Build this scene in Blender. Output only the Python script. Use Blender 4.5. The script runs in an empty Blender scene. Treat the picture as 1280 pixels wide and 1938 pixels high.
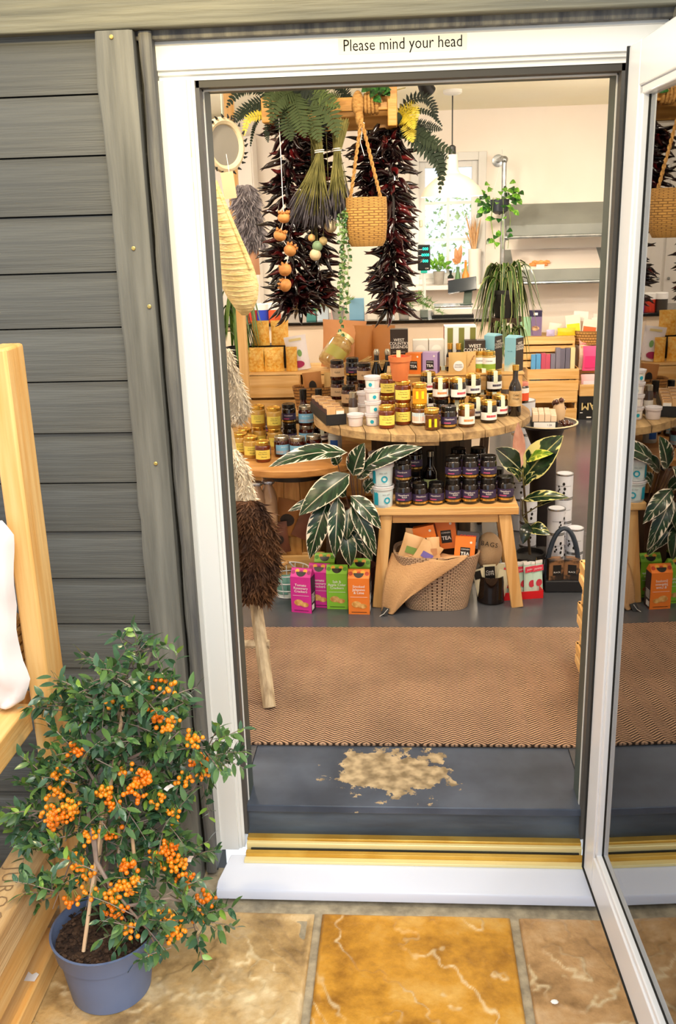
import bpy, bmesh, math, random
from mathutils import Vector, Matrix, noise
random.seed(7)
SC = bpy.context.scene
COL = SC.collection
PI = math.pi
R = math.radians
V = Vector

# ---------------------------------------------------------------- camera
FPX = 1785.0
CAM = V((.4201, -2.06, 1.6295))
_p, _y, _r = R(16.9313), R(4.2568), R(-1.7068)
_f = V((-math.sin(_y)*math.cos(_p), math.cos(_y)*math.cos(_p), -math.sin(_p)))
_rt = V((math.cos(_y), math.sin(_y), 0)); _up = _rt.cross(_f)
RT = _rt*math.cos(_r) + _up*math.sin(_r); UP = _up*math.cos(_r) - _rt*math.sin(_r); FW = _f
cd = bpy.data.cameras.new('camera'); cam = bpy.data.objects.new('camera', cd); COL.objects.link(cam)
cd.sensor_fit = 'VERTICAL'; cd.sensor_height = 36.0; cd.lens = 36.0*FPX/1938.0
cd.clip_start = .05; cd.clip_end = 200
cam.matrix_world = Matrix(((RT.x, UP.x, -FW.x, CAM.x), (RT.y, UP.y, -FW.y, CAM.y), (RT.z, UP.z, -FW.z, CAM.z), (0, 0, 0, 1)))
SC.camera = cam
def ray(u, v): return FW + RT*((u-640)/FPX) + UP*((969-v)/FPX)
def PY(u, v, Y): d = ray(u, v); return CAM + d*((Y-CAM.y)/d.y)
def PZ(u, v, Z): d = ray(u, v); return CAM + d*((Z-CAM.z)/d.z)
def PX(u, v, X): d = ray(u, v); return CAM + d*((X-CAM.x)/d.x)
def mpp(p): return (V(p)-CAM).dot(FW)/FPX          # metres per pixel at a point

# ---------------------------------------------------------------- light
vs = SC.view_settings
vs.view_transform = 'Standard'; vs.look = 'None'; vs.gamma = 1.0; vs.use_curve_mapping = False
vs.exposure = 0.6
w = bpy.data.worlds.new('sky'); SC.world = w; w.use_nodes = True
bg = w.node_tree.nodes['Background']; bg.inputs['Color'].default_value = (.83, .91, 1.0, 1); bg.inputs['Strength'].default_value = .95
def lamp(name, kind, loc, energy, color=(1, 1, 1), size=.1, rot=None, **k):
    d = bpy.data.lights.new(name, kind); o = bpy.data.objects.new(name, d); COL.objects.link(o)
    o.location = loc; d.energy = energy; d.color = color
    if kind == 'SUN': d.angle = size
    elif kind == 'AREA': d.size = size
    else: d.shadow_soft_size = size
    if rot is not None: o.rotation_euler = rot
    for a, b in k.items(): setattr(d, a, b)
    return o
sun = lamp('sun_light', 'SUN', (2, -6, 8), 1.1, (1.0, .95, .86), R(25), (R(42), R(8), R(14)))

# ---------------------------------------------------------------- helpers
def lin(h):
    if not isinstance(h, str): return (h[0], h[1], h[2], 1)
    h = h.lstrip('#'); c = [int(h[i:i+2], 16)/255 for i in (0, 2, 4)]
    return tuple((x/12.92 if x <= .04045 else ((x+.055)/1.055)**2.4) for x in c) + (1,)
MATS = {}
def mat(name, col, rough=.5, metal=0, var=0., vscale=8., col2=None, stretch=(1, 1, 1), bump=0., bscale=60., alpha=None, emis=None, trans=0, coat=0, sub=0, spec=.5, rnd=0., fac=(.35, .65), detail=4):
    if name in MATS: return MATS[name]
    m = bpy.data.materials.new(name); m.use_nodes = True; nt = m.node_tree; b = nt.nodes['Principled BSDF']
    N, L = nt.nodes.new, nt.links.new
    c1 = lin(col); b.inputs['Base Color'].default_value = c1
    b.inputs['Roughness'].default_value = rough; b.inputs['Metallic'].default_value = metal
    b.inputs['Specular IOR Level'].default_value = spec
    if trans: b.inputs['Transmission Weight'].default_value = trans
    if coat: b.inputs['Coat Weight'].default_value = coat
    if alpha is not None: b.inputs['Alpha'].default_value = alpha
    if emis: b.inputs['Emission Color'].default_value = lin(emis[0]); b.inputs['Emission Strength'].default_value = emis[1]
    tc = None
    if col2 or bump:
        tc = N('ShaderNodeTexCoord'); mp = N('ShaderNodeMapping'); L(tc.outputs['Object'], mp.inputs['Vector']); mp.inputs['Scale'].default_value = stretch
    if col2:
        n = N('ShaderNodeTexNoise'); n.inputs['Scale'].default_value = vscale; n.inputs['Detail'].default_value = detail; L(mp.outputs[0], n.inputs['Vector'])
        r = N('ShaderNodeValToRGB'); r.color_ramp.elements[0].color = c1; r.color_ramp.elements[1].color = lin(col2)
        r.color_ramp.elements[0].position = fac[0]; r.color_ramp.elements[1].position = fac[1]
        L(n.outputs[0], r.inputs[0]); out = r.outputs[0]
        L(out, b.inputs['Base Color'])
    else: out = None
    if rnd:
        oi = N('ShaderNodeObjectInfo'); hs = N('ShaderNodeHueSaturation'); mr = N('ShaderNodeMapRange')
        mr.inputs['To Min'].default_value = 1-rnd; mr.inputs['To Max'].default_value = 1+rnd
        L(oi.outputs['Random'], mr.inputs['Value']); L(mr.outputs[0], hs.inputs['Value'])
        if out: L(out, hs.inputs['Color'])
        else: hs.inputs['Color'].default_value = c1
        L(hs.outputs[0], b.inputs['Base Color'])
    if bump:
        n2 = N('ShaderNodeTexNoise'); n2.inputs['Scale'].default_value = bscale; n2.inputs['Detail'].default_value = 3; L(mp.outputs[0], n2.inputs['Vector'])
        bm_ = N('ShaderNodeBump'); bm_.inputs['Strength'].default_value = bump; bm_.inputs['Distance'].default_value = .004
        L(n2.outputs[0], bm_.inputs['Height']); L(bm_.outputs[0], b.inputs['Normal'])
    MATS[name] = m
    return m
def wood(name, a, b_, axis='x', rough=.55, scale=5, bump=.25, rnd=.08, coat=0):
    st = {'x': (.12, 2.2, 2.2), 'y': (2.2, .12, 2.2), 'z': (2.2, 2.2, .12)}[axis]
    st = tuple(s*1.0 for s in st)
    return mat(name, a, rough, col2=b_, stretch=tuple(s*scale for s in st), vscale=4, bump=bump, bscale=14, rnd=rnd, coat=coat)
def plain(name, col, rough=.5, **k): return mat(name, col, rough, **k)

class MB:
    """collects geometry for one mesh"""
    def __init__(s): s.v = []; s.f = []; s.mi = []; s.cur = 0
    def add(s, vs_, fs, M=None):
        o = len(s.v)
        s.v += [tuple(M @ V(q)) if M else tuple(q) for q in vs_]
        s.f += [tuple(i+o for i in f) for f in fs]; s.mi += [s.cur]*len(fs)
        return s
    def box(s, c, d, M=None):
        x, y, z = d[0]/2, d[1]/2, d[2]/2
        vs_ = [(c[0]+i*x, c[1]+j*y, c[2]+k*z) for i in (-1, 1) for j in (-1, 1) for k in (-1, 1)]
        return s.add(vs_, [(0, 1, 3, 2), (4, 6, 7, 5), (0, 4, 5, 1), (2, 3, 7, 6), (0, 2, 6, 4), (1, 5, 7, 3)], M)
    def bb(s, a, b, M=None):
        return s.box([(a[i]+b[i])/2 for i in range(3)], [abs(b[i]-a[i]) for i in range(3)], M)
    def bar(s, a, b, wx, wy, up=(0, 0, 1), e=None):
        a, b = V(a), V(b); z = (b-a).normalized(); u = V(up)
        if abs(z.dot(u)) > .98: u = V((0, 1, 0))
        x = u.cross(z).normalized(); y = z.cross(x)
        ex, ey = e or (wx, wy)
        vs_ = []
        for p, sx, sy in ((a, wx, wy), (b, ex, ey)):
            for i, j in ((-1, -1), (1, -1), (1, 1), (-1, 1)): vs_.append(p + x*(i*sx/2) + y*(j*sy/2))
        return s.add(vs_, [(3, 2, 1, 0), (4, 5, 6, 7), (0, 1, 5, 4), (1, 2, 6, 5), (2, 3, 7, 6), (3, 0, 4, 7)])
    def lathe(s, prof, seg=20, M=None, cap=True):
        vs_ = []; fs = []
        for r, z in prof:
            for i in range(seg):
                a = 2*PI*i/seg; vs_.append((r*math.cos(a), r*math.sin(a), z))
        for k in range(len(prof)-1):
            for i in range(seg):
                j = (i+1) % seg; fs.append((k*seg+i, k*seg+j, (k+1)*seg+j, (k+1)*seg+i))
        if cap:
            if prof[0][0] > 1e-5: fs.append(tuple(range(seg-1, -1, -1)))
            if prof[-1][0] > 1e-5: fs.append(tuple(range((len(prof)-1)*seg, len(prof)*seg)))
        return s.add(vs_, fs, M)
    def tube(s, pts, r, seg=6, cap=True, M=None):
        pts = [V(p) for p in pts]; n = len(pts); rs = r if isinstance(r, (list, tuple)) else [r]*n
        vs_ = []; fs = []; px = None
        for k in range(n):
            t = (pts[min(k+1, n-1)]-pts[max(k-1, 0)])
            t = t.normalized() if t.length > 1e-9 else V((0, 0, 1))
            if px is None:
                u = V((0, 0, 1)) if abs(t.z) < .9 else V((0, 1, 0)); px = u.cross(t).normalized()
            else:
                px = (px - t*px.dot(t)); px = px.normalized() if px.length > 1e-6 else V((1, 0, 0))
            py = t.cross(px)
            for i in range(seg):
                a = 2*PI*i/seg; vs_.append(pts[k] + px*(rs[k]*math.cos(a)) + py*(rs[k]*math.sin(a)))
        for k in range(n-1):
            for i in range(seg):
                j = (i+1) % seg; fs.append((k*seg+i, k*seg+j, (k+1)*seg+j, (k+1)*seg+i))
        if cap: fs += [tuple(range(seg-1, -1, -1)), tuple(range((n-1)*seg, n*seg))]
        return s.add(vs_, fs, M)
    def grid(s, fn, nu, nv, M=None, closeu=False):
        vs_ = [fn(i/(nu if closeu else nu-1), j/(nv-1)) for j in range(nv) for i in range(nu)]; fs = []
        for j in range(nv-1):
            for i in range(nu if closeu else nu-1):
                k = (i+1) % nu; fs.append((j*nu+i, j*nu+k, (j+1)*nu+k, (j+1)*nu+i))
        return s.add(vs_, fs, M)
    def prism(s, poly, z0, z1, M=None):
        n = len(poly); vs_ = [(p[0], p[1], z0) for p in poly] + [(p[0], p[1], z1) for p in poly]
        fs = [tuple(range(n-1, -1, -1)), tuple(range(n, 2*n))] + [(i, (i+1) % n, n+(i+1) % n, n+i) for i in range(n)]
        return s.add(vs_, fs, M)
    def sphere(s, c, r, seg=10, rings=6, sc=(1, 1, 1), M=None):
        pr = [(r*math.sin(PI*k/rings), -r*math.cos(PI*k/rings)) for k in range(rings+1)]
        T = Matrix.Translation(V(c)) @ Matrix.Diagonal((*sc, 1))
        return s.lathe(pr, seg, (M @ T) if M else T, cap=False)
    def mesh(s, name, m, smooth=35):
        me = bpy.data.meshes.new(name); me.from_pydata(s.v, [], s.f)
        for q in (m if isinstance(m, (list, tuple)) else [m]): me.materials.append(q)
        if max(s.mi, default=0): me.polygons.foreach_set('material_index', s.mi)
        if smooth:
            me.polygons.foreach_set('use_smooth', [True]*len(me.polygons))
            if smooth < 180: me.set_sharp_from_angle(angle=R(smooth))
        me.update(); return me

def ob(name, me, parent=None, loc=None, rot=None, mtx=None):
    o = bpy.data.objects.new(name, me); COL.objects.link(o)
    if parent is not None: o.parent = parent
    if loc is not None: o.location = loc
    if rot is not None: o.rotation_euler = rot
    if mtx is not None: o.matrix_local = mtx
    return o
def part(name, mb, m, parent=None, smooth=35, bevel=0, **k):
    o = ob(name, mb.mesh(name, m, smooth), parent, **k)
    if bevel:
        b = o.modifiers.new('bevel', 'BEVEL'); b.width = bevel; b.segments = 2; b.limit_method = 'ANGLE'
    return o
def tag(o, label=None, cat=None, group=None, kind=None):
    if label: o['label'] = label
    if cat: o['category'] = cat
    if group: o['group'] = group
    if kind: o['kind'] = kind
    return o
def thing(name, label, cat, loc=(0, 0, 0), rz=0, group=None, rot=None):
    o = ob(name, None, None, loc, rot if rot is not None else (0, 0, rz)); o.empty_display_size = .05
    return tag(o, label, cat, group)
def struct(o): o['kind'] = 'structure'; return o
def box1(name, a, b, m, parent=None, bevel=0, **k): return part(name, MB().bb(a, b), m, parent, 35, bevel, **k)
RX = lambda a: Matrix.Rotation(a, 4, 'X')
RY = lambda a: Matrix.Rotation(a, 4, 'Y')
RZ = lambda a: Matrix.Rotation(a, 4, 'Z')
T = lambda x, y=None, z=None: Matrix.Translation(V((x, y, z)) if y is not None else V(x))
SCL = lambda x, y, z: Matrix.Diagonal((x, y, z, 1))
TXT = {}
def text_mesh(s, size=.01, m=None, align='CENTER', bend=0., ext=0., spacing=1., line=1.0, shear=0, weight=0.):
    """lettering as a mesh in the XZ plane facing -Y; bend = cylinder radius it wraps"""
    key = (s, size, m.name, align, bend, ext, spacing, shear, weight, line)
    if key in TXT: return TXT[key]
    c = bpy.data.curves.new('lettering', 'FONT'); c.body = s; c.size = size; c.align_x = align; c.align_y = 'CENTER'
    c.resolution_u = 2; c.extrude = ext; c.space_character = spacing; c.space_line = line; c.shear = shear; c.offset = weight*size
    o = bpy.data.objects.new('lettering', c); COL.objects.link(o)
    dg = bpy.context.evaluated_depsgraph_get(); dg.update()
    me = bpy.data.meshes.new_from_object(o.evaluated_get(dg)); bpy.data.objects.remove(o); bpy.data.curves.remove(c)
    for v in me.vertices:
        x, y, z = v.co
        if bend:
            a = x/bend; v.co = ((bend+z)*math.sin(a), -(bend+z)*math.cos(a), y)
        else: v.co = (x, -z, y)
    me.name = 'lettering'; me.materials.clear(); me.materials.append(m); me.update()
    TXT[key] = me
    return me
def lettering(s, parent, size, m, loc=(0, 0, 0), rot=(0, 0, 0), **k):
    return ob('lettering', text_mesh(s, size, m, **k), parent, loc, rot)
def hsh(*a):
    return (math.sin(sum(v*k for v, k in zip(a, (12.9898, 78.233, 37.719))))*43758.5453) % 1
# ================================================================ exterior shell
FZ = .17            # shop floor level
clad = mat('grey_painted_boards', '#484846', .5, col2='#5f5e59', stretch=(.5, 3, 14), vscale=5, bump=.35, bscale=18, rnd=.10, fac=(.3, .75))
clad2 = mat('weathered_grey_timber', '#56554f', .65, col2='#7e7c74', stretch=(7, 4, .5), vscale=5, bump=.7, bscale=14, fac=(.3, .7))
clad3 = mat('weathered_grey_beam', '#56554c', .7, col2='#807d6c', stretch=(.5, 5, 9), vscale=5, bump=.6, bscale=14, fac=(.3, .7))
clad4 = mat('bare_grey_timber', '#46464a', .75, col2='#7c7970', stretch=(9, 9, .6), vscale=6, bump=.8, bscale=16, fac=(.3, .7))
white = mat('white_frame_paint', '#e4e4e2', .35, bump=.04, bscale=30)
whitel = mat('white_upvc', '#eceef4', .25)
seal = plain('black_rubber_seal', '#141414', .6)
darkgap = plain('dark_gap', '#24231f', .8)
lining = mat('dark_green_grey_paint', '#46534f', .5, col2='#33403e', vscale=3, stretch=(3, 3, .6))
gold = mat('brass_threshold', '#dcb65e', .36, .55, col2='#c89a40', vscale=10)
goldl = mat('pale_gold_strip', '#f3e3a6', .35, .25)
screwm = plain('brass_screw', '#c9b26a', .35, metal=.8)

def board_mesh(L, h=.1195):
    # profile (y,z) seen from the side: flat face with a scooped top
    pr = [(0, .0015), (0, h*.80), (.0022, h*.825), (.0035, h*.87), (.0035, h*.985), (.02, h*.985), (.02, .0015)]
    mb = MB(); nx = 14
    vs_ = []; n = len(pr)
    for i in range(nx+1):
        x = L*i/nx
        for (y, z) in pr: vs_.append((x, y, z))
    fs = []
    for i in range(nx):
        for k in range(n):
            k2 = (k+1) % n; fs.append((i*n+k, (i+1)*n+k, (i+1)*n+k2, i*n+k2))
    fs.append(tuple(range(n-1, -1, -1))); fs.append(tuple(nx*n+k for k in range(n)))
    mb.add(vs_, fs); return mb.mesh('board', clad, 50)
wl = struct(part('wall_left', MB().bb((-1.6, .052, -.1), (-.088, .16, 2.5)), darkgap))
wr = struct(part('wall_right', MB().bb((.965, .052, -.1), (2.2, .16, 2.5)), darkgap))
bmL, bmR = board_mesh(1.46), board_mesh(1.2)
for i in range(-5, 19):
    z = .709 - .1192*(5) + .1195*(i) - .002
    if z < -.05 or z > 2.3: continue
    d = (hsh(i, 3)-.5)*.004
    ob('board', bmL, wl, (-1.58, .030+d, z), (R(hsh(i)-.5)*.25, 0, 0))
    ob('board', bmR, wr, (.99, .030+d, z), (R(hsh(i)-.5)*.25, 0, 0))

def rough_plank(a, b, name, m, amp=.006, side='L', n=60, seed=0.):
    """upright plank with a wandering edge on one side"""
    mb = MB(); vs_ = []; fs = []
    for i in range(n+1):
        z = a[2]+(b[2]-a[2])*i/n
        j = noise.noise(V((z*5, seed, 0)))*amp + noise.noise(V((z*17, seed, 4)))*amp*.5
        x0 = a[0]+(j if side == 'L' else 0); x1 = b[0]+(j if side == 'R' else 0)
        yb = noise.noise(V((z*8, seed, 9)))*.0015
        vs_ += [(x0, a[1]+.005+yb, z), (x0+.006, a[1]+yb, z), (x1-.006, a[1]+yb, z), (x1, a[1]+.005+yb, z), (x1, b[1], z), (x0, b[1], z)]
    for i in range(n):
        for k in range(6):
            k2 = (k+1) % 6; fs.append((i*6+k, i*6+k2, (i+1)*6+k2, (i+1)*6+k))
    fs += [tuple(range(5, -1, -1)), tuple(n*6+k for k in range(6))]
    return part(name, mb.add(vs_, fs), m, None, 50)
t1 = struct(rough_plank((-.197, 0, -.05), (-.120, .05, 2.016), 'trim_1', clad2, .008, 'L', seed=1.))
for (u, v) in ((211, 70), (253, 470), (283, 580), (295, 877)):
    p = PY(u, v, 0); part('screw', MB().lathe([(.0045, 0), (.0045, .002), (.003, .003)], 10), screwm, t1, loc=(p.x, p.y-.0002, p.z), rot=(R(90), 0, 0))
struct(rough_plank((-.113, .018, 0), (-.086, .11, 2.016), 'trim_2', clad4, .004, 'L', seed=5.))
struct(rough_plank((.952, 0, -.05), (1.06, .05, 2.016), 'trim_3', clad2, .008, 'R', seed=8.))
t4 = struct(part('trim_4', MB().bb((-1.6, .004, 2.018), (2.2, .08, 2.13)), clad3, bevel=.004))
struct(part('trim_5', MB().bb((-.12, .03, 2.000), (1.0, .11, 2.02)), clad4, bevel=.002))
wfr = struct(part('wall_front', MB().bb((-1.6, .08, 2.02), (2.2, .16, 2.5)), darkgap))

bmT = board_mesh(1.13)
for z in (2.135, 2.2545, 2.374): ob('board', bmT, wfr, (-.125, .030, z))

# ---- white door frame with its sill, threshold and text
DW = .863; DT = 1.916
d1 = struct(ob('door_1', None)); d1['label'] = 'white painted door frame around the open shop doorway'
def jamb(x0, x1, sgn):
    # profile across the jamb in (x,y): outer bead, flat, inner bead, rebate
    a = [(0, .05), (.012, .046), (.014, .05), (.058, .05), (.060, .056), (.066, .056), (.068, .062), (.074, .062), (.074, .12), (0, .12)]
    poly = [((x0 + q[0]) if sgn > 0 else (x1 - q[0]), q[1]) for q in a]
    if sgn < 0: poly = poly[::-1]
    return MB().prism(poly, .05, 1.9262)
part('jamb', jamb(-.086, 0, 1), white, d1, 30)
part('jamb', jamb(0, .949, -1), white, d1, 30)
hd = [(.05, 2.003), (.046, 1.994), (.05, 1.992), (.05, 1.946), (.056, 1.944), (.056, 1.937), (.062, 1.935), (.062, 1.926), (.12, 1.926), (.12, 2.003)]
mbh = MB(); nh = len(hd)
mbh.add([(-.086+.0, y, z) for y, z in hd] + [(.949, y, z) for y, z in hd], [tuple(range(nh)), tuple(range(2*nh-1, nh-1, -1))] + [(k, nh+k, nh+(k+1) % nh, (k+1) % nh) for k in range(nh)])
head = part('head', mbh, white, d1, 30)
signm = plain('sign_strip', '#dad8ce', .3)
sg = box1('sign_strip', (.292, .0496, 1.961), (.552, .0502, 1.9915), signm, d1)
lettering('Please mind your head', sg, .0315, plain('sign_ink', '#120e0c', .9, spec=.1), (.4225, .04945, 1.9765), (0, 0, 0), spacing=1.0, weight=-.002).scale = (.845, 1, 1)
# strike plates and dark seal strips on the left jamb
for (u0, v0, u1, v1) in ((352, 250, 361, 300), (356, 300, 362, 345), (358, 345, 365, 362)):
    a, b = PY(u0, v0, .058), PY(u1, v1, .058)
    box1('strike_plate', (a.x+.002, .0525, b.z+.002), (b.x+.004, .058, a.z), mat('cream_plate', '#efe6bb', .3, .3), d1, .001)
for x0, x1 in ((-.012, -.003), (DW+.003, DW+.012)):
    box1('seal_strip', (x0, .064, .09), (x1, .10, 1.926), plain('bronze_seal', '#4a4744', .5), d1)
box1('seal_strip', (-.01, .064, 1.912), (DW+.01, .10, 1.926), plain('bronze_seal_top', '#3a352c', .5), d1)
for x0, x1 in ((-.0045, -.001), (DW+.001, DW+.0045)):
    box1('bead', (x0, .098, .09), (x1, .106, 1.912), white, d1)
box1('bead', (-.0045, .098, 1.9085), (DW+.0045, .106, 1.913), white, d1)
sl = MB(); pr = [(.03, .05), (-.055, .034), (-.078, .028), (-.081, .022), (-.081, 0), (.03, 0)]
sl.add([(-.066, y, z) for y, z in pr] + [(.925, y, z) for y, z in pr], [tuple(range(6)), tuple(range(11, 5, -1))] + [(k, 6+k, 6+(k+1) % 6, (k+1) % 6) for k in range(6)])
for i, v in enumerate(sl.v):
    if v[1] > .0 and v[0] < 0: sl.v[i] = (-.045, v[1], v[2])
part('sill', sl, mat('white_sill', '#d7dcec', .3), d1, 30, bevel=.002)
th = ob('threshold', None, d1)
part('threshold_strip', MB().bb((-.006, .002, .045), (DW+.006, .02, .053)), goldl, th, bevel=.001)
part('threshold_strip', MB().bb((-.004, .02, .045), (DW+.004, .034, .064)), gold, th, bevel=.001)
part('threshold_slot', MB().bb((.008, .034, .05), (DW-.004, .040, .066)), seal, th)
part('threshold_strip', MB().bb((-.004, .040, .05), (DW+.004, .052, .080)), goldl, th, bevel=.002)
part('threshold_strip', MB().bb((-.004, .052, .05), (DW+.004, .074, .086)), gold, th, bevel=.002)
# dark painted lining of the wall thickness
for x0, x1 in ((-.03, -.0008), (DW+.0008, DW+.03)):
    struct(part('trim_6', MB().bb((x0, .106, .08), (x1, .175, 1.92)), lining, bevel=.003))
struct(part('trim_7', MB().bb((-.03, .106, 1.913), (DW+.03, .175, 1.95)), lining))

# ---- step: riser and tread with a worn patch
def worn_paint():
    m = bpy.data.materials.new('worn_blue_grey_paint'); m.use_nodes = True; nt = m.node_tree; b = nt.nodes['Principled BSDF']; N, L = nt.nodes.new, nt.links.new
    tc = N('ShaderNodeTexCoord')
    vm = N('ShaderNodeVectorMath'); vm.operation = 'SUBTRACT'; L(tc.outputs['Object'], vm.inputs[0]); vm.inputs[1].default_value = (.375, .245, .17)
    v2 = N('ShaderNodeVectorMath'); v2.operation = 'MULTIPLY'; L(vm.outputs[0], v2.inputs[0]); v2.inputs[1].default_value = (1/.185, 1/.135, 0)
    ln = N('ShaderNodeVectorMath'); ln.operation = 'LENGTH'; L(v2.outputs[0], ln.inputs[0])
    n = N('ShaderNodeTexNoise'); n.inputs['Scale'].default_value = 17; n.inputs['Detail'].default_value = 6; n.inputs['Roughness'].default_value = .65; L(tc.outputs['Object'], n.inputs['Vector'])
    a = N('ShaderNodeMath'); a.operation = 'MULTIPLY_ADD'; L(n.outputs[0], a.inputs[0]); a.inputs[1].default_value = 2.6; a.inputs[2].default_value = -1.3
    s = N('ShaderNodeMath'); s.operation = 'ADD'; L(ln.outputs['Value'], s.inputs[0]); L(a.outputs[0], s.inputs[1])
    r = N('ShaderNodeValToRGB'); r.color_ramp.elements[0].position = .80; r.color_ramp.elements[1].position = .84
    r.color_ramp.elements[0].color = (1, 1, 1, 1); r.color_ramp.elements[1].color = (0, 0, 0, 1); L(s.outputs[0], r.inputs[0])
    n2 = N('ShaderNodeTexNoise'); n2.inputs['Scale'].default_value = 30; L(tc.outputs['Object'], n2.inputs['Vector'])
    rw = N('ShaderNodeValToRGB'); rw.color_ramp.elements[0].color = lin('#77674e'); rw.color_ramp.elements[1].color = lin('#b8a484'); rw.color_ramp.elements[0].position = .35; rw.color_ramp.elements[1].position = .65; L(n2.outputs[0], rw.inputs[0])
    n3 = N('ShaderNodeTexNoise'); n3.inputs['Scale'].default_value = 6; n3.inputs['Detail'].default_value = 5; L(tc.outputs['Object'], n3.inputs['Vector'])
    rp = N('ShaderNodeValToRGB'); rp.color_ramp.elements[0].color = lin('#333c4c'); rp.color_ramp.elements[1].color = lin('#4e586a'); rp.color_ramp.elements[0].position = .35; rp.color_ramp.elements[1].position = .7; L(n3.outputs[0], rp.inputs[0])
    mx = N('ShaderNodeMix'); mx.data_type = 'RGBA'; L(r.outputs[0], mx.inputs['Factor']); L(rp.outputs[0], mx.inputs['A']); L(rw.outputs[0], mx.inputs['B'])
    L(mx.outputs['Result'], b.inputs['Base Color']); b.inputs['Roughness'].default_value = .38
    bp = N('ShaderNodeBump'); bp.inputs['Strength'].default_value = .35; bp.inputs['Distance'].default_value = .002; L(n3.outputs[0], bp.inputs['Height']); L(bp.outputs[0], b.inputs['Normal'])
    return m
wp = worn_paint()
st = struct(ob('step', None))
part('tread', MB().bb((-.02, .076, FZ-.022), (DW+.02, .372, FZ)), wp, st, bevel=.003)
part('riser', MB().bb((-.02, .09, .07), (DW+.02, .11, FZ-.022)), mat('scuffed_blue_grey_paint', '#3c4654', .4, col2='#566270', vscale=7, stretch=(.6, 3, 3), bump=.2, bscale=20), st)

# ================================================================ open door leaf (outward, on the right)
d2 = struct(ob('door_2', None)); d2['label'] = 'white glazed door leaf standing open towards the viewer'
d2.location = (.862, -.012, 0); d2.rotation_euler = (0, 0, R(-90+2.5))     # local +x runs out along the leaf, local -y faces the doorway
LW = .86; Z0, Z1 = .062, 1.945; SW = .082
def leafbar(nm, a, b): return part(nm, MB().bb(a, b), whitel, d2, 30, .003)
leafbar('stile', (0, 0, Z0), (SW, .055, Z1)); leafbar('stile', (LW-SW, 0, Z0), (LW, .055, Z1))
leafbar('rail', (SW, 0, Z0), (LW-SW, .055, Z0+SW+.01)); leafbar('rail', (SW, 0, Z1-SW), (LW-SW, .055, Z1))
for a, b in (((SW, .004, Z0+SW+.01), (SW+.016, .05, Z1-SW)), ((LW-SW-.016, .004, Z0+SW+.01), (LW-SW, .05, Z1-SW)), ((SW, .004, Z0+SW+.01), (LW-SW, .05, Z0+SW+.026)), ((SW, .004, Z1-SW-.016), (LW-SW, .05, Z1-SW))):
    leafbar('glazing_bead', a, b)
for a, b in (((SW+.016, .016, Z0+SW), (SW+.0185, .04, Z1-SW)), ((SW, .016, Z0+SW+.026), (LW-SW, .04, Z0+SW+.0285))):
    part('gasket', MB().bb(a, b), seal, d2)
part('gasket', MB().bb((-.004, -.004, Z0), (.002, .012, Z1)), seal, d2)
part('gasket', MB().bb((0, -.003, Z0-.004), (LW, .01, Z0)), seal, d2)
def glassmat(name, tint=(.9, .95, .93), refl=.22):
    m = bpy.data.materials.new(name); m.use_nodes = True; nt = m.node_tree; N, L = nt.nodes.new, nt.links.new
    for n in list(nt.nodes):
        if n.type == 'BSDF_PRINCIPLED': nt.nodes.remove(n)
    o = [n for n in nt.nodes if n.type == 'OUTPUT_MATERIAL'][0]
    t = N('ShaderNodeBsdfTransparent'); t.inputs[0].default_value = (*tint, 1); g = N('ShaderNodeBsdfGlossy'); g.inputs['Roughness'].default_value = .01
    fr = N('ShaderNodeFresnel'); fr.inputs[0].default_value = 1.5; ad = N('ShaderNodeMath'); ad.operation = 'ADD'; ad.use_clamp = True; L(fr.outputs[0], ad.inputs[0]); ad.inputs[1].default_value = refl
    mx = N('ShaderNodeMixShader'); L(ad.outputs[0], mx.inputs[0]); L(t.outputs[0], mx.inputs[1]); L(g.outputs[0], mx.inputs[2]); L(mx.outputs[0], o.inputs[0])
    return m
dglass = glassmat('door_glass', (.93, .97, .95), .30)
for y in (.018, .036):
    part('pane', MB().bb((SW+.006, y, Z0+SW+.016), (LW-SW-.006, y+.004, Z1-SW-.006)), dglass, d2)
box1('spacer', (SW+.016, .022, Z0+SW+.026), (SW+.023, .036, Z1-SW-.016), plain('spacer_metal', '#b9bdb4', .3, metal=.8), d2)
for z in (.35, 1.0, 1.7):
    part('hinge', MB().lathe([(.007, 0), (.007, .09), (.004, .094)], 10), whitel, d2, loc=(-.004, .058, z))

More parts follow.
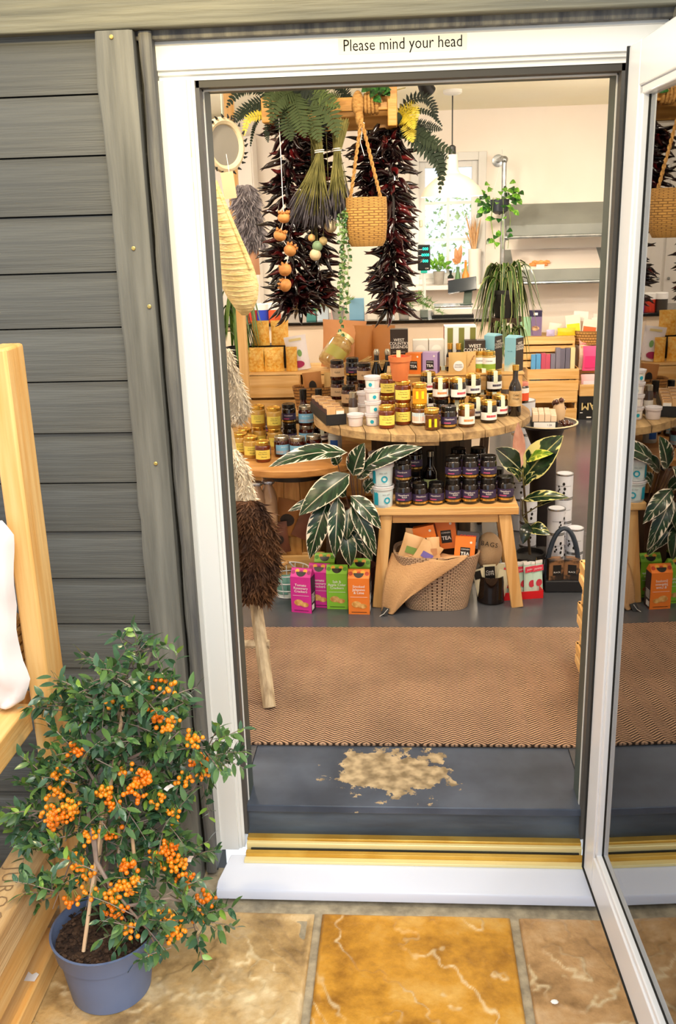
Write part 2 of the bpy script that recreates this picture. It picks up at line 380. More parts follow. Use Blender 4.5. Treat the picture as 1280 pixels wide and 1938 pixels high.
# ================================================================ paving
gr = struct(part('ground', MB().bb((-6, -14, -.08), (6, .06, -.016)), mat('mortar_bed', '#b7a98f', .9, col2='#8f8470', vscale=30, bump=.6, bscale=80)))
def riven(name, seed, c1, c2, c3):
    m = bpy.data.materials.new(name); m.use_nodes = True; nt = m.node_tree; b = nt.nodes['Principled BSDF']; N, L = nt.nodes.new, nt.links.new
    tc = N('ShaderNodeTexCoord'); mp = N('ShaderNodeMapping'); mp.inputs['Location'].default_value = (seed, seed*2, 0); L(tc.outputs['Object'], mp.inputs[0])
    n = N('ShaderNodeTexNoise'); n.inputs['Scale'].default_value = 6; n.inputs['Detail'].default_value = 8; n.inputs['Roughness'].default_value = .65; L(mp.outputs[0], n.inputs['Vector'])
    r = N('ShaderNodeValToRGB'); e = r.color_ramp.elements; e[0].color = lin(c1); e[0].position = .32; e[1].color = lin(c3); e[1].position = .72; x = e.new(.5); x.color = lin(c2); L(n.outputs[0], r.inputs[0])
    ra = N('ShaderNodeAttribute'); ra.attribute_name = 'ridge'; rm_ = N('ShaderNodeMix'); rm_.data_type = 'RGBA'; mm = N('ShaderNodeMath'); mm.operation = 'MULTIPLY'; mm.inputs[1].default_value = .75; mm.use_clamp = True; L(ra.outputs['Fac'], mm.inputs[0]); L(mm.outputs[0], rm_.inputs['Factor']); L(r.outputs[0], rm_.inputs['A']); rm_.inputs['B'].default_value = lin('#e2cfa6')
    L(rm_.outputs['Result'], b.inputs['Base Color']); b.inputs['Roughness'].default_value = .4
    n2 = N('ShaderNodeTexNoise'); n2.inputs['Scale'].default_value = 45; n2.inputs['Detail'].default_value = 5; L(tc.outputs['Object'], n2.inputs['Vector'])
    bp = N('ShaderNodeBump'); bp.inputs['Strength'].default_value = .6; bp.inputs['Distance'].default_value = .006; L(n2.outputs[0], bp.inputs['Height']); L(bp.outputs[0], b.inputs['Normal'])
    return m
slabm = [riven('sandstone_grey', 1., '#7d6038', '#c2a06c', '#dec8a0'), riven('sandstone_gold', 4., '#87560f', '#c98f2e', '#dfb364'), riven('sandstone_pink', 9., '#7d5c36', '#bd9464', '#d9ba94')]
def slab(x0, y0, x1, y1, m, seed, n=150):
    RG = []
    def h(x, y):
        q = V((x*2.2+seed, y*2.0, seed))
        w_ = noise.noise_vector(q*1.2)*.5
        a = noise.noise(V(((x*.8+y*.6)*5.2+seed+w_.x*1.6, (y*.8-x*.6)*2.2+w_.y*1.6, seed*.7)))
        b4 = a*5.4+.55*noise.noise(V((x*9, y*9, seed)))+.35*noise.noise(V((x*24, y*24, seed)))+.18*noise.noise(V((x*55, y*55, seed))); fl = math.floor(b4); fr = b4-fl; RG.append(max(0, 1-abs(fr-.07)/.07)*max(0, min(1, .35+2.2*noise.noise(V((x*7, y*7, seed+3)))))); z = .0042*(fl+min(1, fr/.10)) - .004 + .0014*noise.noise(V((x*22, y*15, seed))) + .0007*noise.noise(V((x*70, y*60, seed)))
        ed = min(x-x0, x1-x, y-y0, y1-y)
        return z*min(1, ed/.02) - .007*max(0, 1-ed/.006) - .002
    mb = MB(); mb.grid(lambda u, v: (x0+(x1-x0)*u, y0+(y1-y0)*v, h(x0+(x1-x0)*u, y0+(y1-y0)*v)), n, n)
    k = len(mb.v); mb.add([(x0, y0, -.03), (x1, y0, -.03), (x1, y1, -.03), (x0, y1, -.03)], [])
    edge = [list(range(n)), [n*j+n-1 for j in range(n)], [n*(n-1)+i for i in range(n-1, -1, -1)], [n*j for j in range(n-1, -1, -1)]]
    for q, idx in enumerate(edge):
        mb.f.append(tuple(idx[::-1]) + (k+q, k+(q+1) % 4)); mb.mi.append(0)
    o = part('paving_slab', mb, m, gr, 60); at = o.data.attributes.new('ridge', 'FLOAT', 'POINT'); at.data.foreach_set('value', RG+[0.]*4); return o
xs = [-1.9, -1.1, -.42, .187, .672, 1.28, 1.9]
xs0 = [(-1.105, -.425), (-.41, .187), (.207, .668), (.69, 1.28), (1.295, 1.9)]
for i, (a, b) in enumerate(xs0):
    slab(a, -.72, b, -.118, slabm[[2, 0, 1, 2, 0][i]], 3.1*i+1)
for i, (a, b) in enumerate([(-1.1, -.3), (-.285, .42), (.437, 1.1), (1.115, 1.9)]):
    slab(a, -1.33, b, -.735, slabm[i % 3], 5.3*i+2, 30); slab(a-.2, -2.3, b-.2, -1.345, slabm[(i+1) % 3], 7.3*i+2, 24)
# ================================================================ shop interior shell
YB = 5.55; ZC = 2.42
floorm = mat('grey_floor_paint', '#44474e', .22, col2='#525359', vscale=2.5, bump=.08, bscale=12, spec=.6)
creamw = mat('cream_wall_paint', '#f6ebe0', .6, col2='#f9f1e8', vscale=1.5, bump=.06, bscale=20)
ceilm = mat('ceiling_paint', '#fbf4d6', .6, col2='#fdf8e2', vscale=1.2)
pine = wood('pine_x', '#dba65c', '#efc587', 'x'); pinez = wood('pine_z', '#dba65c', '#efc587', 'z'); piney = wood('pine_y', '#dba65c', '#efc587', 'y')
black = plain('matt_black', '#0d0d0e', .45)
blackg = plain('gloss_black', '#0b0b0c', .15)
galv = mat('galvanised_pipe', '#b9bdbf', .3, .9, col2='#9a9fa2', vscale=20)
struct(part('floor', MB().bb((-1.6, .372, FZ-.06), (2.4, YB, FZ)).bb((-1.6, .10, FZ-.06), (-.0205, .372, FZ)).bb((DW+.0205, .10, FZ-.06), (2.4, .372, FZ)), floorm))
struct(part('ceiling', MB().bb((-1.6, .16, ZC), (2.4, YB+.1, ZC+.06)), ceilm))
wb = struct(ob('wall_back', None))
wx0, wx1, wz0, wz1 = .515, 1.022, 1.165, 2.095
for a, b in (((-1.6, 0), (wx0, 2.48)), ((wx1, 0), (2.4, 2.48)), ((wx0, 0), (wx1, wz0)), ((wx0, wz1), (wx1, 2.48))):
    part('plaster', MB().bb((a[0], YB, a[1]), (b[0], YB+.25, b[1])), creamw, wb)
struct(part('wall_left_inside', MB().bb((-1.66, .1, 0), (-1.58, YB+.2, 2.48)), creamw))
struct(part('wall_right_inside', MB().bb((2.32, .1, 0), (2.40, YB+.2, 2.48)), creamw))
for a, b in (((-1.6, FZ), (-.03, 2.45)), ((DW+.03, FZ), (2.35, 2.45)), ((-.03, 1.92), (DW+.03, 2.45))):
    struct(part('wall_front_inside', MB().bb((a[0], .16, a[1]), (b[0], .176, b[1])), creamw))
# window
wn = struct(ob('window_1', None))
part('casing', MB().bb((wx0-.035, YB-.02, wz0), (wx0+.03, YB+.06, wz1+.03)).bb((wx1-.03, YB-.02, wz0), (wx1+.03, YB+.06, wz1+.03)).bb((wx0+.03, YB-.02, wz1-.03), (wx1-.03, YB+.06, wz1+.03)).bb((wx0+.03, YB-.01, wz0), (wx1-.03, YB+.06, wz0+.04)), white, wn, bevel=.003)
ix0, ix1, iz0, iz1 = wx0+.055, wx1-.055, wz0+.06, wz1-.06
part('sash', MB().bb((ix0-.025, YB+.02, iz0-.02), (ix0+.022, YB+.05, iz1+.03)).bb((ix1-.022, YB+.02, iz0-.02), (ix1+.025, YB+.05, iz1+.03)).bb((ix0+.022, YB+.02, iz1-.015), (ix1-.022, YB+.05, iz1+.03)).bb((ix0+.022, YB+.02, iz0-.02), (ix1-.022, YB+.05, iz0+.022)), white, wn, bevel=.002)
xm = (ix0+ix1)/2; dz = (iz1-iz0)/3
part('glazing_bar', MB().bb((xm-.011, YB+.024, iz0), (xm+.011, YB+.046, iz1)), white, wn)
for k in (1, 2): part('glazing_bar', MB().bb((ix0, YB+.025, iz0+dz*k-.011), (ix1, YB+.045, iz0+dz*k+.011)), white, wn)
wg = glassmat('window_glass', (.97, .99, .98), .02)
for i in range(2):
    for k in range(3):
        part('pane', MB().bb((ix0+(xm-ix0)*i+.008, YB+.033, iz0+dz*k+.008), (xm+(ix1-xm)*i-.008, YB+.036, iz0+dz*(k+1)-.008)), wg, wn)
part('sill_board', MB().bb((wx0-.06, YB-.20, wz0-.035), (wx1+.11, YB+.02, wz0)), mat('cream_sill', '#f3e8e0', .4), wn, bevel=.004)
part('catch', MB().box((ix0-.01, YB+.012, 1.62), (.018, .02, .05)), plain('catch_brass', '#d8cda0', .3, metal=.6), wn, bevel=.004)
# hedge and lawn beyond the window
hb = MB(); rr = random.Random(3)
leafg = mat('hedge_green', '#a9c07a', .6, rnd=.1, col2='#cfdcab', vscale=3)
for i in range(5000):
    c = V((rr.uniform(-1.2, 3), 8.2+rr.uniform(-.3, .3), rr.uniform(.0, 1.9)))
    M_ = T(c) @ RZ(rr.uniform(0, 6)) @ RX(rr.uniform(-1.2, 1.2)); s_ = rr.uniform(.025, .05)
    hb.add([(-s_*.5, 0, 0), (0, s_*.3, .01), (s_*.5, 0, 0), (0, -s_, 0)], [(0, 1, 2, 3)], M_)
tag(part('hedge', hb, leafg), 'pale green garden hedge seen outside through the window', 'hedge')
struct(part('lawn', MB().bb((-8, YB+.3, -.2), (9, 20, 0)), mat('lawn_green', '#7d9a4c', .9, col2='#9db869', vscale=3)))

# ---- mat
def herring():
    m = bpy.data.materials.new('herringbone_coir'); m.use_nodes = True; nt = m.node_tree; b = nt.nodes['Principled BSDF']; N, L = nt.nodes.new, nt.links.new
    tc = N('ShaderNodeTexCoord'); sp = N('ShaderNodeSeparateXYZ'); L(tc.outputs['Object'], sp.inputs[0])
    def mth(op, a, b_=None, c=None):
        n = N('ShaderNodeMath'); n.operation = op
        for i, q in enumerate((a, b_, c)):
            if q is None: continue
            if isinstance(q, (int, float)): n.inputs[i].default_value = q
            else: L(q, n.inputs[i])
        return n.outputs[0]
    x = mth('MULTIPLY', sp.outputs['X'], 1/.032); fx = mth('PINGPONG', x, 1.0)            # zigzag across
    nz = N('ShaderNodeTexNoise'); nz.inputs['Scale'].default_value = 60; L(tc.outputs['Object'], nz.inputs['Vector'])
    y = mth('MULTIPLY', sp.outputs['Y'], 1/.0118); ph = mth('ADD', mth('MULTIPLY_ADD', fx, 1.9, y), mth('MULTIPLY', nz.outputs[0], .35))
    s = mth('SINE', mth('MULTIPLY', ph, 2*PI)); h = mth('MULTIPLY_ADD', s, .5, .5)
    n2 = N('ShaderNodeTexNoise'); n2.inputs['Scale'].default_value = 3.5; L(tc.outputs['Object'], n2.inputs['Vector'])
    r = N('ShaderNodeValToRGB'); e = r.color_ramp.elements; e[0].color = lin('#3d2818'); e[0].position = .2; e[1].color = lin('#c79f80'); e[1].position = .72; L(h, r.inputs[0])
    hs = N('ShaderNodeHueSaturation'); L(r.outputs[0], hs.inputs['Color']); mr = N('ShaderNodeMapRange'); mr.inputs['From Min'].default_value = .3; mr.inputs['From Max'].default_value = .7; mr.inputs['To Min'].default_value = .72; mr.inputs['To Max'].default_value = 1.12; L(n2.outputs[0], mr.inputs[0]); L(mr.outputs[0], hs.inputs['Value'])
    L(hs.outputs[0], b.inputs['Base Color']); b.inputs['Roughness'].default_value = .9
    bp = N('ShaderNodeBump'); bp.inputs['Strength'].default_value = .8; bp.inputs['Distance'].default_value = .004; L(h, bp.inputs['Height']); L(bp.outputs[0], b.inputs['Normal'])
    return m
mt = thing('doormat', 'large brown herringbone coir mat inside the doorway', 'mat', (.43, .79, FZ))
part('mat_pile', MB().bb((-.95, -.416, 0), (1.0, .416, .010)), herring(), mt, bevel=.003)

# ---- shop lamps: visible spotlight and pendant, the others added for light
WARM = (1.0, .86, .66)
def spot_fixture(loc, aim, label, energy):
    t = thing('ceiling_spotlight', label, 'spotlight', loc, 0, None)
    part('stem', MB().tube([(0, 0, 0), (0, 0, -.05)], .006, 8).lathe([(.03, -.004), (.03, 0)], 16), black, t)
    d = (V(aim)-V(loc)-V((0, 0, -.07))).normalized(); q = d.to_track_quat('-Z', 'Y').to_matrix().to_4x4()
    part('lamp_head', MB().lathe([(.012, .05), (.030, .042), (.042, .0), (.044, -.035), (.038, -.035), (.036, -.02), (.0, -.018)], 20, T(0, 0, -.07) @ q), black, t)
    l = lamp('spotlight_beam', 'SPOT', (0, 0, 0), energy, WARM, .05, None, spot_size=R(110), spot_blend=.8)
    l.parent = t; l.matrix_local = T(V((0, 0, -.07))+d*.04) @ q
    return t
p = PZ(806, 140, ZC)
spot_fixture((p.x, p.y, ZC), (1.9, 5.0, .6), 'black ceiling spotlight near the white pendant lamp', 40)
for i, (x, y, e, lb) in enumerate(((-.35, .75, 30, 'black ceiling spotlight added inside above the left of the door'), (.45, .65, 36, 'black ceiling spotlight added inside above the middle of the door'), (1.25, .75, 30, 'black ceiling spotlight added inside above the right of the door'), (1.6, 2.9, 40, 'black ceiling spotlight added over the back right crates'), (-.6, 2.9, 30, 'black ceiling spotlight added over the back left cupboard'))):  # unseen spotlights added to light the display and the back
    spot_fixture((x, y, ZC), ((.45 if y < 1 else 1.3 if x > 0 else -.2), (1.8 if y < 1 else 5.0), .6), lb, e)
# pendant
p = PZ(857, 170, ZC)
pd = thing('pendant_lamp', 'white dome pendant lamp on a black cord before the window', 'lamp', (p.x, p.y, ZC))
part('ceiling_rose', MB().lathe([(.06, 0), (.06, -.018), (.05, -.026), (.02, -.032), (.0, -.034)], 24), white, pd)
zb = PY(857, 372, p.y).z-ZC; zs = PY(857, 290, p.y).z-ZC
part('cord', MB().tube([(0, 0, -.03), (0, 0, zs+.02)], .004, 8), black, pd)
part('lamp_holder', MB().lathe([(.008, zs+.05), (.022, zs+.04), (.024, zs-.01), (.0, zs-.01)], 16), black, pd)
rl = .5*118*mpp((p.x, p.y, ZC+zb))
part('shade', MB().lathe([(.036, zs-.008), (.04, zs-.10), (.055, zs-.125), (rl*.55, zs-.15), (rl*.86, zb+.06), (rl*.97, zb+.02), (rl, zb), (rl*.98, zb), (rl*.84, zb+.055), (rl*.5, zs-.155), (.03, zs-.13)], 40, cap=False), mat('white_enamel', '#d6c9b8', .3), pd)
part('bulb', MB().sphere((0, 0, zb+.05), .035, 14, 10), mat('bulb_glow', '#fff1d0', .4, emis=('#ffe7b5', 6)), pd)
l = lamp('pendant_bulb_light', 'POINT', (0, 0, zb+.01), 22, WARM, .035); l.parent = pd

# opal globe pendants added out of view at both sides to brighten ceiling and walls
for i, (x, y, e, lb) in enumerate(((-1.0, 3.3, 20, 'opal globe pendant added for fill light at the back left of the shop'), (1.95, 3.3, 22, 'opal globe pendant added for fill light at the back right of the shop'), (-.95, 1.0, 11, 'opal globe pendant added for fill light inside left of the door'), (1.75, 1.0, 15, 'opal globe pendant added for fill light inside right of the door'))):
    t = thing('added_globe_pendant', lb, 'lamp', (x, y, ZC))
    part('cord', MB().tube([(0, 0, 0), (0, 0, -.27)], .004, 8), black, t); part('ceiling_rose', MB().lathe([(.05, 0), (.045, -.02), (0, -.022)], 20), white, t)
    part('globe', MB().sphere((0, 0, -.37), .10, 20, 14), mat('added_opal_globe', '#fff6e0', .3, emis=('#fff0cf', 3)), t, 180)
    l = lamp('added_globe_light', 'POINT', (0, 0, -.50), e, (1.0, .92, .84), .1); l.parent = t
# ================================================================ display furniture
plank_t = wood('weathered_table_wood', '#8f7350', '#c7a675', 'y', rough=.65, scale=4, bump=.5, rnd=.12)
oak = wood('oak_x', '#cf9a5a', '#e6bb80', 'x', rough=.4); oakz = wood('oak_z', '#cf9a5a', '#e6bb80', 'z', rough=.4)
barrelm = wood('barrel_stave', '#b97f3f', '#dba65e', 'z', rough=.5, rnd=.15)
roundm = wood('round_top_wood', '#b5793c', '#d59a58', 'x', rough=.45)

# main round table: a cable-drum top of planks on a drum with a base disc
TX, TY, TR, TZ = .49, 1.872, .452, .87
tb = thing('round_table', 'round weathered plank table full of jars in the middle', 'table', (TX, TY, FZ))
def disc_planks(parent, r, z0, z1, n, m, name='plank', ang=0.):
    w_ = 2*r/n
    for i in range(n):
        x0 = -r + w_*i + .0012; x1 = x0+w_-.0024; poly = []
        K = 10
        for k in range(K+1):
            x = x0+(x1-x0)*k/K; poly.append((x, -math.sqrt(max(0, r*r-x*x))))
        for k in range(K, -1, -1):
            x = x0+(x1-x0)*k/K; poly.append((x, math.sqrt(max(0, r*r-x*x))))
        if i in (0, n-1): poly = [p for j, p in enumerate(poly) if j == 0 or (V(p)-V(poly[j-1])).length > 1e-4]
        dz_ = (hsh(i, 1)-.5)*.002
        o = part(name, MB().prism(poly, z0+dz_, z1+dz_), m, parent, 40, .0015); o.rotation_euler.z = ang
disc_planks(tb, TR, TZ-FZ-.032, TZ-FZ-.0015, 10, plank_t, ang=R(8))
part('under_board', MB().bb((-.06, -TR*.95, TZ-FZ-.05), (.06, TR*.95, TZ-FZ-.0335)), plank_t, tb)
drum = ob('drum', None, tb)
for k in range(12):
    a = 2*PI*k/12; part('stave', MB().box((0, 0, .33), (.108, .018, .62)), mat('dark_stave', '#4b3926', .7, col2='#2f2418', stretch=(9, 9, .5), vscale=5), drum, loc=(.2*math.cos(a), .2*math.sin(a), 0), rot=(0, 0, a+PI/2))
part('base_disc', MB().lathe([(.26, 0), (.26, .03)], 40), mat('dark_base_disc', '#3a2c1e', .7), tb)

# stool
SZ = .585; SY0, SY1 = 1.405, 1.675; SX0, SX1 = .296, .852
sto = thing('stool', 'low pine bench stool with splayed legs holding black jars', 'stool', ((SX0+SX1)/2, (SY0+SY1)/2, FZ))
cx, cy = sto.location.x, sto.location.y
def sp(x, y, z): return (x-cx, y-cy, z-FZ)
part('seat', MB().bb(sp(SX0, SY0, SZ-.03), sp(SX1, SY1, SZ)), oak, sto, bevel=.003)
for y in (SY0+.02, SY1-.04): part('apron', MB().bb(sp(SX0+.075, y, SZ-.066), sp(SX1-.075, y+.02, SZ-.03)), oak, sto, bevel=.002)
for sx, xt, xb in ((-1, SX0+.052, SX0+.014), (1, SX1-.052, SX1+.006)):
    for y in (SY0+.026, SY1-.026):
        part('leg', MB().bar(sp(xb, y, FZ), sp(xt, y, SZ-.03), .046, .034, up=(0, 1, 0)), oakz, sto, bevel=.002)

# lower round table on a barrel, left
LX, LY, LR, LZ = -.052, 1.86, .318, .70
lt = thing('barrel_table', 'small round wooden table on a barrel at left', 'table', (LX, LY, FZ))
part('round_top', MB().lathe([(0, LZ-FZ-.03), (LR-.004, LZ-FZ-.03), (LR, LZ-FZ-.026), (LR, LZ-FZ-.004), (LR-.004, LZ-FZ), (0, LZ-FZ)], 64), roundm, lt)
br = ob('barrel', None, lt); NS = 14; BH = LZ-FZ-.03
for k in range(NS):
    a0, a1 = 2*PI*k/NS+.008, 2*PI*(k+1)/NS-.008; vs_ = []; K = 8
    for j in range(K+1):
        t_ = j/K; rad = .135+.028*math.sin(PI*t_); z = BH*t_
        for a in (a0, a1): vs_ += [(rad*math.cos(a), rad*math.sin(a), z), ((rad-.014)*math.cos(a), (rad-.014)*math.sin(a), z)]
    fs = []
    for j in range(K):
        b_ = j*4; c = b_+4; fs += [(b_, b_+2, c+2, c), (b_+2, b_+3, c+3, c+2), (b_+3, b_+1, c+1, c+3), (b_+1, b_, c, c+1)]
    fs += [(0, 1, 3, 2), (K*4, K*4+2, K*4+3, K*4+1)]
    part('stave', MB().add(vs_, fs), barrelm, br)
for t_ in (.1, .9):
    rad = .137+.028*math.sin(PI*t_); part('hoop', MB().lathe([(rad, BH*t_-.012), (rad+.003, BH*t_-.012), (rad+.003, BH*t_+.012), (rad, BH*t_+.012), (rad, BH*t_-.012)], 40, cap=False), plain('hoop_iron', '#4d4a46', .5, metal=.8), br)

# ---- recipes: parts shared by all copies of one kind of goods
def rec_place(rc, name, label, cat, loc, rz=0, group=None, scale=None):
    t = thing(name, label, cat, loc, rz, group)
    if scale: t.scale = (scale,)*3
    for nm, me, subs in rc['parts']:
        o = ob(nm, me, t)
        for sn, sm in subs: ob(sn, sm, o)
    return t
def mlist(mb, m, name='part', smooth=35): return mb.mesh(name, m, smooth)
def arc_label(r, z0, z1, a, m, n=14, rz=0):
    mb = MB(); mb.grid(lambda u, v: ((r)*math.sin(-a/2+a*u+rz), -r*math.cos(-a/2+a*u+rz), z0+(z1-z0)*v), n, 2)
    return mb.mesh('paper_label', m, 60)
def jar_rec(r, h, body, lid, labels=(), lidh=.014, hexa=False, lid_r=None, shoulder=.12, strip=None, prints=(), band=None, seg=24):
    """labels: (material, z0, z1, arc[, turn]); prints: (text, size, material, z, turn)"""
    hb = h-lidh; P = []
    if hexa: prof = [(r*.9, 0), (r, .004), (r, hb*.86), (r*.82, hb*.97), (r*.82, hb)]; sg = 6
    else: prof = [(r*.9, 0), (r, .006), (r, hb*(1-shoulder)), (r*.93, hb*(1-shoulder*.45)), (r*.84, hb*.985), (r*.84, hb)]; sg = seg
    P.append(('jar_glass', MB().lathe(prof, sg, RZ(PI/2) if hexa else None).mesh('jar_glass', body, 40 if not hexa else 20), []))
    lr = lid_r or r*.93
    P.append(('lid', MB().lathe([(lr, hb-.001), (lr, h-.003), (lr-.002, h), (lr*.86, h), (lr*.84, h-.0012), (0, h-.0012)], seg).mesh('lid', lid, 30), []))
    for q in labels:
        m, z0, z1, a = q[:4]; turn = q[4] if len(q) > 4 else 0
        if hexa:
            f = r*math.cos(PI/6)+.0008; wd = r*.98
            me = MB().add([(-wd/2, -f, z0), (wd/2, -f, z0), (wd/2, -f, z1), (-wd/2, -f, z1)], [(0, 1, 2, 3)]).mesh('paper_label', m, 0)
        else: me = arc_label(r+.0008, z0, z1, a, m, rz=turn)
        P.append(('paper_label', me, []))
    subs = []
    for (tx, sz, m, z, turn) in prints:
        me = text_mesh(tx, sz, m, bend=0 if hexa else r+.0014).copy()
        me.transform(T(0, -(r*math.cos(PI/6)+.0016) if hexa else 0, z) @ RZ(turn)); subs.append(('print', me))
    if subs and labels: P[-1] = (P[-1][0], P[-1][1], subs)
    if strip:
        m, w_ = strip
        mb = MB(); f = r+.0012
        pts = [(-f, h*.42), (-f, hb*.86), (-lr-.001, hb), (-lr-.001, h+.0004), (-lr*.2, h+.0004)]
        mb.grid(lambda u, v: ((u-.5)*w_, *pts[round(v*4)]), 2, 5); P.append(('seal_strip', mb.mesh('seal_strip', m, 20), []))
    if band: P.append(('gold_band', arc_label(r+.0006, band[0], band[1], 2*PI, band[2], 28), []))
    return {'parts': P, 'r': r, 'h': h}
PLACED = []
def settle(x, y, r, z0, z1, push=(0, 1), tries=60):
    for _ in range(tries):
        hit = False
        for (a, b, q, c, d) in PLACED:
            if z1 <= c+.001 or z0 >= d-.001: continue
            dx, dy = x-a, y-b; dd = math.hypot(dx, dy)
            if dd < r+q+.0012:
                k = (r+q+.0016-dd); n = V((dx, dy)).normalized() if dd > 1e-5 else V((0, 1))
                n = (n + V(push)*.6).normalized(); x += n.x*k; y += n.y*k; hit = True
        if not hit: break
    PLACED.append((x, y, r, z0, z1)); return x, y
def put(rc, u, v, z, name, label, cat, group=None, rz=None, on=None, scale=None, jit=True):
    """stands a recipe with its front foot at pixel (u,v) on height z, or on top of another placed thing"""
    s = scale or 1; r, h = rc['r']*s, rc['h']*s
    if on is not None:
        x, y, z = on[0], on[1], on[2]
        if u is not None: x = PZ(u, v, z).x; y = min(max(y, y), y)
    else:
        p = PZ(u, v, z); x, y = p.x, p.y+r*.92
        x, y = settle(x, y, r, z, z+h)
    if on is not None: PLACED.append((x, y, r, z, z+h))
    t = rec_place(rc, name, label, cat, (x, y, z+.0004), (random.uniform(-.35, .35) if rz is None else rz), group, scale)
    return (x, y, z+h+.0006, t)
# ================================================================ jars, tubs and bottles
ORD = ['first', 'second', 'third', 'fourth', 'fifth', 'sixth', 'seventh', 'eighth', 'ninth']
honeyD = mat('dark_honey', '#5a2108', .08, col2='#7a3109', vscale=12, coat=.5)
honeyG = mat('golden_honey', '#d08a0e', .08, col2='#e8a726', vscale=12, coat=.5)
honeyM = mat('set_honey', '#c9a14e', .12, col2='#b88937', vscale=12, coat=.4)
darkj = mat('dark_preserve', '#150b09', .06, coat=.6)
redj = mat('red_preserve', '#3a0d08', .07, coat=.6)
brownj = mat('brown_chutney', '#6e3f14', .12, col2='#4f2c0e', vscale=60, coat=.5)
glid = mat('gold_lid', '#d9ab4b', .25, .9, col2='#e8c06a', vscale=14)
blid = mat('black_lid', '#121112', .22)
slid = mat('silver_lid', '#b9b2a2', .25, .85)
yel = mat('yellow_label', '#f2e16a', .5, col2='#eedb62', vscale=5)
yel2 = plain('bright_yellow_label', '#f6dc12', .5)
whl = plain('white_label', '#f4f1ee', .5)
blul = plain('sky_blue_label', '#7fbfe6', .5)
peach = plain('peach_label', '#f0b790', .5)
orl = plain('orange_print', '#e8823a', .5)
redl = plain('red_print', '#c0203a', .5)
navy = plain('navy_print', '#262046', .5)
blk = plain('black_print', '#161310', .5)
wht = plain('white_print', '#f6f3f0', .5)
pinkp = plain('pink_print', '#c9527f', .5)
purp = plain('purple_label', '#3a2f52', .4)
stripm = plain('pale_green_strip', '#dfe6cf', .5)
kraftl = mat('kraft_label', '#d8b68e', .6)
jhoney = jar_rec(.033, .086, honeyD, glid, [(yel, .014, .052, 2.1)], prints=[('Devon Farm', .0062, blk, .044, .05), ('Runny Blossom', .0062, blk, .036, 0), ('Honey', .0085, blk, .024, .15)])
jhoney2 = jar_rec(.033, .092, honeyM, glid, [(yel, .016, .054, 2.0)], prints=[('Devon Farm', .0062, blk, .046, .05), ('Set Blossom', .0062, blk, .038, 0), ('Honey', .0085, blk, .026, .15)])
jhex = jar_rec(.032, .080, honeyG, glid, [(yel2, .022, .052, 1)], hexa=True, prints=[('*', .02, blk, .032, 0)])
jhexb = jar_rec(.032, .080, brownj, glid, [(yel2, .012, .044, 1)], hexa=True, prints=[('*', .02, blk, .022, 0)])
jfield = jar_rec(.032, .082, brownj, glid, [(whl, .010, .050, 2.2), (blul, .036, .050, 2.21), (orl, .018, .036, 2.22)])
def strip_jar(body, pc, h=.084): return jar_rec(.033, h, body, glid, [(whl, .012, .042, 2.3), (pc, .022, .031, 1.2, .25)], strip=(stripm, .017))
jnavy, jred, jora, jorb = strip_jar(darkj, navy), strip_jar(darkj, redl), strip_jar(redj, orl), strip_jar(brownj, orl)
jdark = jar_rec(.032, .10, darkj, blid, [(purp, .024, .056, 2.6), (pinkp, .028, .032, .9, -.3)], prints=[('Hawthorn', .0105, wht, .047, 0), ('Relish', .009, wht, .039, .12)], band=(.012, .020, glid), lidh=.02)
jdarkk = jar_rec(.0315, .085, darkj, blid, [(purp, .018, .046, 2.6), (pinkp, .021, .025, .8, -.3)], prints=[('Hawthorn', .0095, wht, .037, 0)], band=(.008, .015, glid), lidh=.015)
jblue = jar_rec(.034, .086, redj, slid, [(blul, .014, .054, 2.4), (peach, .018, .029, 2.41)], prints=[('Jam & Fruit', .0075, wht, .044, 0)])
jkraft = jar_rec(.032, .088, redj, blid, [(kraftl, .016, .055, 2.6)], prints=[('Relish', .011, blk, .036, 0)])
jgreen = jar_rec(.029, .085, mat('pale_pickle', '#b99a52', .1, coat=.5), glid, [(whl, .034, .060, 2.4), (mat('olive_green_label', '#8fae3a', .5), .010, .034, 2.4)], prints=[('CORNISH', .007, blk, .046, 0)])
jcandle = jar_rec(.030, .072, mat('milk_glass_candle', '#dfe6e2', .2), mat('milk_lid', '#d8ddd8', .3), [(plain('deep_blue_label', '#2b68c4', .5), .018, .046, 1.1)], lidh=.006)
tubm = mat('clear_plastic_tub', '#e6dde2', .2, coat=.3)
tubl = mat('milky_plastic_lid', '#e9e6ee', .2, alpha=.85)
ring = plain('turquoise_print', '#19a5c4', .4)
def ring_label(r, z, rr, m, turn=0., wd=.4):
    mb = MB(); n = 18; f = r+.0012; vs_ = []
    for k in range(n):
        for q in (rr, rr*(1-wd)):
            a = 2*PI*k/n; x = q*math.cos(a)/f + turn; vs_.append((f*math.sin(x), -f*math.cos(x), z+q*math.sin(a)))
    fs = [(2*k, 2*((k+1) % n), 2*((k+1) % n)+1, 2*k+1) for k in range(n)]
    return mb.add(vs_, fs).mesh('ring_print', m, 0)
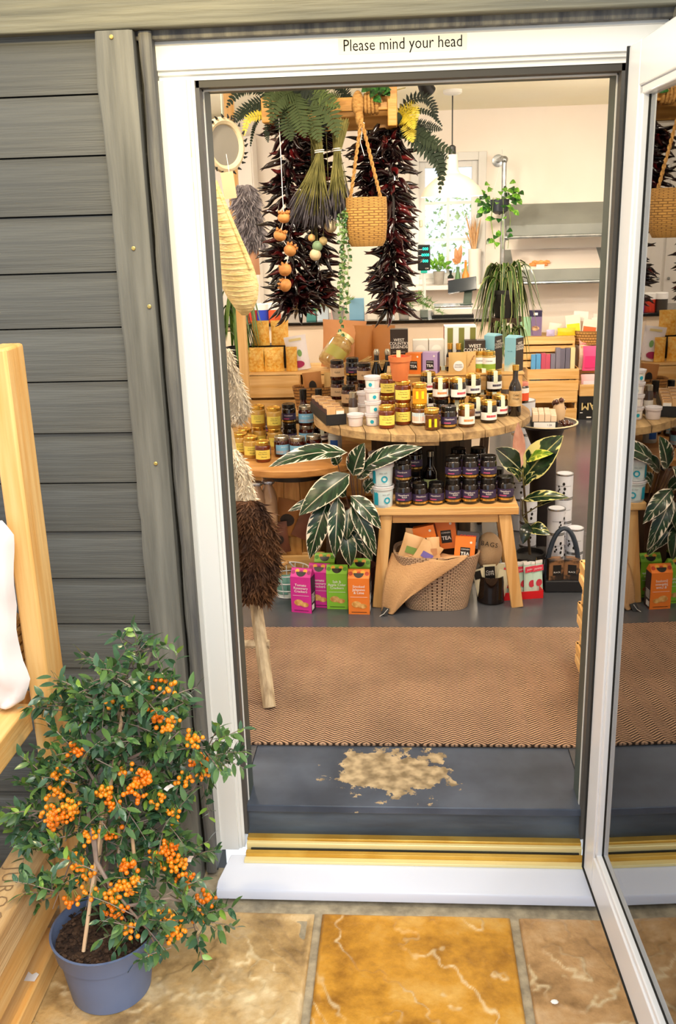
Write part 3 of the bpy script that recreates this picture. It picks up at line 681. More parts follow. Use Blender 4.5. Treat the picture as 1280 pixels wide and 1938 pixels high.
def tub_rec(r0, r1, h, body, lab, wide=2.2, rr=.008, tx=None, disc=False):
    P = [('tub', MB().lathe([(r0, 0), (r0+.001, .002), (r1, h-.012), (r1+.0035, h-.012), (r1+.0035, h-.006), (r1, h-.006)], 26).mesh('tub', body, 40), [])]
    P.append(('lid', MB().lathe([(r1+.004, h-.007), (r1+.0045, h-.001), (r1+.003, h), (r1-.002, h), (r1-.004, h-.004), (0, h-.004)], 26).mesh('lid', tubl, 40), []))
    z0, z1 = h*.12, h*.72
    lab_me = MB().grid(lambda u, v: ((r0+(r1-r0)*(.12+.6*v)*1.05+.0012)*math.sin((u-.5)*wide), -(r0+(r1-r0)*(.12+.6*v)*1.05+.0012)*math.cos((u-.5)*wide), z0+(z1-z0)*v), 12, 2).mesh('paper_label', lab, 60)
    subs = [('ring_print', ring_label(r0+(r1-r0)*.5+.0012, h*.36, rr, ring, .1, 1.0 if disc else .42))]
    if tx: me = text_mesh(tx, .0105, plain('grey_print', '#8d9aa6', .5), bend=r1+.0012).copy(); me.transform(T(0, 0, h*.64)); subs.append(('print', me))
    P.append(('paper_label', lab_me, subs)); return {'parts': P, 'r': r1+.005, 'h': h}
tub_small = tub_rec(.026, .029, .048, tubm, whl, 1.3, .0075, disc=True)
tub_salt = tub_rec(.036, .041, .084, plain('white_tub', '#dfeaf0', .3), plain('pale_blue_label', '#d9ecf3', .4), 1.5, .013, 'sea salt')
tub_salt['parts'].insert(2, ('side_stripe', arc_label(.0402, .012, .062, .5, ring, rz=-1.05), []))

# ---- jars on the stool
Gs = 'black jars on the stool'
cols = [(764, 960, 1), (793, 958, 0), (822, 957, 0), (855, 956, 1), (890, 955, 1), (925, 954, 1), (958, 952, 0)]
for i, (u, v, two) in enumerate(cols):
    rc = jdarkk if i in (1, 2) else jdark
    a = put(rc, u, v, SZ, 'preserve_jar', f'black lidded jar, {ORD[i]} from left in the front row on the stool', 'jar', Gs, rz=random.uniform(-.15, .35))
    if two: put(jdarkk, None, None, 0, 'preserve_jar', f'black jar stacked on the {ORD[i]} front jar from left on the stool', 'jar', Gs, on=a, rz=random.uniform(-.2, .3))
back = [(786, 938, 'left end', 1), (868, 937, 'middle', 1), (905, 936, 'right of the middle', 1), (940, 935, 'right end', 0)]
for u, v, w_, two in back:
    a = put(jdark, u, v, SZ, 'preserve_jar', f'dark preserve jar standing in the back row on the stool, {w_}', 'jar', Gs)
    if two: put(jdarkk, None, None, 0, 'preserve_jar', f'dark preserve jar stacked on the back row of the stool, {w_}', 'jar', Gs, on=a)
a = put(tub_salt, 726, 963, SZ, 'salt_tub', 'white sea salt tub with turquoise ring, lower of the front pair on the stool', 'tub', 'sea salt tubs on the stool', rz=.35)
put(tub_salt, None, None, 0, 'salt_tub', 'white sea salt tub with turquoise ring, upper of the front pair on the stool', 'tub', 'sea salt tubs on the stool', on=a, rz=.1)
a = put(tub_salt, 719, 938, SZ, 'salt_tub', 'white sea salt tub behind the front pair, bottom of its stack on the stool', 'tub', 'sea salt tubs on the stool', rz=-.2)
a = put(tub_salt, None, None, 0, 'salt_tub', 'white sea salt tub behind the front pair, top of its stack on the stool', 'tub', 'sea salt tubs on the stool', on=a, rz=-.2)
def bottle_rec(r, h, body, cap, label=None, neck=.011, sh=.55, caph=.02, z=(.2, .5), prints=()):
    P = [('bottle_glass', MB().lathe([(r*.9, 0), (r, .005), (r, h*sh), (r*.8, h*(sh+.07)), (neck, h*(sh+.17)), (neck, h-caph)], 22).mesh('bottle_glass', body, 50), [])]
    P.append(('cap', MB().lathe([(neck+.002, h-caph-.002), (neck+.0025, h-.002), (neck, h), (0, h)], 16).mesh('cap', cap, 40), []))
    if label:
        subs = []
        for tx, sz, m, zz in prints:
            me = text_mesh(tx, sz, m, bend=r+.0014).copy(); me.transform(T(0, 0, zz*h)); subs.append(('print', me))
        P.append(('paper_label', arc_label(r+.0008, h*z[0], h*z[1], 2.6, label), subs))
    return {'parts': P, 'r': r, 'h': h}
bdark = bottle_rec(.026, .205, darkj, glid, mat('parchment_label', '#cdb083', .6, col2='#b08a55', vscale=40), prints=[('Cider', .011, blk, .42), ('Vinegar', .010, blk, .35)])
bsauce = bottle_rec(.022, .135, redj, blid, whl, neck=.014, sh=.42, caph=.045, z=(.08, .3))
bgreen = bottle_rec(.028, .17, darkj, slid, mat('green_bottle_label', '#c9dba4', .5), neck=.012, sh=.5, z=(.12, .34))
put(bgreen, 815, 934, SZ, 'bottle', 'dark bottle with pale green label among black jars on the stool', 'bottle', rz=0)
put(bottle_rec(.026, .16, redj, slid, None, neck=.018, sh=.62, caph=.014), 757, 938, SZ, 'bottle', 'amber preserve bottle with silver cap at the back left of the stool', 'bottle')

# ---- round table, front edge
Gh = 'honey jars on the round table'
h1 = put(jhoney, 732, 812, TZ, 'honey_jar', 'dark honey jar with yellow label at the front left edge of the round table', 'jar', Gh, rz=.1)
h2 = put(jhoney, 763, 805, TZ, 'honey_jar', 'lower honey jar under the terracotta pot stack on the round table', 'jar', Gh, rz=.05)
h3 = put(jhoney, 734, 790, TZ, 'honey_jar', 'lower honey jar half hidden behind the front left honey jar', 'jar', Gh, rz=.05)
h4 = put(jhoney, None, None, 0, 'honey_jar', 'honey jar with yellow label right below the terracotta pot', 'jar', Gh, on=h2, rz=.05)
h5 = put(jhoney, None, None, 0, 'honey_jar', 'upper honey jar with yellow label left of the terracotta pot stack', 'jar', Gh, on=h3, rz=.1)
h6 = put(jfield, 791, 806, TZ, 'honey_jar', 'honey jar with blue and orange landscape label on the round table', 'jar', rz=0)
put(jhex, None, None, 0, 'honey_jar', 'golden six-sided honey jar on top of the landscape label jar', 'jar', on=h6, rz=.05)
put(jhexb, 818, 815, TZ, 'honey_jar', 'six-sided jar with bright yellow label at the front edge of the round table', 'jar', rz=.12)
put(jdarkk, 850, 812, TZ, 'preserve_jar', 'black relish jar at the front edge between yellow and white label jars', 'jar', rz=.1)
g1 = put(jorb, 884, 809, TZ, 'chutney_jar', 'brown chutney jar with orange printed white label at the front edge', 'jar', rz=.0)
g2 = put(jred, 926, 801, TZ, 'chutney_jar', 'dark jar with red printed white label at the right front edge', 'jar', rz=.05)
g3 = put(jnavy, 902, 793, TZ, 'chutney_jar', 'dark jar with navy label behind the brown chutney jar', 'jar', rz=.2)
g4 = put(jred, 947, 789, TZ, 'chutney_jar', 'dark jar with red label left of the tall vinegar bottle', 'jar', rz=.3)
g5 = put(jnavy, 866, 795, TZ, 'chutney_jar', 'dark jar behind the black relish jar, under the upper row', 'jar')
g6 = put(jdarkk, 838, 797, TZ, 'preserve_jar', 'black jar behind the yellow labelled six-sided jar', 'jar')
TZ2 = TZ + .0855
Gu = 'sealed jars in the upper row on the round table'
def upper(rc, u, v, lb):
    p = PZ(u, v, TZ2); x, y = settle(p.x, p.y+.031, .033, TZ2, TZ2+.084)
    # a jar stands beneath each upper jar
    b = None
    xb, yb = x, y
    for q in PLACED:
        if abs(q[3]-TZ) < .01 and math.hypot(q[0]-x, q[1]-y) < q[2]+.02: b = q
    if b is None:
        xb, yb = settle(x, y, .033, TZ, TZ+.084)
        rec_place(random.choice([jnavy, jred]), 'chutney_jar', 'dark jar beneath ' + lb, 'jar', (xb, yb, TZ+.0004), random.uniform(-.3, .3), 'sealed jars in the lower rows on the round table')
    rec_place(rc, 'chutney_jar', lb, 'jar', (x, y, TZ2+.0004), random.uniform(-.1, .3), Gu)
upper(jora, 835, 757, 'the red jar with orange label, first of the upper front row')
upper(jred, 862, 758, 'the dark jar with red label, second of the upper front row')
upper(jnavy, 896, 750, 'the dark jar with navy label, third of the upper front row')
upper(jnavy, 936, 742, 'the dark jar with navy label, fourth of the upper front row')
upper(jred, 811, 744, 'the dark jar with pale strip behind the upper row, left end')
upper(jnavy, 914, 736, 'the dark jar with navy label behind the third upper jar')
upper(jorb, 866, 735, 'the brown jar behind the second upper jar')
upper(jora, 838, 731, 'the red jar behind the first upper jar')
put(bdark, 968, 789, TZ, 'vinegar_bottle', 'tall dark bottle with parchment label and gold cap on the round table', 'bottle', rz=.05)
jrw = jar_rec(.027, .09, redj, plain('coral_lid', '#d97b66', .4), [(whl, .045, .066, 2.6), (redl, .012, .045, 2.6)])
jrw2 = jar_rec(.027, .09, darkj, plain('coral_lid2', '#d9897a', .4), [(whl, .045, .066, 2.6), (plain('orange_red_label', '#e0552b', .5), .012, .045, 2.6)])
put(jrw, 953, 766, TZ, 'sauce_jar', 'small jar with red and white label left of the vinegar bottle', 'jar', rz=0)
put(jrw2, 990, 764, TZ, 'sauce_jar', 'small jar with orange and white label right of the vinegar bottle', 'jar', rz=0)
# tubs in a stack of four and their neighbours
a = put(tub_small, 706, 807, TZ, 'salt_tub', 'small clear salt tub with blue dot, bottom of the stack of four', 'tub', 'small salt tubs on the round table', rz=-.2)
for k, wd in enumerate(('second from the bottom', 'third from the bottom', 'top')):
    a = put(tub_small, None, None, 0, 'salt_tub', f'small clear tub with blue dot, {wd} of the stack of four', 'tub', 'small salt tubs on the round table', on=a, rz=(.3, .2, -.35)[k])
put(tub_small, 683, 809, TZ, 'salt_tub', 'small pink and clear tub left of the stack of four tubs', 'tub', rz=2.)
a = put(tub_small, 690, 787, TZ, 'salt_tub', 'small clear tub behind the stack of four, lower one', 'tub', rz=.8)
put(tub_small, None, None, 0, 'salt_tub', 'small clear tub behind the stack of four, upper one', 'tub', on=a, rz=.9)
put(bottle_rec(.0185, .115, mat('spice_glass', '#4a3c38', .15, coat=.4), slid, whl, neck=.013, sh=.7, caph=.02, z=(.2, .48)), 669, 797, TZ, 'spice_jar', 'slim spice jar with white label beside the black tray of bars', 'jar', rz=0)
# kraft label relish jars behind the tray
Gk = 'kraft label relish jars'
kx = [(660, 770, 'front', 0), (639, 757, 'left', 1), (690, 764, 'right', 1), (668, 750, 'back', 1)]
for u, v, w_, two in kx:
    a = put(jkraft, u, v, TZ, 'relish_jar', f'kraft label relish jar, {w_} one of the group behind the black tray', 'jar', Gk, rz=.05)
    if two: put(jkraft if w_ != 'back' else jdarkk, None, None, 0, 'relish_jar', f'relish jar stacked on the {w_} kraft label jar behind the black tray', 'jar', Gk, on=a, rz=.1)

# ---- lower barrel table, left
Gl = 'honey jars on the barrel table'
for i, (u, v, rc) in enumerate([(455, 862, jhoney2), (475, 869, jhoney2), (497, 876, jhoney)]):
    put(rc, u, v, LZ, 'honey_jar', f'honey jar, {ORD[i]} from left in the front row on the barrel table', 'jar', Gl, rz=.1)
b0 = put(jhoney2, 463, 853, LZ, 'honey_jar', 'honey jar behind the first two front jars on the barrel table', 'jar', Gl, rz=.2)
b1 = put(jhoney2, 490, 848, LZ, 'honey_jar', 'lower honey jar behind the front row on the barrel table, left', 'jar', Gl, rz=.2)
b2 = put(jhoney2, 520, 852, LZ, 'honey_jar', 'lower honey jar behind the front row on the barrel table, right', 'jar', Gl, rz=.2)
put(jhoney2, None, None, 0, 'honey_jar', 'pale honey jar, left one of the raised pair on the barrel table', 'jar', Gl, on=b1, rz=.0)
put(jhoney2, None, None, 0, 'honey_jar', 'pale honey jar, right one of the raised pair on the barrel table', 'jar', Gl, on=b2, rz=.1)
Gb = 'blue label jam jars on the barrel table'
for i, (u, v) in enumerate([(533, 866), (563, 868), (594, 864)]):
    a = put(jblue, u, v, LZ, 'jam_jar', f'blue label jam jar, {ORD[i]} from left in front on the barrel table', 'jar', Gb, rz=(.5, .1, .1)[i])
b3 = put(jblue, 580, 843, LZ, 'jam_jar', 'jam jar with blue label under the raised jam jar', 'jar', Gb)
put(jblue, None, None, 0, 'jam_jar', 'raised jam jar with blue and peach label on the barrel table', 'jar', Gb, on=b3, rz=.1)
b4 = put(jdark, 548, 845, LZ, 'preserve_jar', 'black preserve jar left of the raised jam jar', 'jar', rz=.1)
put(jdarkk, None, None, 0, 'preserve_jar', 'black preserve jar stacked left of the raised jam jar', 'jar', on=b4)
put(jcandle, 634, 853, LZ, 'candle_jar', 'milky glass candle jar with deep blue label on the barrel table', 'candle', rz=-.1)
Gq = 'dark jars at the back of the barrel table'
for i, (u, v) in enumerate([(512, 826), (540, 822), (608, 838)]):
    put(jnavy if i else jdark, u, v, LZ, 'preserve_jar', f'dark jar at the back of the barrel table, {ORD[i]} from the left', 'jar', Gq)
bt = thing('jar_riser', 'low dark wooden riser at the back of the barrel table', 'riser', (.0, 2.135, LZ))
part('board', MB().bb((-.10, -.05, .08), (.10, .05, .095)), mat('dark_riser_wood', '#4a3524', .6), bt, bevel=.002)
for s_ in (-1, 1): part('foot', MB().bb((s_*.09-.008, -.05, 0), (s_*.09+.008, .05, .08)), mat('dark_riser_wood', '#4a3524', .6), bt)
for i, x in enumerate((-.035, .035)):
    rec_place(bsauce, 'sauce_bottle', f'dark sauce bottle with black neck, {("left", "right")[i]} one of the pair at left', 'bottle', (.002+x, 2.125, LZ+.0955), 0, 'pair of sauce bottles')
# ================================================================ cartons, pouches, plants' helpers
def uvset(me, uvs):
    l = me.uv_layers.new(name='UVMap')
    for lp in me.loops: l.data[lp.index].uv = uvs[lp.vertex_index]
def leaf_obj(name, parent, base, tip, width, m, droop=.15, fold=.18, nrm=None, n=9, wn=5, shape=.75, curl=0., local=None):
    """blade from base to tip (world), bending up by droop*length in the middle; UV = (along, across)"""
    a, b = V(base), V(tip); ax = b-a; L = ax.length; t = ax.normalized()
    if nrm is None: nrm = (CAM-a).normalized()+V((0, 0, .6))
    nv = V(nrm); nv = (nv - t*nv.dot(t)).normalized(); sd = t.cross(nv)
    vs_ = []; uv = []
    for i in range(n):
        u = i/(n-1); w_ = width*.5*(math.sin(PI*min(1, u**shape)))**.8 if 0 < u < 1 else 0
        c = a + ax*u + nv*(droop*L*math.sin(PI*u)) - V((0, 0, curl*L*u*u))
        for j in range(wn):
            s = -1+2*j/(wn-1); vs_.append(c + sd*(w_*s) + nv*(fold*w_*abs(s))); uv.append((u, s*.5+.5))
    fs = [(i*wn+j, i*wn+j+1, (i+1)*wn+j+1, (i+1)*wn+j) for i in range(n-1) for j in range(wn-1)]
    o_ = parent.matrix_world.translation if False else V(parent.location)
    mb = MB().add([v-o_ for v in vs_], fs); me = mb.mesh(name, m, 180); uvset(me, uv)
    return ob(name, me, parent)
def leafmat(name, dark, light, cream=None, amt=.5, rough=.35, veins=16, back=None, edge=None):
    m = bpy.data.materials.new(name); m.use_nodes = True; nt = m.node_tree; b = nt.nodes['Principled BSDF']; N, L = nt.nodes.new, nt.links.new
    def mth(op, a, b_=0., c=0.):
        n = N('ShaderNodeMath'); n.operation = op
        for i, q in enumerate((a, b_, c)):
            if isinstance(q, (int, float)): n.inputs[i].default_value = q
            else: L(q, n.inputs[i])
        return n.outputs[0]
    tc = N('ShaderNodeTexCoord'); sp = N('ShaderNodeSeparateXYZ'); L(tc.outputs['UV'], sp.inputs[0])
    w_ = mth('ABSOLUTE', mth('MULTIPLY_ADD', sp.outputs['Y'], 2., -1.))
    d = mth('MULTIPLY_ADD', w_, -.22, sp.outputs['X'])
    oi = N('ShaderNodeObjectInfo'); cb = N('ShaderNodeCombineXYZ'); L(mth('MULTIPLY', d, veins), cb.inputs[0]); L(mth('MULTIPLY', sp.outputs['Y'], 2.), cb.inputs[1]); L(mth('MULTIPLY', oi.outputs['Random'], 30.), cb.inputs[2])
    nz = N('ShaderNodeTexNoise'); nz.inputs['Scale'].default_value = 1.; nz.inputs['Detail'].default_value = 3; L(cb.outputs[0], nz.inputs['Vector'])
    r = N('ShaderNodeValToRGB'); r.color_ramp.elements[0].color = lin(dark); r.color_ramp.elements[1].color = lin(light); r.color_ramp.elements[0].position = .4; r.color_ramp.elements[1].position = .7; L(nz.outputs[0], r.inputs[0])
    out = r.outputs[0]
    if cream:
        k = mth('ADD', nz.outputs[0], mth('MULTIPLY', mth('POWER', w_, 3.), .22))
        g = N('ShaderNodeMapRange'); g.inputs['From Min'].default_value = 1-amt; g.inputs['From Max'].default_value = 1-amt+.04; L(k, g.inputs[0])
        mid = mth('LESS_THAN', w_, .05); f = mth('MAXIMUM', g.outputs[0], mth('MULTIPLY', mid, .6))
        if edge: f = mth('MAXIMUM', f, mth('GREATER_THAN', w_, edge))
        mx = N('ShaderNodeMix'); mx.data_type = 'RGBA'; L(f, mx.inputs['Factor']); L(out, mx.inputs['A']); mx.inputs['B'].default_value = lin(cream); out = mx.outputs['Result']
    if back:
        ge = N('ShaderNodeNewGeometry'); mx = N('ShaderNodeMix'); mx.data_type = 'RGBA'; L(ge.outputs['Backfacing'], mx.inputs['Factor']); L(out, mx.inputs['A']); mx.inputs['B'].default_value = lin(back); out = mx.outputs['Result']
    L(out, b.inputs['Base Color']); b.inputs['Roughness'].default_value = rough
    return m
stroml = leafmat('stromanthe_leaf', '#0b2213', '#23502a', '#f3e7d6', .35, .3, 18, edge=.955)
stromg = leafmat('stromanthe_dark_leaf', '#0f2a18', '#28492a', '#e9dcc4', .28, .3, 18, edge=.93)
rubl = leafmat('rubber_leaf', '#14261b', '#33502a', '#d8cf86', .36, .22, 7, edge=.92)
ruby = leafmat('rubber_leaf_bright', '#4f7a1e', '#a9b83a', '#d9d65a', .4, .25, 7)
spidl = leafmat('spider_leaf', '#1f4514', '#4f7f2a', '#dfe09a', .26, .35, 3, edge=.84)
greenl = leafmat('fresh_leaf', '#3f7d1f', '#8fc63e', None, 0, .35, 6)
dkleaf = leafmat('deep_green_leaf', '#123313', '#2f6a22', None, 0, .35, 6)
def BX(u0, v0, u1, v1, Y):
    a, b = PY(u0, (v0+v1)/2, Y), PY(u1, (v0+v1)/2, Y); c, d = PY((u0+u1)/2, v0, Y), PY((u0+u1)/2, v1, Y)
    return a.x, b.x, d.z, c.z
def carton(name, label, cat, x, y, z, w_, d, h, front, side=None, top=None, rz=0, group=None, gable=0, tilt=None):
    """upright carton, origin at the middle of its base; a separate panel part for each printed side; gable: taper of the top in depth"""
    t = thing(name, label, cat, (x, y, z+.0004), rz, group)
    if tilt: t.rotation_euler = tilt
    hg = h*(1-gable); yy = d*.5*(1 if not gable else .12)
    body = MB().add([(-w_/2, -d/2, 0), (w_/2, -d/2, 0), (w_/2, d/2, 0), (-w_/2, d/2, 0), (-w_/2, -d/2, hg), (w_/2, -d/2, hg), (w_/2, d/2, hg), (-w_/2, d/2, hg)] + ([(-w_/2, -yy, h), (w_/2, -yy, h), (w_/2, yy, h), (-w_/2, yy, h)] if gable else []),
        [(3, 2, 1, 0), (0, 1, 5, 4), (1, 2, 6, 5), (2, 3, 7, 6), (3, 0, 4, 7)] + ([(4, 5, 9, 8), (5, 6, 10, 9), (6, 7, 11, 10), (7, 4, 8, 11), (8, 9, 10, 11)] if gable else [(4, 5, 6, 7)]))
    part('carton_body', body, front, t, 20)
    e = .0006
    if side:
        for s_ in (-1, 1):
            m = side if not isinstance(side, tuple) else side[0 if s_ < 0 else 1]
            if m: part('side_panel', MB().add([(s_*(w_/2+e), -d/2+.001, .001), (s_*(w_/2+e), d/2-.001, .001), (s_*(w_/2+e), d/2-.001, hg-.001), (s_*(w_/2+e), -d/2+.001, hg-.001)], [(0, 1, 2, 3) if s_ > 0 else (3, 2, 1, 0)]), m, t, 0)
    if top: part('top_panel', MB().add([(-w_/2, -d/2, h+e), (w_/2, -d/2, h+e), (w_/2, d/2, h+e), (-w_/2, d/2, h+e)], [(0, 1, 2, 3)]), top, t, 0)
    return t
def fpanel(parent, x0, x1, z0, z1, y, m, name='printed_panel'):
    return part(name, MB().add([(x0, y, z0), (x1, y, z0), (x1, y, z1), (x0, y, z1)], [(0, 1, 2, 3)]), m, parent, 0)
def disc(parent, x, z, r, y, m, name='printed_disc', n=20, a0=0, a1=2*PI, sz=1.):
    pts = [(x+r*math.cos(a0+(a1-a0)*k/n), y, z+sz*r*math.sin(a0+(a1-a0)*k/n)) for k in range(n+(0 if a1-a0 > 6.2 else 1))]
    return part(name, MB().add(pts, [tuple(range(len(pts)))]), m, parent, 0)
def pouch_mesh(w_, h, t_, m, seam=.1, n=9, wrinkle=.0):
    mb = MB(); sd = random.random()*50
    for s in (-1, 1):
        def fn(u, v):
            k = max(0, math.sin(PI*u))**.5 * (max(0, 1-((v-.38)/.62)**2 if v > .38 else 1-((.38-v)/.5)**2*.55)) * (1 if v < 1-seam else 0)
            return ((u-.5)*w_*(1-.06*math.sin(PI*v)), s*(t_/2*k+.0008) + wrinkle*noise.noise(V((u*5, v*5, sd))), v*h)
        if s > 0: mb.grid(lambda u, v: fn(1-u, v), n, n)
        else: mb.grid(fn, n, n)
    return mb.mesh('pouch', m, 60)
def pouch(name, label, cat, x, y, z, w_, h, t_, m, rz=0, tilt=0, group=None, roll=0, **k):
    o = ob(name, pouch_mesh(w_, h, t_, m, **k), None, (x, y, z+.0005), (tilt, roll, rz)); return tag(o, label, cat, group)
def pthing(name, label, cat, x, y, z, w_, h, t_, m, rz=0, tilt=0, group=None, roll=0, **k):
    t = thing(name, label, cat, (x, y, z+.0005), 0, group, rot=(tilt, roll, rz)); ob('bag', pouch_mesh(w_, h, t_, m, **k), t); return t
def crate(name, label, x0, x1, y0, y1, z, h, n=2, m=None, gap=.35, group=None, rz=0, cat='crate'):
    m = m or pine; t = thing(name, label, cat, ((x0+x1)/2, (y0+y1)/2, z+.0004), rz, group); hx, hy = (x1-x0)/2, (y1-y0)/2; th_ = .009
    sh_ = h/(n+gap*(n-1))
    for i in range(n):
        za = i*sh_*(1+gap)
        for s in (-1, 1):
            part('slat', MB().bb((-hx, s*hy-th_/2, za), (hx, s*hy+th_/2, za+sh_)), m, t, bevel=.001)
            part('slat', MB().bb((s*hx-th_/2, -hy+th_/2, za), (s*hx+th_/2, hy-th_/2, za+sh_)), piney, t, bevel=.001)
    for i in range(4):
        part('floor_slat', MB().bb((-hx+th_, -hy+th_+(2*hy-2*th_)*i/4+.003, .002), (hx-th_, -hy+th_+(2*hy-2*th_)*(i+1)/4-.003, .009)), m, t)
    for sx in (-1, 1):
        for sy in (-1, 1): part('corner_post', MB().bb((sx*(hx-.006)-.008, sy*(hy-.012)-.008, 0), (sx*(hx-.006)+.008, sy*(hy-.012)+.008, h)), pinez, t)
    return t

# ---------------------------------------------------------------- riser and goods in the middle of the round table
RY0 = 1.885; ZR = PY(800, 706, RY0+.03).z
rx0, rx1 = PY(736, 706, RY0).x, PY(988, 706, RY0).x
crate('crate', 'wooden crate used as a riser in the middle of the round table', rx0, rx1, RY0, RY0+.25, TZ, ZR-TZ-.008, 2)
box1('lid_placeholder', (0, 0, 0), (1, 1, 1), pine) if False else None
rb = thing('riser_board', 'wooden board lying on the crate in the middle of the round table', 'board', ((rx0+rx1)/2, RY0+.125, ZR-.0072))
part('board', MB().bb((-(rx1-rx0)/2-.01, -.135, 0), ((rx1-rx0)/2+.01, .135, .007)), pine, rb, bevel=.001)
def onR(u, v): p = PZ(u, v, ZR); return p.x, p.y
wcl = plain('black_carton', '#2a211c', .5); wblue = mat('sea_blue_carton', '#8fcbe0', .5, col2='#f0e4c0', vscale=9, fac=(.5, .62)); wbrown = plain('brown_black_carton', '#35281f', .5)
whp = plain('cream_print', '#f4efe4', .5)
def wcl_print(t, w_, h, d, flav=None, s=1.):
    y = -d/2-.0012
    lettering('WEST\nCOUNTRY\nLEGENDS', t, w_*.235*s, whp, (0, y, h*.68), weight=.012, line=.85)
    if flav:
        fpanel(t, -w_*.36, w_*.36, h*.485, h*.49, y, whp, 'rule_line')
        lettering(flav, t, w_*.175, whp, (0, y, h*.37), line=.9)
x, y = onR(760, 700); t = carton('salt_carton', 'black carton reading sea salt and rosemary behind the terracotta pot', 'carton', x-.008, RY0+.06, ZR, .072, .05, .182, wbrown, (wblue, wcl), rz=-.02)
wcl_print(t, .072, .182, .05, 'SEA SALT &\nROSEMARY')
t = carton('salt_carton', 'dark brown carton with white lettering behind the green label jars', 'carton', PY(903, 660, RY0+.10).x-.01, RY0+.10, ZR, .085, .05, .125, wbrown, (wblue, wcl)); wcl_print(t, .085, .125, .05)
for k, (u, lb) in enumerate(((936, 'blue and black carton left of its twin at the right of the riser'), (967, 'blue and black carton at the right end of the riser'))):
    x = PY(u, 700, RY0+.045).x; t = carton('salt_carton', lb, 'carton', x+(.012 if k else 0), RY0+(.045 if k else .115), ZR, .052, .062, .148-(.0 if k else -.002), wblue, (wcl, wcl), rz=R(-38), group='blue and black salt cartons', gable=.06)
    me = text_mesh('WEST\nCOUNTRY\nLEGENDS', .0135, whp, weight=.012, line=.85); o = ob('lettering', me, t, (.0275, 0, .105), (0, 0, R(90)))
    lettering('sea salt', t, .008, plain('blue_print', '#3d7f99', .5), (0, -.0325, .085))
# tea boxes
teaO = plain('orange_carton', '#f0822f', .45); teaOs = plain('dark_red_side', '#5b1d18', .5); teaP = plain('lilac_carton', '#b9a0cf', .45); teaPs = plain('violet_side', '#6d4f8f', .5)
def teabox(lb, x, y, z, w_, d, h, m, ms, rz=0, tilt=None, big='TEA', group='tea boxes', side=None):
    t = carton('tea_box', lb, 'box', x, y, z, w_, d, h, m, (None, ms), rz=rz, group=group, tilt=tilt)
    y_ = -d/2-.0008; fpanel(t, -w_*.22, w_*.26, h*.2, h*.62, y_, blk); lettering('CORNISH', t, w_*.095, wht, (w_*.02, y_-.0006, h*.54)); lettering(big, t, w_*.24, wht, (w_*.02, y_-.0006, h*.36), weight=.02)
    disc(t, w_*.28, h*.83, w_*.06, y_, whp, n=12)
    return t
for (u, m, ms, lb) in ((783, teaO, teaOs, 'orange tea box standing right of the terracotta pot'), (814, teaP, teaPs, 'lilac tea box standing right of the orange tea box')):
    teabox(lb, PY(u, 700, RY0+.035).x+.004, RY0+.030+(0 if m is teaO else .012), ZR, .066, .046, .086, m, ms, rz=R(-14))
wbox = mat('pale_grey_carton', '#e3e0d3', .5)
for k, u in enumerate((796, 826)):
    t = carton('gift_box', f'pale grey box with round window, {("left", "right")[k]} one behind the tea boxes', 'box', PY(u, 680, RY0+.13).x, RY0+.13, ZR, .064, .06, .128, wbox, plain('pale_side', '#d7cdb6', .5), group='pale boxes behind the tea')
    disc(t, 0, .086, .022, -.0308, plain('pale_disc', '#f6f2e4', .5), a0=0, a1=PI)
olive = plain('olive_stripe', '#7d7d33', .5); terr = plain('terracotta_side', '#b05a3c', .5)
t = carton('striped_box', 'white box with olive stripes standing at the back of the riser', 'box', PY(870, 660, RY0+.2).x, RY0+.19, ZR, .135, .09, .178, plain('white_card', '#f2eeea', .5), (terr, None))
for k in range(3): fpanel(t, -.043+.048*k-.012, -.043+.048*k+.012, .02, .172, -.0456, olive, 'stripe')
boil = bottle_rec(.0165, .118, darkj, glid, None, neck=.009, sh=.55, caph=.024)
boil = {'parts': boil['parts'] + [('paper_label', arc_label(.0173, .02, .06, 2.4, mat('parchment_label', '#cdb083')), [])], 'r': .0165, 'h': .118}
for k, (u, yy) in enumerate(((852, .07), (868, .055))):
    rec_place(boil, 'oil_bottle', f'small dark bottle with gold cap, {("left", "right")[k]} one beneath the striped box', 'bottle', (PY(u, 690, RY0+yy).x, RY0+yy, ZR+.0004), 0, 'small dark bottles on the riser')
kraftp = mat('kraft_paper', '#dcb877', .6, col2='#cfa766', vscale=7, bump=.2, bscale=20)
for k, u in enumerate((866, 890)):
    x = PY(u, 700, RY0+.015).x; t = pthing('snack_pouch', ('kraft seaweed pouch with round white label in front on the riser', 'patterned kraft pouch behind the seaweed pouch on the riser')[k], 'pouch', x, RY0+.012+.016*k, ZR, .076 if not k else .05, .086, .016, kraftp)
    if not k:
        disc(t, .004, .030, .0215, -.0095, wht); lettering('SPANISH\nSEAWEED', t, .0075, blk, (.004, -.0102, .030), line=1.2)
    else:
        for q in range(4): part('leaf_print', MB().add([(-.012+.006*q, -.0094, .02+.012*q), (.002+.006*q, -.0094, .032+.012*q), (-.002+.006*q, -.0094, .036+.012*q)], [(0, 1, 2)]), plain('brown_print', '#a5713c', .6), t, 0)
for k, u in enumerate((908, 925)):
    rec_place(jgreen, 'pickle_jar', f'jar with green and white label, {("left", "right")[k]} one on the riser', 'jar', (PY(u, 700, RY0+.04).x, RY0+(.055, .04)[k], ZR+.0004), 0, 'green label jars')
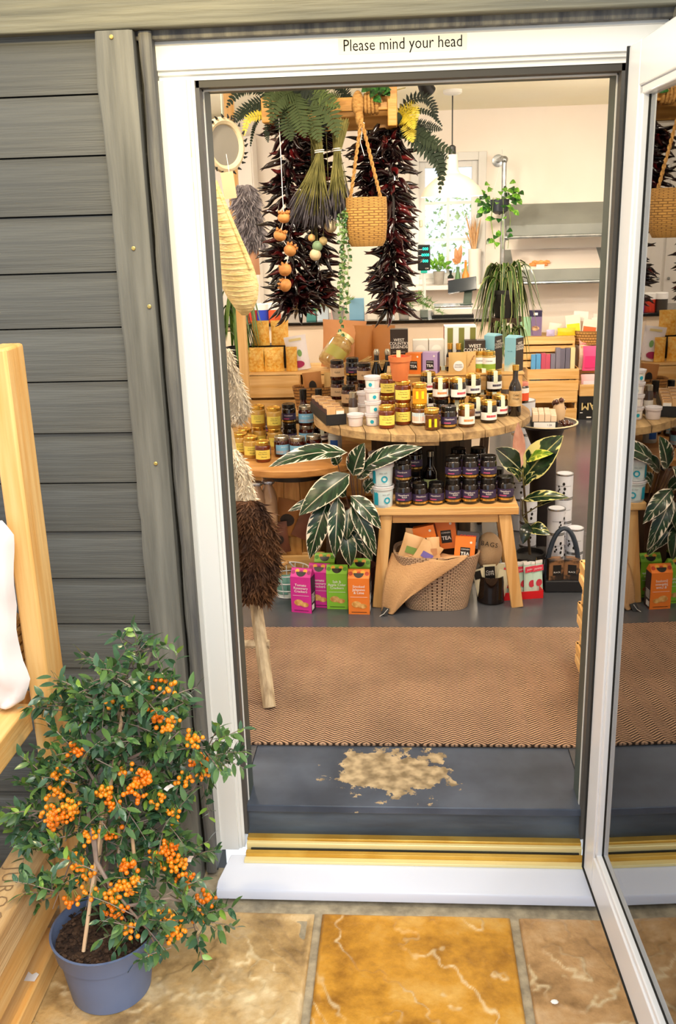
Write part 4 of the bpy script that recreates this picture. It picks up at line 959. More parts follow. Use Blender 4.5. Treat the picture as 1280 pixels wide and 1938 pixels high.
# terracotta pot on the honey jar
terra = mat('terracotta', '#e0824a', .7, col2='#d17440', vscale=12)
px_, py_, pz_ = h4[0]-.010, h4[1]-.002, h4[2]
tp = thing('terracotta_pot', 'small terracotta flower pot of coral crumbs on a honey jar', 'pot', (px_, py_, pz_))
part('pot', MB().lathe([(.029, 0), (.030, .002), (.040, .074), (.044, .075), (.0455, .094), (.042, .094), (.041, .08), (.0, .08)], 30), terra, tp)
cr = MB(); rr = random.Random(5)
for i in range(110):
    a, q = rr.uniform(0, 6.28), .039*math.sqrt(rr.random()); s_ = rr.uniform(.003, .006)
    cr.box((q*math.cos(a), q*math.sin(a), .082+rr.uniform(0, .008)), (s_, s_, s_), None)
tag(part('crumbs', cr, mat('coral_crumbs', '#e2532a', .7, rnd=.0), tp, 0), kind='stuff')
part('wooden_stake', MB().bb((-.005, -.003, .07), (.011, .0, .118)), wood('stake_wood', '#e0c08c', '#f0d8ae', 'z'), tp, rot=(R(-12), 0, 0), loc=(-.008, -.018, .0))
# black tray of bars at the table's left edge
pA, pB, pC = PZ(618, 806, TZ), PZ(656, 803, TZ), PZ(588, 778, TZ)
ax_ = (pB-pA); tw_ = ax_.length; rz_ = math.atan2(ax_.y, ax_.x); dep = (pC-pA).length*.98
tr = thing('bar_tray', 'black tray holding a row of wrapped bars at the left of the table', 'tray', (pA.x, pA.y, TZ+.0005), rz_)
dd = RZ(-rz_) @ (pC-pA); sh = dd.x/dd.y if dd.y else 0
def trp(x, y, z): return (x+sh*y, y, z)
def skew(a, b): return [trp(x, y, z) for x in (a[0], b[0]) for y in (a[1], b[1]) for z in (a[2], b[2])]
SF = [(0, 1, 3, 2), (4, 6, 7, 5), (0, 4, 5, 1), (2, 3, 7, 6), (0, 2, 6, 4), (1, 5, 7, 3)]
dY = dd.y
part('tray', MB().add(skew((0, 0, 0), (tw_, dY, .004)), SF).add(skew((0, 0, .004), (tw_, .003, .042)), SF).add(skew((0, dY-.003, .004), (tw_, dY, .042)), SF).add(skew((0, .003, .004), (.003, dY-.003, .042)), SF).add(skew((tw_-.003, .003, .004), (tw_, dY-.003, .042)), SF), mat('black_card', '#1c1d20', .5), tr)
barw = mat('bar_wrapper', '#e3bd8d', .55, col2='#d3a671', vscale=20)
for r_ in range(2):
    nb = 8
    for k in range(nb):
        y0 = .006+(dY-.012)*k/nb; bx0 = .005+(tw_-.01)*r_*.5
        o = thing('wrapped_bar', f'wrapped {"peach" if not r_ else "kraft"} bar, {ORD[k]} from the front in the {("left", "right")[r_]} row of the black tray', 'bar', (0, 0, 0), 0, 'wrapped bars in the black tray')
        o.matrix_world = T(V((pA.x, pA.y, TZ+.005))) @ RZ(rz_) @ T(V(trp(bx0, y0, 0)))
        hh = (.068 if not r_ else (.062 if k else .056)) - .004*(k % 2)
        part('wrapper', MB().bb((0, 0, 0), ((tw_-.012)*.5, (dY-.012)/nb*.78, hh)), barw, o, bevel=.001)
        part('printed_panel', MB().bb((.003, .0005, hh), ((tw_-.012)*.5-.003, (dY-.012)/nb*.4, hh+.0004)), plain('brown_bar_print', '#8a5a3a', .5), o)
        if r_ == 1 and k == 0: fpanel(o, .002, (tw_-.012)*.5-.002, .012, .05, -.0006, whl); lettering('1', o, .02, blk, ((tw_-.012)*.25, -.001, .03))
        if r_ == 0: part('printed_panel', MB().bb((-.0005, .001, .012), (0, (dY-.012)/nb*.9-.001, hh-.01)), plain('dark_bar_print', '#4a2a30', .5), o)
# ================================================================ goods and plants at floor level
def cyl_thing(name, label, cat, loc, prof, m, seg=24, group=None):
    return tag(part(name, MB().lathe(prof, seg), m, loc=loc), label, cat, group)
# ---- cracker cartons
cm = {'pink': ('#d8319a', '#a31d6b'), 'green': ('#8fce3c', '#5a9a25'), 'orange': ('#ec5a2c', '#b83a18')}
window_m = plain('dark_window', '#2c2622', .3); bisc = mat('biscuit_print', '#f0c07a', .5, col2='#c98a3a', vscale=60)
def cracker(u, v, col, lb, rz, flav, z=FZ, w_=.083, h=.178, d=.055):
    p = PZ(u, v, z); t = carton('cracker_carton', lb, 'carton', p.x, p.y+d/2, z, w_, d, h, plain(col+'_carton', cm[col][0], .4), plain('dark_side_print', '#2a2530', .5), rz=rz, group='cracker cartons on the floor', gable=.16)
    y = -d/2-.0008
    sl = (.44*d)/(h*.16); topn = math.atan(sl)
    tp_ = ob('gable_print', None, t, (0, -d/2, h*.84), (-topn, 0, 0))
    disc(tp_, 0, .022, .020, -.001, window_m, 'window', 12, PI, 2*PI)
    for k in range(5): disc(tp_, -.032+.016*k, .020+.006*(k % 2), .0085, -.0008, plain(f'{col}_flower{k%2}', (cm[col][1], '#f4b13c')[k % 2], .5), 'flower_print', 10)
    lettering(flav, t, .0145, wht, (0, y-.0006, h*.58), line=.9, weight=.01)
    fpanel(t, -w_*.4, w_*.4, h*.405, h*.412, y-.0004, wht, 'rule_line')
    disc(t, -.010, h*.24, .019, y-.0004, bisc, 'biscuit_print', 14, sz=.7); disc(t, .014, h*.2, .017, y-.0006, bisc, 'biscuit_print', 14, sz=.6)
    fpanel(t, -w_*.36, w_*.36, h*.05, h*.062, y-.0004, blk, 'rule_line')
    for k in range(6): part('side_text', MB().bb((w_/2+.0008, -d*.38, h*(.42-.035*k)), (w_/2+.0012, d*(.3-.05*(k % 3)), h*(.43-.035*k))), wht, t)
    part('side_text', MB().bb((w_/2+.0008, -d*.4, h*.06), (w_/2+.0012, d*.1, h*.18)), wht, t)
    return t
cracker(574, 1160, 'pink', 'pink cracker carton, front left one on the floor', R(-12), 'Tomato\nRosemary\nCrackers')
cracker(607, 1150, 'pink', 'pink cracker carton half hidden behind the front pink one', R(-8), 'Tomato\nRosemary\nCrackers')
cracker(640, 1153, 'green', 'green cracker carton between the pink and the orange carton', R(-3), 'Salt &\nApple Cider\nCrackers')
cracker(681, 1163, 'orange', 'orange cracker carton at the left foot of the stool', R(-3), 'Smoked\nJalapeno\n& Lime')
cracker(683, 1140, 'green', 'green cracker carton behind the orange one', R(-2), 'Salt &\nApple Cider\nCrackers')
cracker(617, 1128, 'green', 'green cracker carton at the back behind the pink cartons', R(-3), 'Salt &\nApple Cider\nCrackers')
# ---- white wire basket with a wooden handle and kraft bags, left
wirem = plain('white_wire', '#eef1f2', .4); p = PZ(540, 1140, FZ); wbx, wby = p.x+.005, p.y+.10
wk = thing('wire_basket', 'white wire basket with wooden handle left of the pink carton', 'basket', (wbx, wby, FZ))
for k, (z, r) in enumerate(((.003, .062), (.035, .072), (.07, .082), (.105, .09))):
    part('wire_ring', MB().tube([(r*math.cos(2*PI*i/24), r*math.sin(2*PI*i/24), z) for i in range(25)], .0026, 6, False), wirem, wk)
for i in range(14):
    a = 2*PI*i/14; part('wire', MB().tube([(.062*math.cos(a), .062*math.sin(a), .003), (.09*math.cos(a), .09*math.sin(a), .105)], .002, 5), wirem, wk)
part('base', MB().lathe([(.06, .001), (.06, .004)], 20), wirem, wk)
part('handle', MB().bar((-.075, -.085, .115), (.015, -.10, .175), .022, .012), oak, wk, bevel=.003)
part('handle_arm', MB().tube([(-.085, -.03, .105), (-.08, -.084, .118)], .003, 6).tube([(.06, -.067, .105), (.02, -.099, .172)], .003, 6), wirem, wk)
for k in range(3):
    pouch('teal_packet', f'small teal packet inside the white wire basket, {ORD[k]} one', 'packet', wbx-.03+.03*k, wby-.02+.02*k, FZ+.006, .06, .075, .02, plain('teal_wrap', '#7fb5a8', .4), rz=R(20*k-20), group='teal packets in the wire basket')
brownbag = mat('kraft_bag', '#b5793c', .6, col2='#a3672c', vscale=6, bump=.3, bscale=16); darkbag = mat('brown_choc_bag', '#5e3423', .4, col2='#7a4830', vscale=8)
def kraftbag(u, v, Y, wpx, hpx, m, lb, roll=0, tilt=0, win=True, z=None, disc_=False):
    p = PY(u, v, Y); k = mpp(p); w_, h = wpx*k, hpx*k
    t = pthing('kraft_bag', lb, 'bag', p.x, Y, p.z if z is None else z, w_, h, .026, m, rz=R(random.uniform(-8, 8)), tilt=tilt, roll=roll, wrinkle=.002)
    if win: disc(t, 0, h*.45, w_*.27, -.0145, window_m, 'window', 16, sz=.9)
    if disc_: disc(t, -w_*.05, h*.72, w_*.15, -.012, plain('choc_badge', '#c79a72', .5), 'badge', 14); disc(t, -w_*.05, h*.72, w_*.09, -.0126, plain('choc_badge2', '#5e3423', .5), 'badge', 14)
    return t
kb = crate('crate', 'low pine crate on the floor behind the white wire basket', wbx-.05, wbx+.14, wby+.098, wby+.143, FZ, .13, 2)
kraftbag(538, 1012, wby+.128, 50, 70, brownbag, 'kraft coffee bag with dark round window left of the leaves', roll=R(14))
kraftbag(575, 1020, wby+.118, 52, 80, darkbag, 'dark brown chocolate bag leaning right beside the striped leaves', roll=R(24), win=False, disc_=True)
kraftbag(532, 1045, wby+.105, 40, 60, darkbag, 'brown bag with glossy front above the wire basket', roll=R(-6))
foil = mat('crumpled_foil', '#c9ccd6', .22, .85, bump=1., bscale=90)
cell = mat('clear_cellophane_bag', '#c9a98a', .15, coat=.5, bump=.8, bscale=40, col2='#a5794f', vscale=6)
def foilbag(u, v0, v1, Y, wpx, lb):
    p = PY(u, v1, Y); k = mpp(p); h = (v1-v0)*k; w_ = wpx*k
    t = thing('cellophane_bag', lb, 'bag', (p.x, Y, p.z))
    prof = []; mb = MB(); sd = random.random()*9
    mb.grid(lambda a, v: ((w_*.5*(.8+.25*math.sin(PI*v)**.6)*(1-.55*max(0, v-.72)/.28))*math.cos(2*PI*a)*(1+.12*noise.noise(V((a*8, v*6, sd)))), (.03*(1-.5*max(0, v-.7)/.3))*math.sin(2*PI*a)*(1+.2*noise.noise(V((a*8, v*6, sd+3)))), v*h), 20, 10, closeu=True)
    mb.f.append(tuple(range(19, -1, -1))); mb.mi.append(0)
    part('bag', mb, cell, t, 60)
    part('foil_tie', MB().sphere((0, 0, h*1.0), w_*.42, 12, 8, (1, .7, .5)), foil, t, 40)
    return t
# ---- cellophane bags on a low box left and right of the barrel
cb = thing('pine_box', 'low pine box on the floor beside the barrel', 'box', (-.21, 1.675, FZ))
part('box', MB().bb((-.085, -.05, 0), (.085, .06, .255)), pine, cb, bevel=.003)
for k, (u, lb) in enumerate(((490, 'foil topped cellophane bag at the left of the barrel'), (512, 'foil topped cellophane bag touching the barrel at left'))):
    p = PY(u, 905, 1.64); h = p.z-FZ-.256
    t = foilbag(u, 905, 996, 1.635+.02*k, 30, lb); t.location.z = FZ+.256
foilbag(628, 900, 955, 1.70, 34, 'foil wrapped bag between the barrel and the striped plant').location.z = .52
pb = thing('plant_shelf', 'small dark wooden plinth behind the striped plant', 'plinth', (.165, 1.705, FZ))
part('plinth', MB().bb((-.075, -.05, 0), (.075, .05, .345)), mat('dark_riser_wood', '#4a3524', .6), pb, bevel=.003)
part('top_board', MB().bb((-.08, -.055, .345), (.08, .055, .3495)), mat('dark_riser_wood', '#4a3524', .6), pb)

# ---- striped plant
sp_ = thing('striped_plant', 'stromanthe plant with long green and cream striped leaves under the table', 'plant', (.235, 1.56, FZ))
part('pot', MB().lathe([(.045, .0), (.05, .003), (.062, .11), (.066, .112), (.066, .13), (.06, .13), (.058, .115), (0, .115)], 26), plain('red_brown_pot', '#5c2f28', .6), sp_)
Yp = 1.42
cro = PY(672, 945, Yp+.05)
def strom(b, t, wpx, m, Yb=Yp, Yt=Yp, stem=True, **k):
    B, Tt = PY(b[0], b[1], Yb), PY(t[0], t[1], Yt); leaf_obj('leaf', sp_, B, Tt, wpx*mpp(B), m, **k)
    if stem:
        o = V(sp_.location); r0 = V((0, 0, .12)); r1 = B-o; md = (r0+r1)/2 + V(((r1.x)*.1, .02, .06))
        part('stalk', MB().tube([r0, md, r1], [.0035, .003, .0022], 6), plain('leaf_stalk', '#7a5a4a', .5), sp_)
strom((658, 856), (508, 884), 42, stroml, 1.40, 1.33, droop=.10, nrm=(0, -.7, 1))
strom((662, 897), (566, 976), 52, stromg, 1.40, 1.30, droop=.08)
strom((612, 950), (545, 968), 22, stroml, 1.42, 1.36)
strom((622, 945), (586, 1058), 42, stroml, 1.38, 1.32, droop=.12)
strom((640, 940), (634, 1056), 34, stroml, 1.36, 1.30, droop=.1)
strom((662, 962), (656, 1022), 28, stromg, 1.37, 1.33)
strom((664, 938), (722, 1002), 34, stroml, 1.38, 1.34, droop=.15)
strom((664, 952), (712, 1052), 32, stroml, 1.37, 1.33, droop=.12)
strom((655, 1005), (664, 1072), 32, stromg, 1.36, 1.33)
strom((650, 1000), (690, 1050), 26, stroml, 1.39, 1.36)
strom((668, 1000), (704, 1062), 30, stromg, 1.41, 1.38)
strom((600, 1000), (594, 1050), 30, stromg, 1.43, 1.41)
strom((668, 900), (690, 838), 44, stroml, 1.42, 1.40, droop=.05, nrm=(-.6, -1, .3))
strom((686, 888), (800, 846), 38, stroml, 1.45, 1.40, droop=.12)
strom((676, 905), (722, 872), 30, stroml, 1.46, 1.44)
strom((640, 880), (625, 850), 24, stroml, 1.45, 1.43)
strom((655, 940), (612, 905), 26, stromg, 1.48, 1.46)
strom((690, 930), (716, 905), 26, stroml, 1.46, 1.43)

# ---- basket with hessian cloth under the stool
def weave(name, c1, c2, sx, sy):
    m = bpy.data.materials.new(name); m.use_nodes = True; nt = m.node_tree; b = nt.nodes['Principled BSDF']; N, L = nt.nodes.new, nt.links.new
    tc = N('ShaderNodeTexCoord'); mp = N('ShaderNodeMapping'); mp.inputs['Scale'].default_value = (sx, sy, 1); L(tc.outputs['UV'], mp.inputs[0])
    br_ = N('ShaderNodeTexBrick'); br_.inputs['Scale'].default_value = 1; br_.inputs['Mortar Size'].default_value = .09; br_.inputs['Mortar Smooth'].default_value = .6; br_.inputs['Brick Width'].default_value = 1.; br_.inputs['Row Height'].default_value = .5
    br_.inputs['Color1'].default_value = lin(c1); br_.inputs['Color2'].default_value = lin(c1); br_.inputs['Mortar'].default_value = lin(c2); L(mp.outputs[0], br_.inputs['Vector'])
    n = N('ShaderNodeTexNoise'); n.inputs['Scale'].default_value = 14; L(tc.outputs['UV'], n.inputs['Vector']); hs = N('ShaderNodeHueSaturation'); mr = N('ShaderNodeMapRange'); mr.inputs['To Min'].default_value = .75; mr.inputs['To Max'].default_value = 1.2; L(n.outputs[0], mr.inputs[0]); L(mr.outputs[0], hs.inputs['Value']); L(br_.outputs['Color'], hs.inputs['Color'])
    L(hs.outputs[0], b.inputs['Base Color']); b.inputs['Roughness'].default_value = .7
    bp = N('ShaderNodeBump'); bp.inputs['Strength'].default_value = .9; bp.inputs['Distance'].default_value = .006; bp.invert = True; L(br_.outputs['Fac'], bp.inputs['Height']); L(bp.outputs[0], b.inputs['Normal'])
    return m
def basket_body(parent, name, prof, sup, m, n=64, squash=1.):
    """wall of a basket: prof = [(half width, half depth, z)], sup = superellipse power; with UVs"""
    vs_ = []; uv = []; fs = []
    for k, (a, b, z) in enumerate(prof):
        for i in range(n+1):
            t_ = 2*PI*i/n; c, s = math.cos(t_), math.sin(t_)
            vs_.append((a*math.copysign(abs(c)**sup, c), b*math.copysign(abs(s)**sup, s), z)); uv.append((i/n, k/(len(prof)-1)))
    for k in range(len(prof)-1):
        for i in range(n): fs.append((k*(n+1)+i, k*(n+1)+i+1, (k+1)*(n+1)+i+1, (k+1)*(n+1)+i))
    me = MB().add(vs_, fs).mesh(name, m, 60); uvset(me, uv); return ob(name, me, parent)
bkx, bky = PZ(828, 1162, FZ).x, 1.365+.115; BHt = .225
bk = thing('woven_basket', 'pale woven basket of tea and fudge under the stool', 'basket', (bkx, bky, FZ))
wv = weave('pale_basket_weave', '#e0bd9c', '#54331f', 56, 20)
K = 8; outer = [(.125+.045*k/K, .10+.018*k/K, BHt*k/K) for k in range(K+1)]
basket_body(bk, 'woven_wall', outer + [(.163, .112, BHt), (.158, .107, BHt-.01)], .62, wv)
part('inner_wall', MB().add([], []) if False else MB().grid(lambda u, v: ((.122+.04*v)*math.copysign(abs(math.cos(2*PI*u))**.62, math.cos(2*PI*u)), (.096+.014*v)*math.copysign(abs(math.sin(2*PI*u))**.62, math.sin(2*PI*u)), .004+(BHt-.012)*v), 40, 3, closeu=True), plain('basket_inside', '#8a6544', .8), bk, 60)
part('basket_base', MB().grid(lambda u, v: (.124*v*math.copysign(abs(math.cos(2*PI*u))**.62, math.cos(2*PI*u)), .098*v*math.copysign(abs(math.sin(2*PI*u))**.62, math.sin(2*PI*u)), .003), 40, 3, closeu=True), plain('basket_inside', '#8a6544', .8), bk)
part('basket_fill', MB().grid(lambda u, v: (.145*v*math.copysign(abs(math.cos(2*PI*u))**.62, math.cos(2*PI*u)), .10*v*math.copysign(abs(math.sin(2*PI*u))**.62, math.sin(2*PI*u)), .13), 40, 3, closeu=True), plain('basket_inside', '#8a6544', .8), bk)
hess = mat('hessian_cloth', '#d3a777', .85, col2='#c2956a', vscale=5, bump=.6, bscale=160)
# hessian: from the rim, over the front left of the basket, down to the floor
cl = MB(); nu, nv = 26, 22
ctop = [PY(u, v, Y) for u, v, Y in ((742, 1046, 1.45), (790, 1056, 1.38), (845, 1060, 1.355), (888, 1050, 1.36))]
cbot = [PY(u, v, Y) for u, v, Y in ((722, 1172, 1.375), (742, 1164, 1.345), (775, 1130, 1.345), (880, 1058, 1.352))]
def cv(pts, t_):
    q = t_*(len(pts)-1); i = min(int(q), len(pts)-2); f = q-i; return pts[i].lerp(pts[i+1], f)
def clothpt(u, v):
    a, b = cv(ctop, u), cv(cbot, u); p_ = a.lerp(b, v); out = .016*math.sin(PI*v)*(1-u) + .006*math.sin(u*14+v*4)*(1-u)*v
    p_ = p_ + V((-.012*math.sin(PI*v)*(1-u), -out-.004, .012*math.sin(PI*min(1, v*1.4))*(1-u))); p_.z = max(p_.z, FZ+.004)
    return p_
cl.grid(clothpt, nu, nv)
cl.grid(lambda u, v: cv(ctop, u).lerp(V((bkx+.1*(u-.5), bky+.02, FZ+BHt-.03)), v) + V((0, 0, .004*math.sin(u*11))), nu, 5)
co = part('hessian_cloth', cl, hess, None, 180); sm = co.modifiers.new('thick', 'SOLIDIFY'); sm.thickness = .0025; sm.offset = 0
tag(co, 'hessian sack cloth draped over the front left of the woven basket', 'cloth')
tagm = thing('price_tag', 'small black tag with white edge hanging at the cloth corner', 'tag', PY(727, 1175, 1.335)); tagm.location.z = FZ+.0005
part('tag', MB().bb((-.012, -.006, 0), (.012, .006, .032)), blk, tagm, rot=(R(-25), R(20), 0)); part('tag_edge', MB().tube([(-.016, -.010, .001), (.0, -.012, .012), (.016, -.016, .034)], .0012, 5), wht, tagm)
# goods in the basket
zt = FZ+.131
def btea(u, v, Y, lb, rz, roll, w_=.078, h=.098, big='TEA', m=teaO):
    p = PY(u, v, Y); t = teabox(lb, p.x, Y, zt, w_, .045, h, m, teaOs, big=big, group='tea boxes in the basket'); t.location.z = p.z; t.rotation_euler = (R(-6), R(roll), R(rz)); return t
btea(815, 1050, 1.455, 'orange tea box tilted left at the back of the basket', -6, -14, .085, .12)
btea(848, 1036, 1.50, 'orange tea box standing behind the others in the basket', -6, -8, .085, .12)
btea(878, 1062, 1.425, 'orange tea box in front at the right of the basket', -4, 4)
t = carton('coffee_box', 'dark box with orange band lying on the right tea box', 'box', PY(884, 1030, 1.46).x, 1.46, PY(884, 1036, 1.46).z, .085, .05, .062, plain('dark_slate_carton', '#4b4a52', .45), (teaO, None)); t.rotation_euler = (R(-15), R(5), R(-6))
lettering('COFFEE', t, .019, plain('red_ink', '#e8442e', .5), (.0, -.0262, .042), weight=.02); fpanel(t, -.036, .036, .012, .026, -.0258, plain('grey_band', '#9aa3b0', .5))
fud = mat('fudge_bag', '#e0b98a', .5, col2='#d2a572', vscale=12, bump=.3, bscale=30)
for k, (u, v, Y, wp, hp, ro, lb, st_) in enumerate(((770, 1062, 1.42, 40, 54, 18, 'kraft fudge bag with green stripe at the left of the basket', '#7d9a4f'), (797, 1068, 1.395, 44, 48, 30, 'kraft fudge bag with violet label in front in the basket', '#7d6fc0'), (823, 1064, 1.40, 24, 50, -4, 'narrow upright kraft bag in the middle of the basket', '#c98f63'), (785, 1048, 1.46, 40, 50, 4, 'pink topped bag at the back left of the basket', '#c97a6f'))):
    p = PY(u, v, Y); k_ = mpp(p); t = pthing('fudge_bag', lb, 'bag', p.x, Y, p.z, wp*k_, hp*k_, .03, fud, roll=R(ro), wrinkle=.002)
    part('bag_label', MB().grid(lambda a, b: ((a-.5)*wp*k_*.5, -.0175, hp*k_*(.35+.25*b)), 2, 2), plain(f'bag_label_{k}', st_, .5), t, 0)
sack = mat('hessian_sack', '#c4a681', .85, col2='#b39270', vscale=6, bump=.5, bscale=150)
p = PY(917, 1062, 1.52); k_ = mpp(p)
sk = thing('hessian_bag', 'hessian bag printed with the word BAGS at the right of the basket', 'bag', (p.x+.016, 1.505, p.z-.02), 0)
part('bag', MB().sphere((0, 0, .068), .068, 22, 14, (.78, .55, 1.15)), sack, sk, 180)
lettering('BAGS', sk, .026, blk, (-.002, -.0372, .108), (R(-14), R(12), R(4)), spacing=1.15)

# ---- dark glass jar of paper bags
p = PZ(933, 1146, FZ); gj = thing('glass_jar', 'dark brown glass jar of folded paper bags at the right of the basket', 'jar', (p.x-.004, p.y+.052, FZ))
part('jar', MB().lathe([(.048, .0), (.055, .006), (.057, .09), (.055, .115), (.052, .115), (.053, .09), (.05, .01), (0, .01)], 32), mat('brown_glass', '#180c08', .05, coat=.6), gj)
cremeb = mat('cream_paper_bag', '#eadfbd', .6); 
for k, (a, h, ro) in enumerate(((-.030, .13, -14), (.0, .145, -4), (.030, .125, 14), (.012, .14, 8))):
    o = ob('paper_bag', pouch_mesh(.05, h, .016, cremeb, wrinkle=.002), gj, (a*.9, -.012 if k < 3 else .02, .02), (R(6), R(ro), R(-a*300)))
    if k == 1: fpanel(o, -.02, .02, h*.58, h*.97, -.0095, blk); lettering('Cook\nLOTS', o, .0135, wht, (0, -.0102, h*.78), line=.9)
    if k == 0: fpanel(o, -.02, .008, h*.7, h*.98, -.0092, blk)

# ---- red tray with mint sweet packets
p = PZ(985, 1136, FZ); rt = thing('red_tray', 'red card tray holding mint coloured packets right of the stool', 'tray', (p.x+.0, p.y+.05, FZ), R(10))
redm = plain('red_card', '#d81a22', .45)
for a, b in (((-.10, -.04, 0), (.085, .09, .004)), ((-.10, -.043, 0), (.085, -.04, .032)), ((-.10, .09, 0), (.085, .093, .05)), ((-.103, -.043, 0), (-.10, .093, .034)), ((.085, -.043, 0), (.088, .093, .034))): part('tray_side', MB().bb(a, b), redm, rt)
mint = mat('mint_packet', '#bfe3d2', .4, col2='#d3ecdf', vscale=8)
for k in range(6):
    t = thing('sweet_packet', f'mint packet with red top, {ORD[k]} from the left in the red tray', 'packet', (0, 0, 0), 0, 'mint packets in the red tray')
    t.matrix_world = rt.matrix_basis @ T(-.082+.032*k, .0+.006*(k % 2), .0045) @ RZ(R(18)) @ RX(R(-5))
    ob('packet', pouch_mesh(.058, .135, .017, mint), t); fpanel(t, -.026, .026, .094, .118, -.0100, plain('packet_red', '#e2435a', .45), 'red_band')
    lettering('yummy', t, .0125, wht, (0, -.0108, .106)); disc(t, .004, .045, .015, -.0104, plain('packet_red2', '#c8394a', .45), 'print', 12); part('folded_top', MB().bb((-.027, -.004, .124), (.027, .004, .135)), wht, t)
# ================================================================ right of the table: plate stand, rubber plant, tins
tinm = mat('white_tin_label', '#e7e9f2', .4); tinmet = plain('tin_metal', '#b9bcc2', .25, metal=.9)
def tin_rec(r, h, deco=True):
    P = [('tin', MB().lathe([(r, 0), (r, h)], 28).mesh('tin', tinm, 40), []), ('rim', MB().lathe([(r+.001, h-.006), (r+.0015, h-.002), (r+.001, h), (r-.004, h), (r-.005, h-.003), (0, h-.003)], 28).mesh('rim', tinmet, 40), []), ('rim', MB().lathe([(r+.0012, 0), (r+.0012, .005)], 28).mesh('rim', tinmet, 40), [])]
    if deco:
        mb = MB(); f = r+.001
        for (a, z, q) in ((.3, .62, .0055), (.42, .42, .0055), (.34, .24, .0055), (-.35, .3, .004), (-.2, .38, .004), (-.3, .5, .004)):
            c = []
            for k in range(10): t_ = 2*PI*k/10; an = a+q*math.cos(t_)/f; c.append((f*math.sin(an), -f*math.cos(an), h*z+q*1.3*math.sin(t_)))
            mb.add(c, [tuple(range(10))])
        P.append(('black_motif', mb.mesh('black_motif', blk, 0), [])); P.append(('black_line', arc_label(r+.0009, h*.52, h*.53, 2.4, blk), []))
    return {'parts': P, 'r': r, 'h': h}
tin = tin_rec(.036, .105); tinb = tin_rec(.045, .15)
GT = 'white tins stacked right of the table'
STX, STY = 1.055, 1.90
# black stand (plate stand drum)
ps = thing('plate_stand', 'dark round pedestal stand carrying the rimmed plate', 'stand', (STX-.02, STY+.16, FZ))
part('pedestal', MB().lathe([(.09, 0), (.095, .01), (.06, .05), (.055, .5), (.085, .575), (.085, .59)], 28), mat('dark_pedestal', '#241a18', .5), ps)
zpl = FZ+.59
pl = thing('plate', 'round plate with pale wooden rim right of the table', 'plate', (STX-.02, STY+.14, zpl+.0005))
part('plate', MB().lathe([(.10, 0), (.135, .014), (.138, .02), (.132, .02), (.098, .007), (0, .006)], 44), mat('dark_plate', '#3a2a30', .35), pl)
part('rim', MB().lathe([(.132, .0185), (.139, .0185), (.139, .0225), (.132, .0225), (.132, .0185)], 44, cap=False), plain('pale_rim', '#ecd9b2', .5), pl)
zp = zpl+.008
bx = thing('bar_display', 'card display box of small wrapped bars on the plate', 'box', (STX-.035, STY+.095, zp), R(-4))
part('display_tray', MB().bb((-.055, -.055, 0), (.055, .045, .004)).bb((-.055, -.055, .004), (.055, -.052, .034)).bb((-.055, .042, .004), (.055, .045, .03)).bb((-.055, -.052, .004), (-.052, .042, .03)).bb((.052, -.052, .004), (.055, .042, .03)), mat('black_card', '#1c1d20'), bx)
fpanel(bx, -.045, .045, .004, .032, -.0562, whl, 'paper_label'); lettering('1.20', bx, .012, navy, (.02, -.057, .02))
Gbb = 'small bars in the display box'
for r_ in range(4):
    for k in range(5):
        o = thing('small_bar', f'small pale wrapped bar, row {("one", "two", "three", "four")[r_]} from left, {ORD[k]} from the front, in the display box', 'bar', (0, 0, 0), 0, Gbb)
        o.matrix_world = bx.matrix_basis @ T(-.050+.0255*r_, -.048+.018*k, .005+.003*k)
        part('wrapper', MB().bb((0, 0, 0), (.0235, .0165, .06-(.006 if r_ == 3 else 0))), mat('pale_bar_wrap', '#e9cfb2', .5), o); part('printed_top', MB().bb((.002, .001, .06-(.006 if r_ == 3 else 0)), (.0215, .0155, .0605-(.006 if r_ == 3 else 0))), plain('cream_card', '#f3e6d2'), o)
choc = mat('chocolate_twist_wrap', '#3a1c16', .15, col2='#6b3a2c', vscale=60, coat=.5)
for k in range(7):
    t = thing('chocolate', f'dark wrapped chocolate on the plate right of the display box, {ORD[k]} from the front', 'chocolate', (STX+.052+.018*(k % 2), STY+.075+.018*(k//2)+.004*(k % 3), zp+.003), .4*k, 'wrapped chocolates on the plate')
    part('sweet', MB().sphere((0, 0, .012), .0105, 10, 7, (1, .8, 1)), choc, t, 180); part('twist', MB().lathe([(.001, 0), (.006, .008)], 8, T(.009, 0, .012) @ RY(R(90)), False).lathe([(.001, 0), (.006, .008)], 8, T(-.009, 0, .012) @ RY(R(-90)), False), choc, t)
cone = thing('chocolate_cone', 'upright bag of dark chocolates at the right of the plate', 'bag', (STX+.045, STY+.20, zp))
part('bag', MB().lathe([(.022, 0), (.03, .05), (.02, .085), (.026, .1)], 14), mat('kraft_label', '#d8b68e'), cone)
for k in range(6): part('sweet', MB().sphere((.02*math.cos(k), .02*math.sin(k), .06+.008*k), .012, 8, 6), choc, cone)
# tins: stacks on the floor
def tstack(x, y, n, lb, rc=tin):
    z = FZ
    for k in range(n):
        rec_place(rc, 'tin', f'white tin with black motif, {ORD[k]} from the floor in the {lb} stack', 'tin', (x, y, z+.0004), random.uniform(-.6, .6), GT); z += rc['h']+.0006
tstack(1.045, 1.72, 3, 'front middle')
tstack(.95, 1.865, 3, 'front left')
tstack(1.135, 1.78, 2, 'right')
tstack(1.10, 1.88, 4, 'back right')
tb_ = tin_rec(.05, .17); tstack(.985, 2.42, 4, 'tall far', tin_rec(.055, .16))
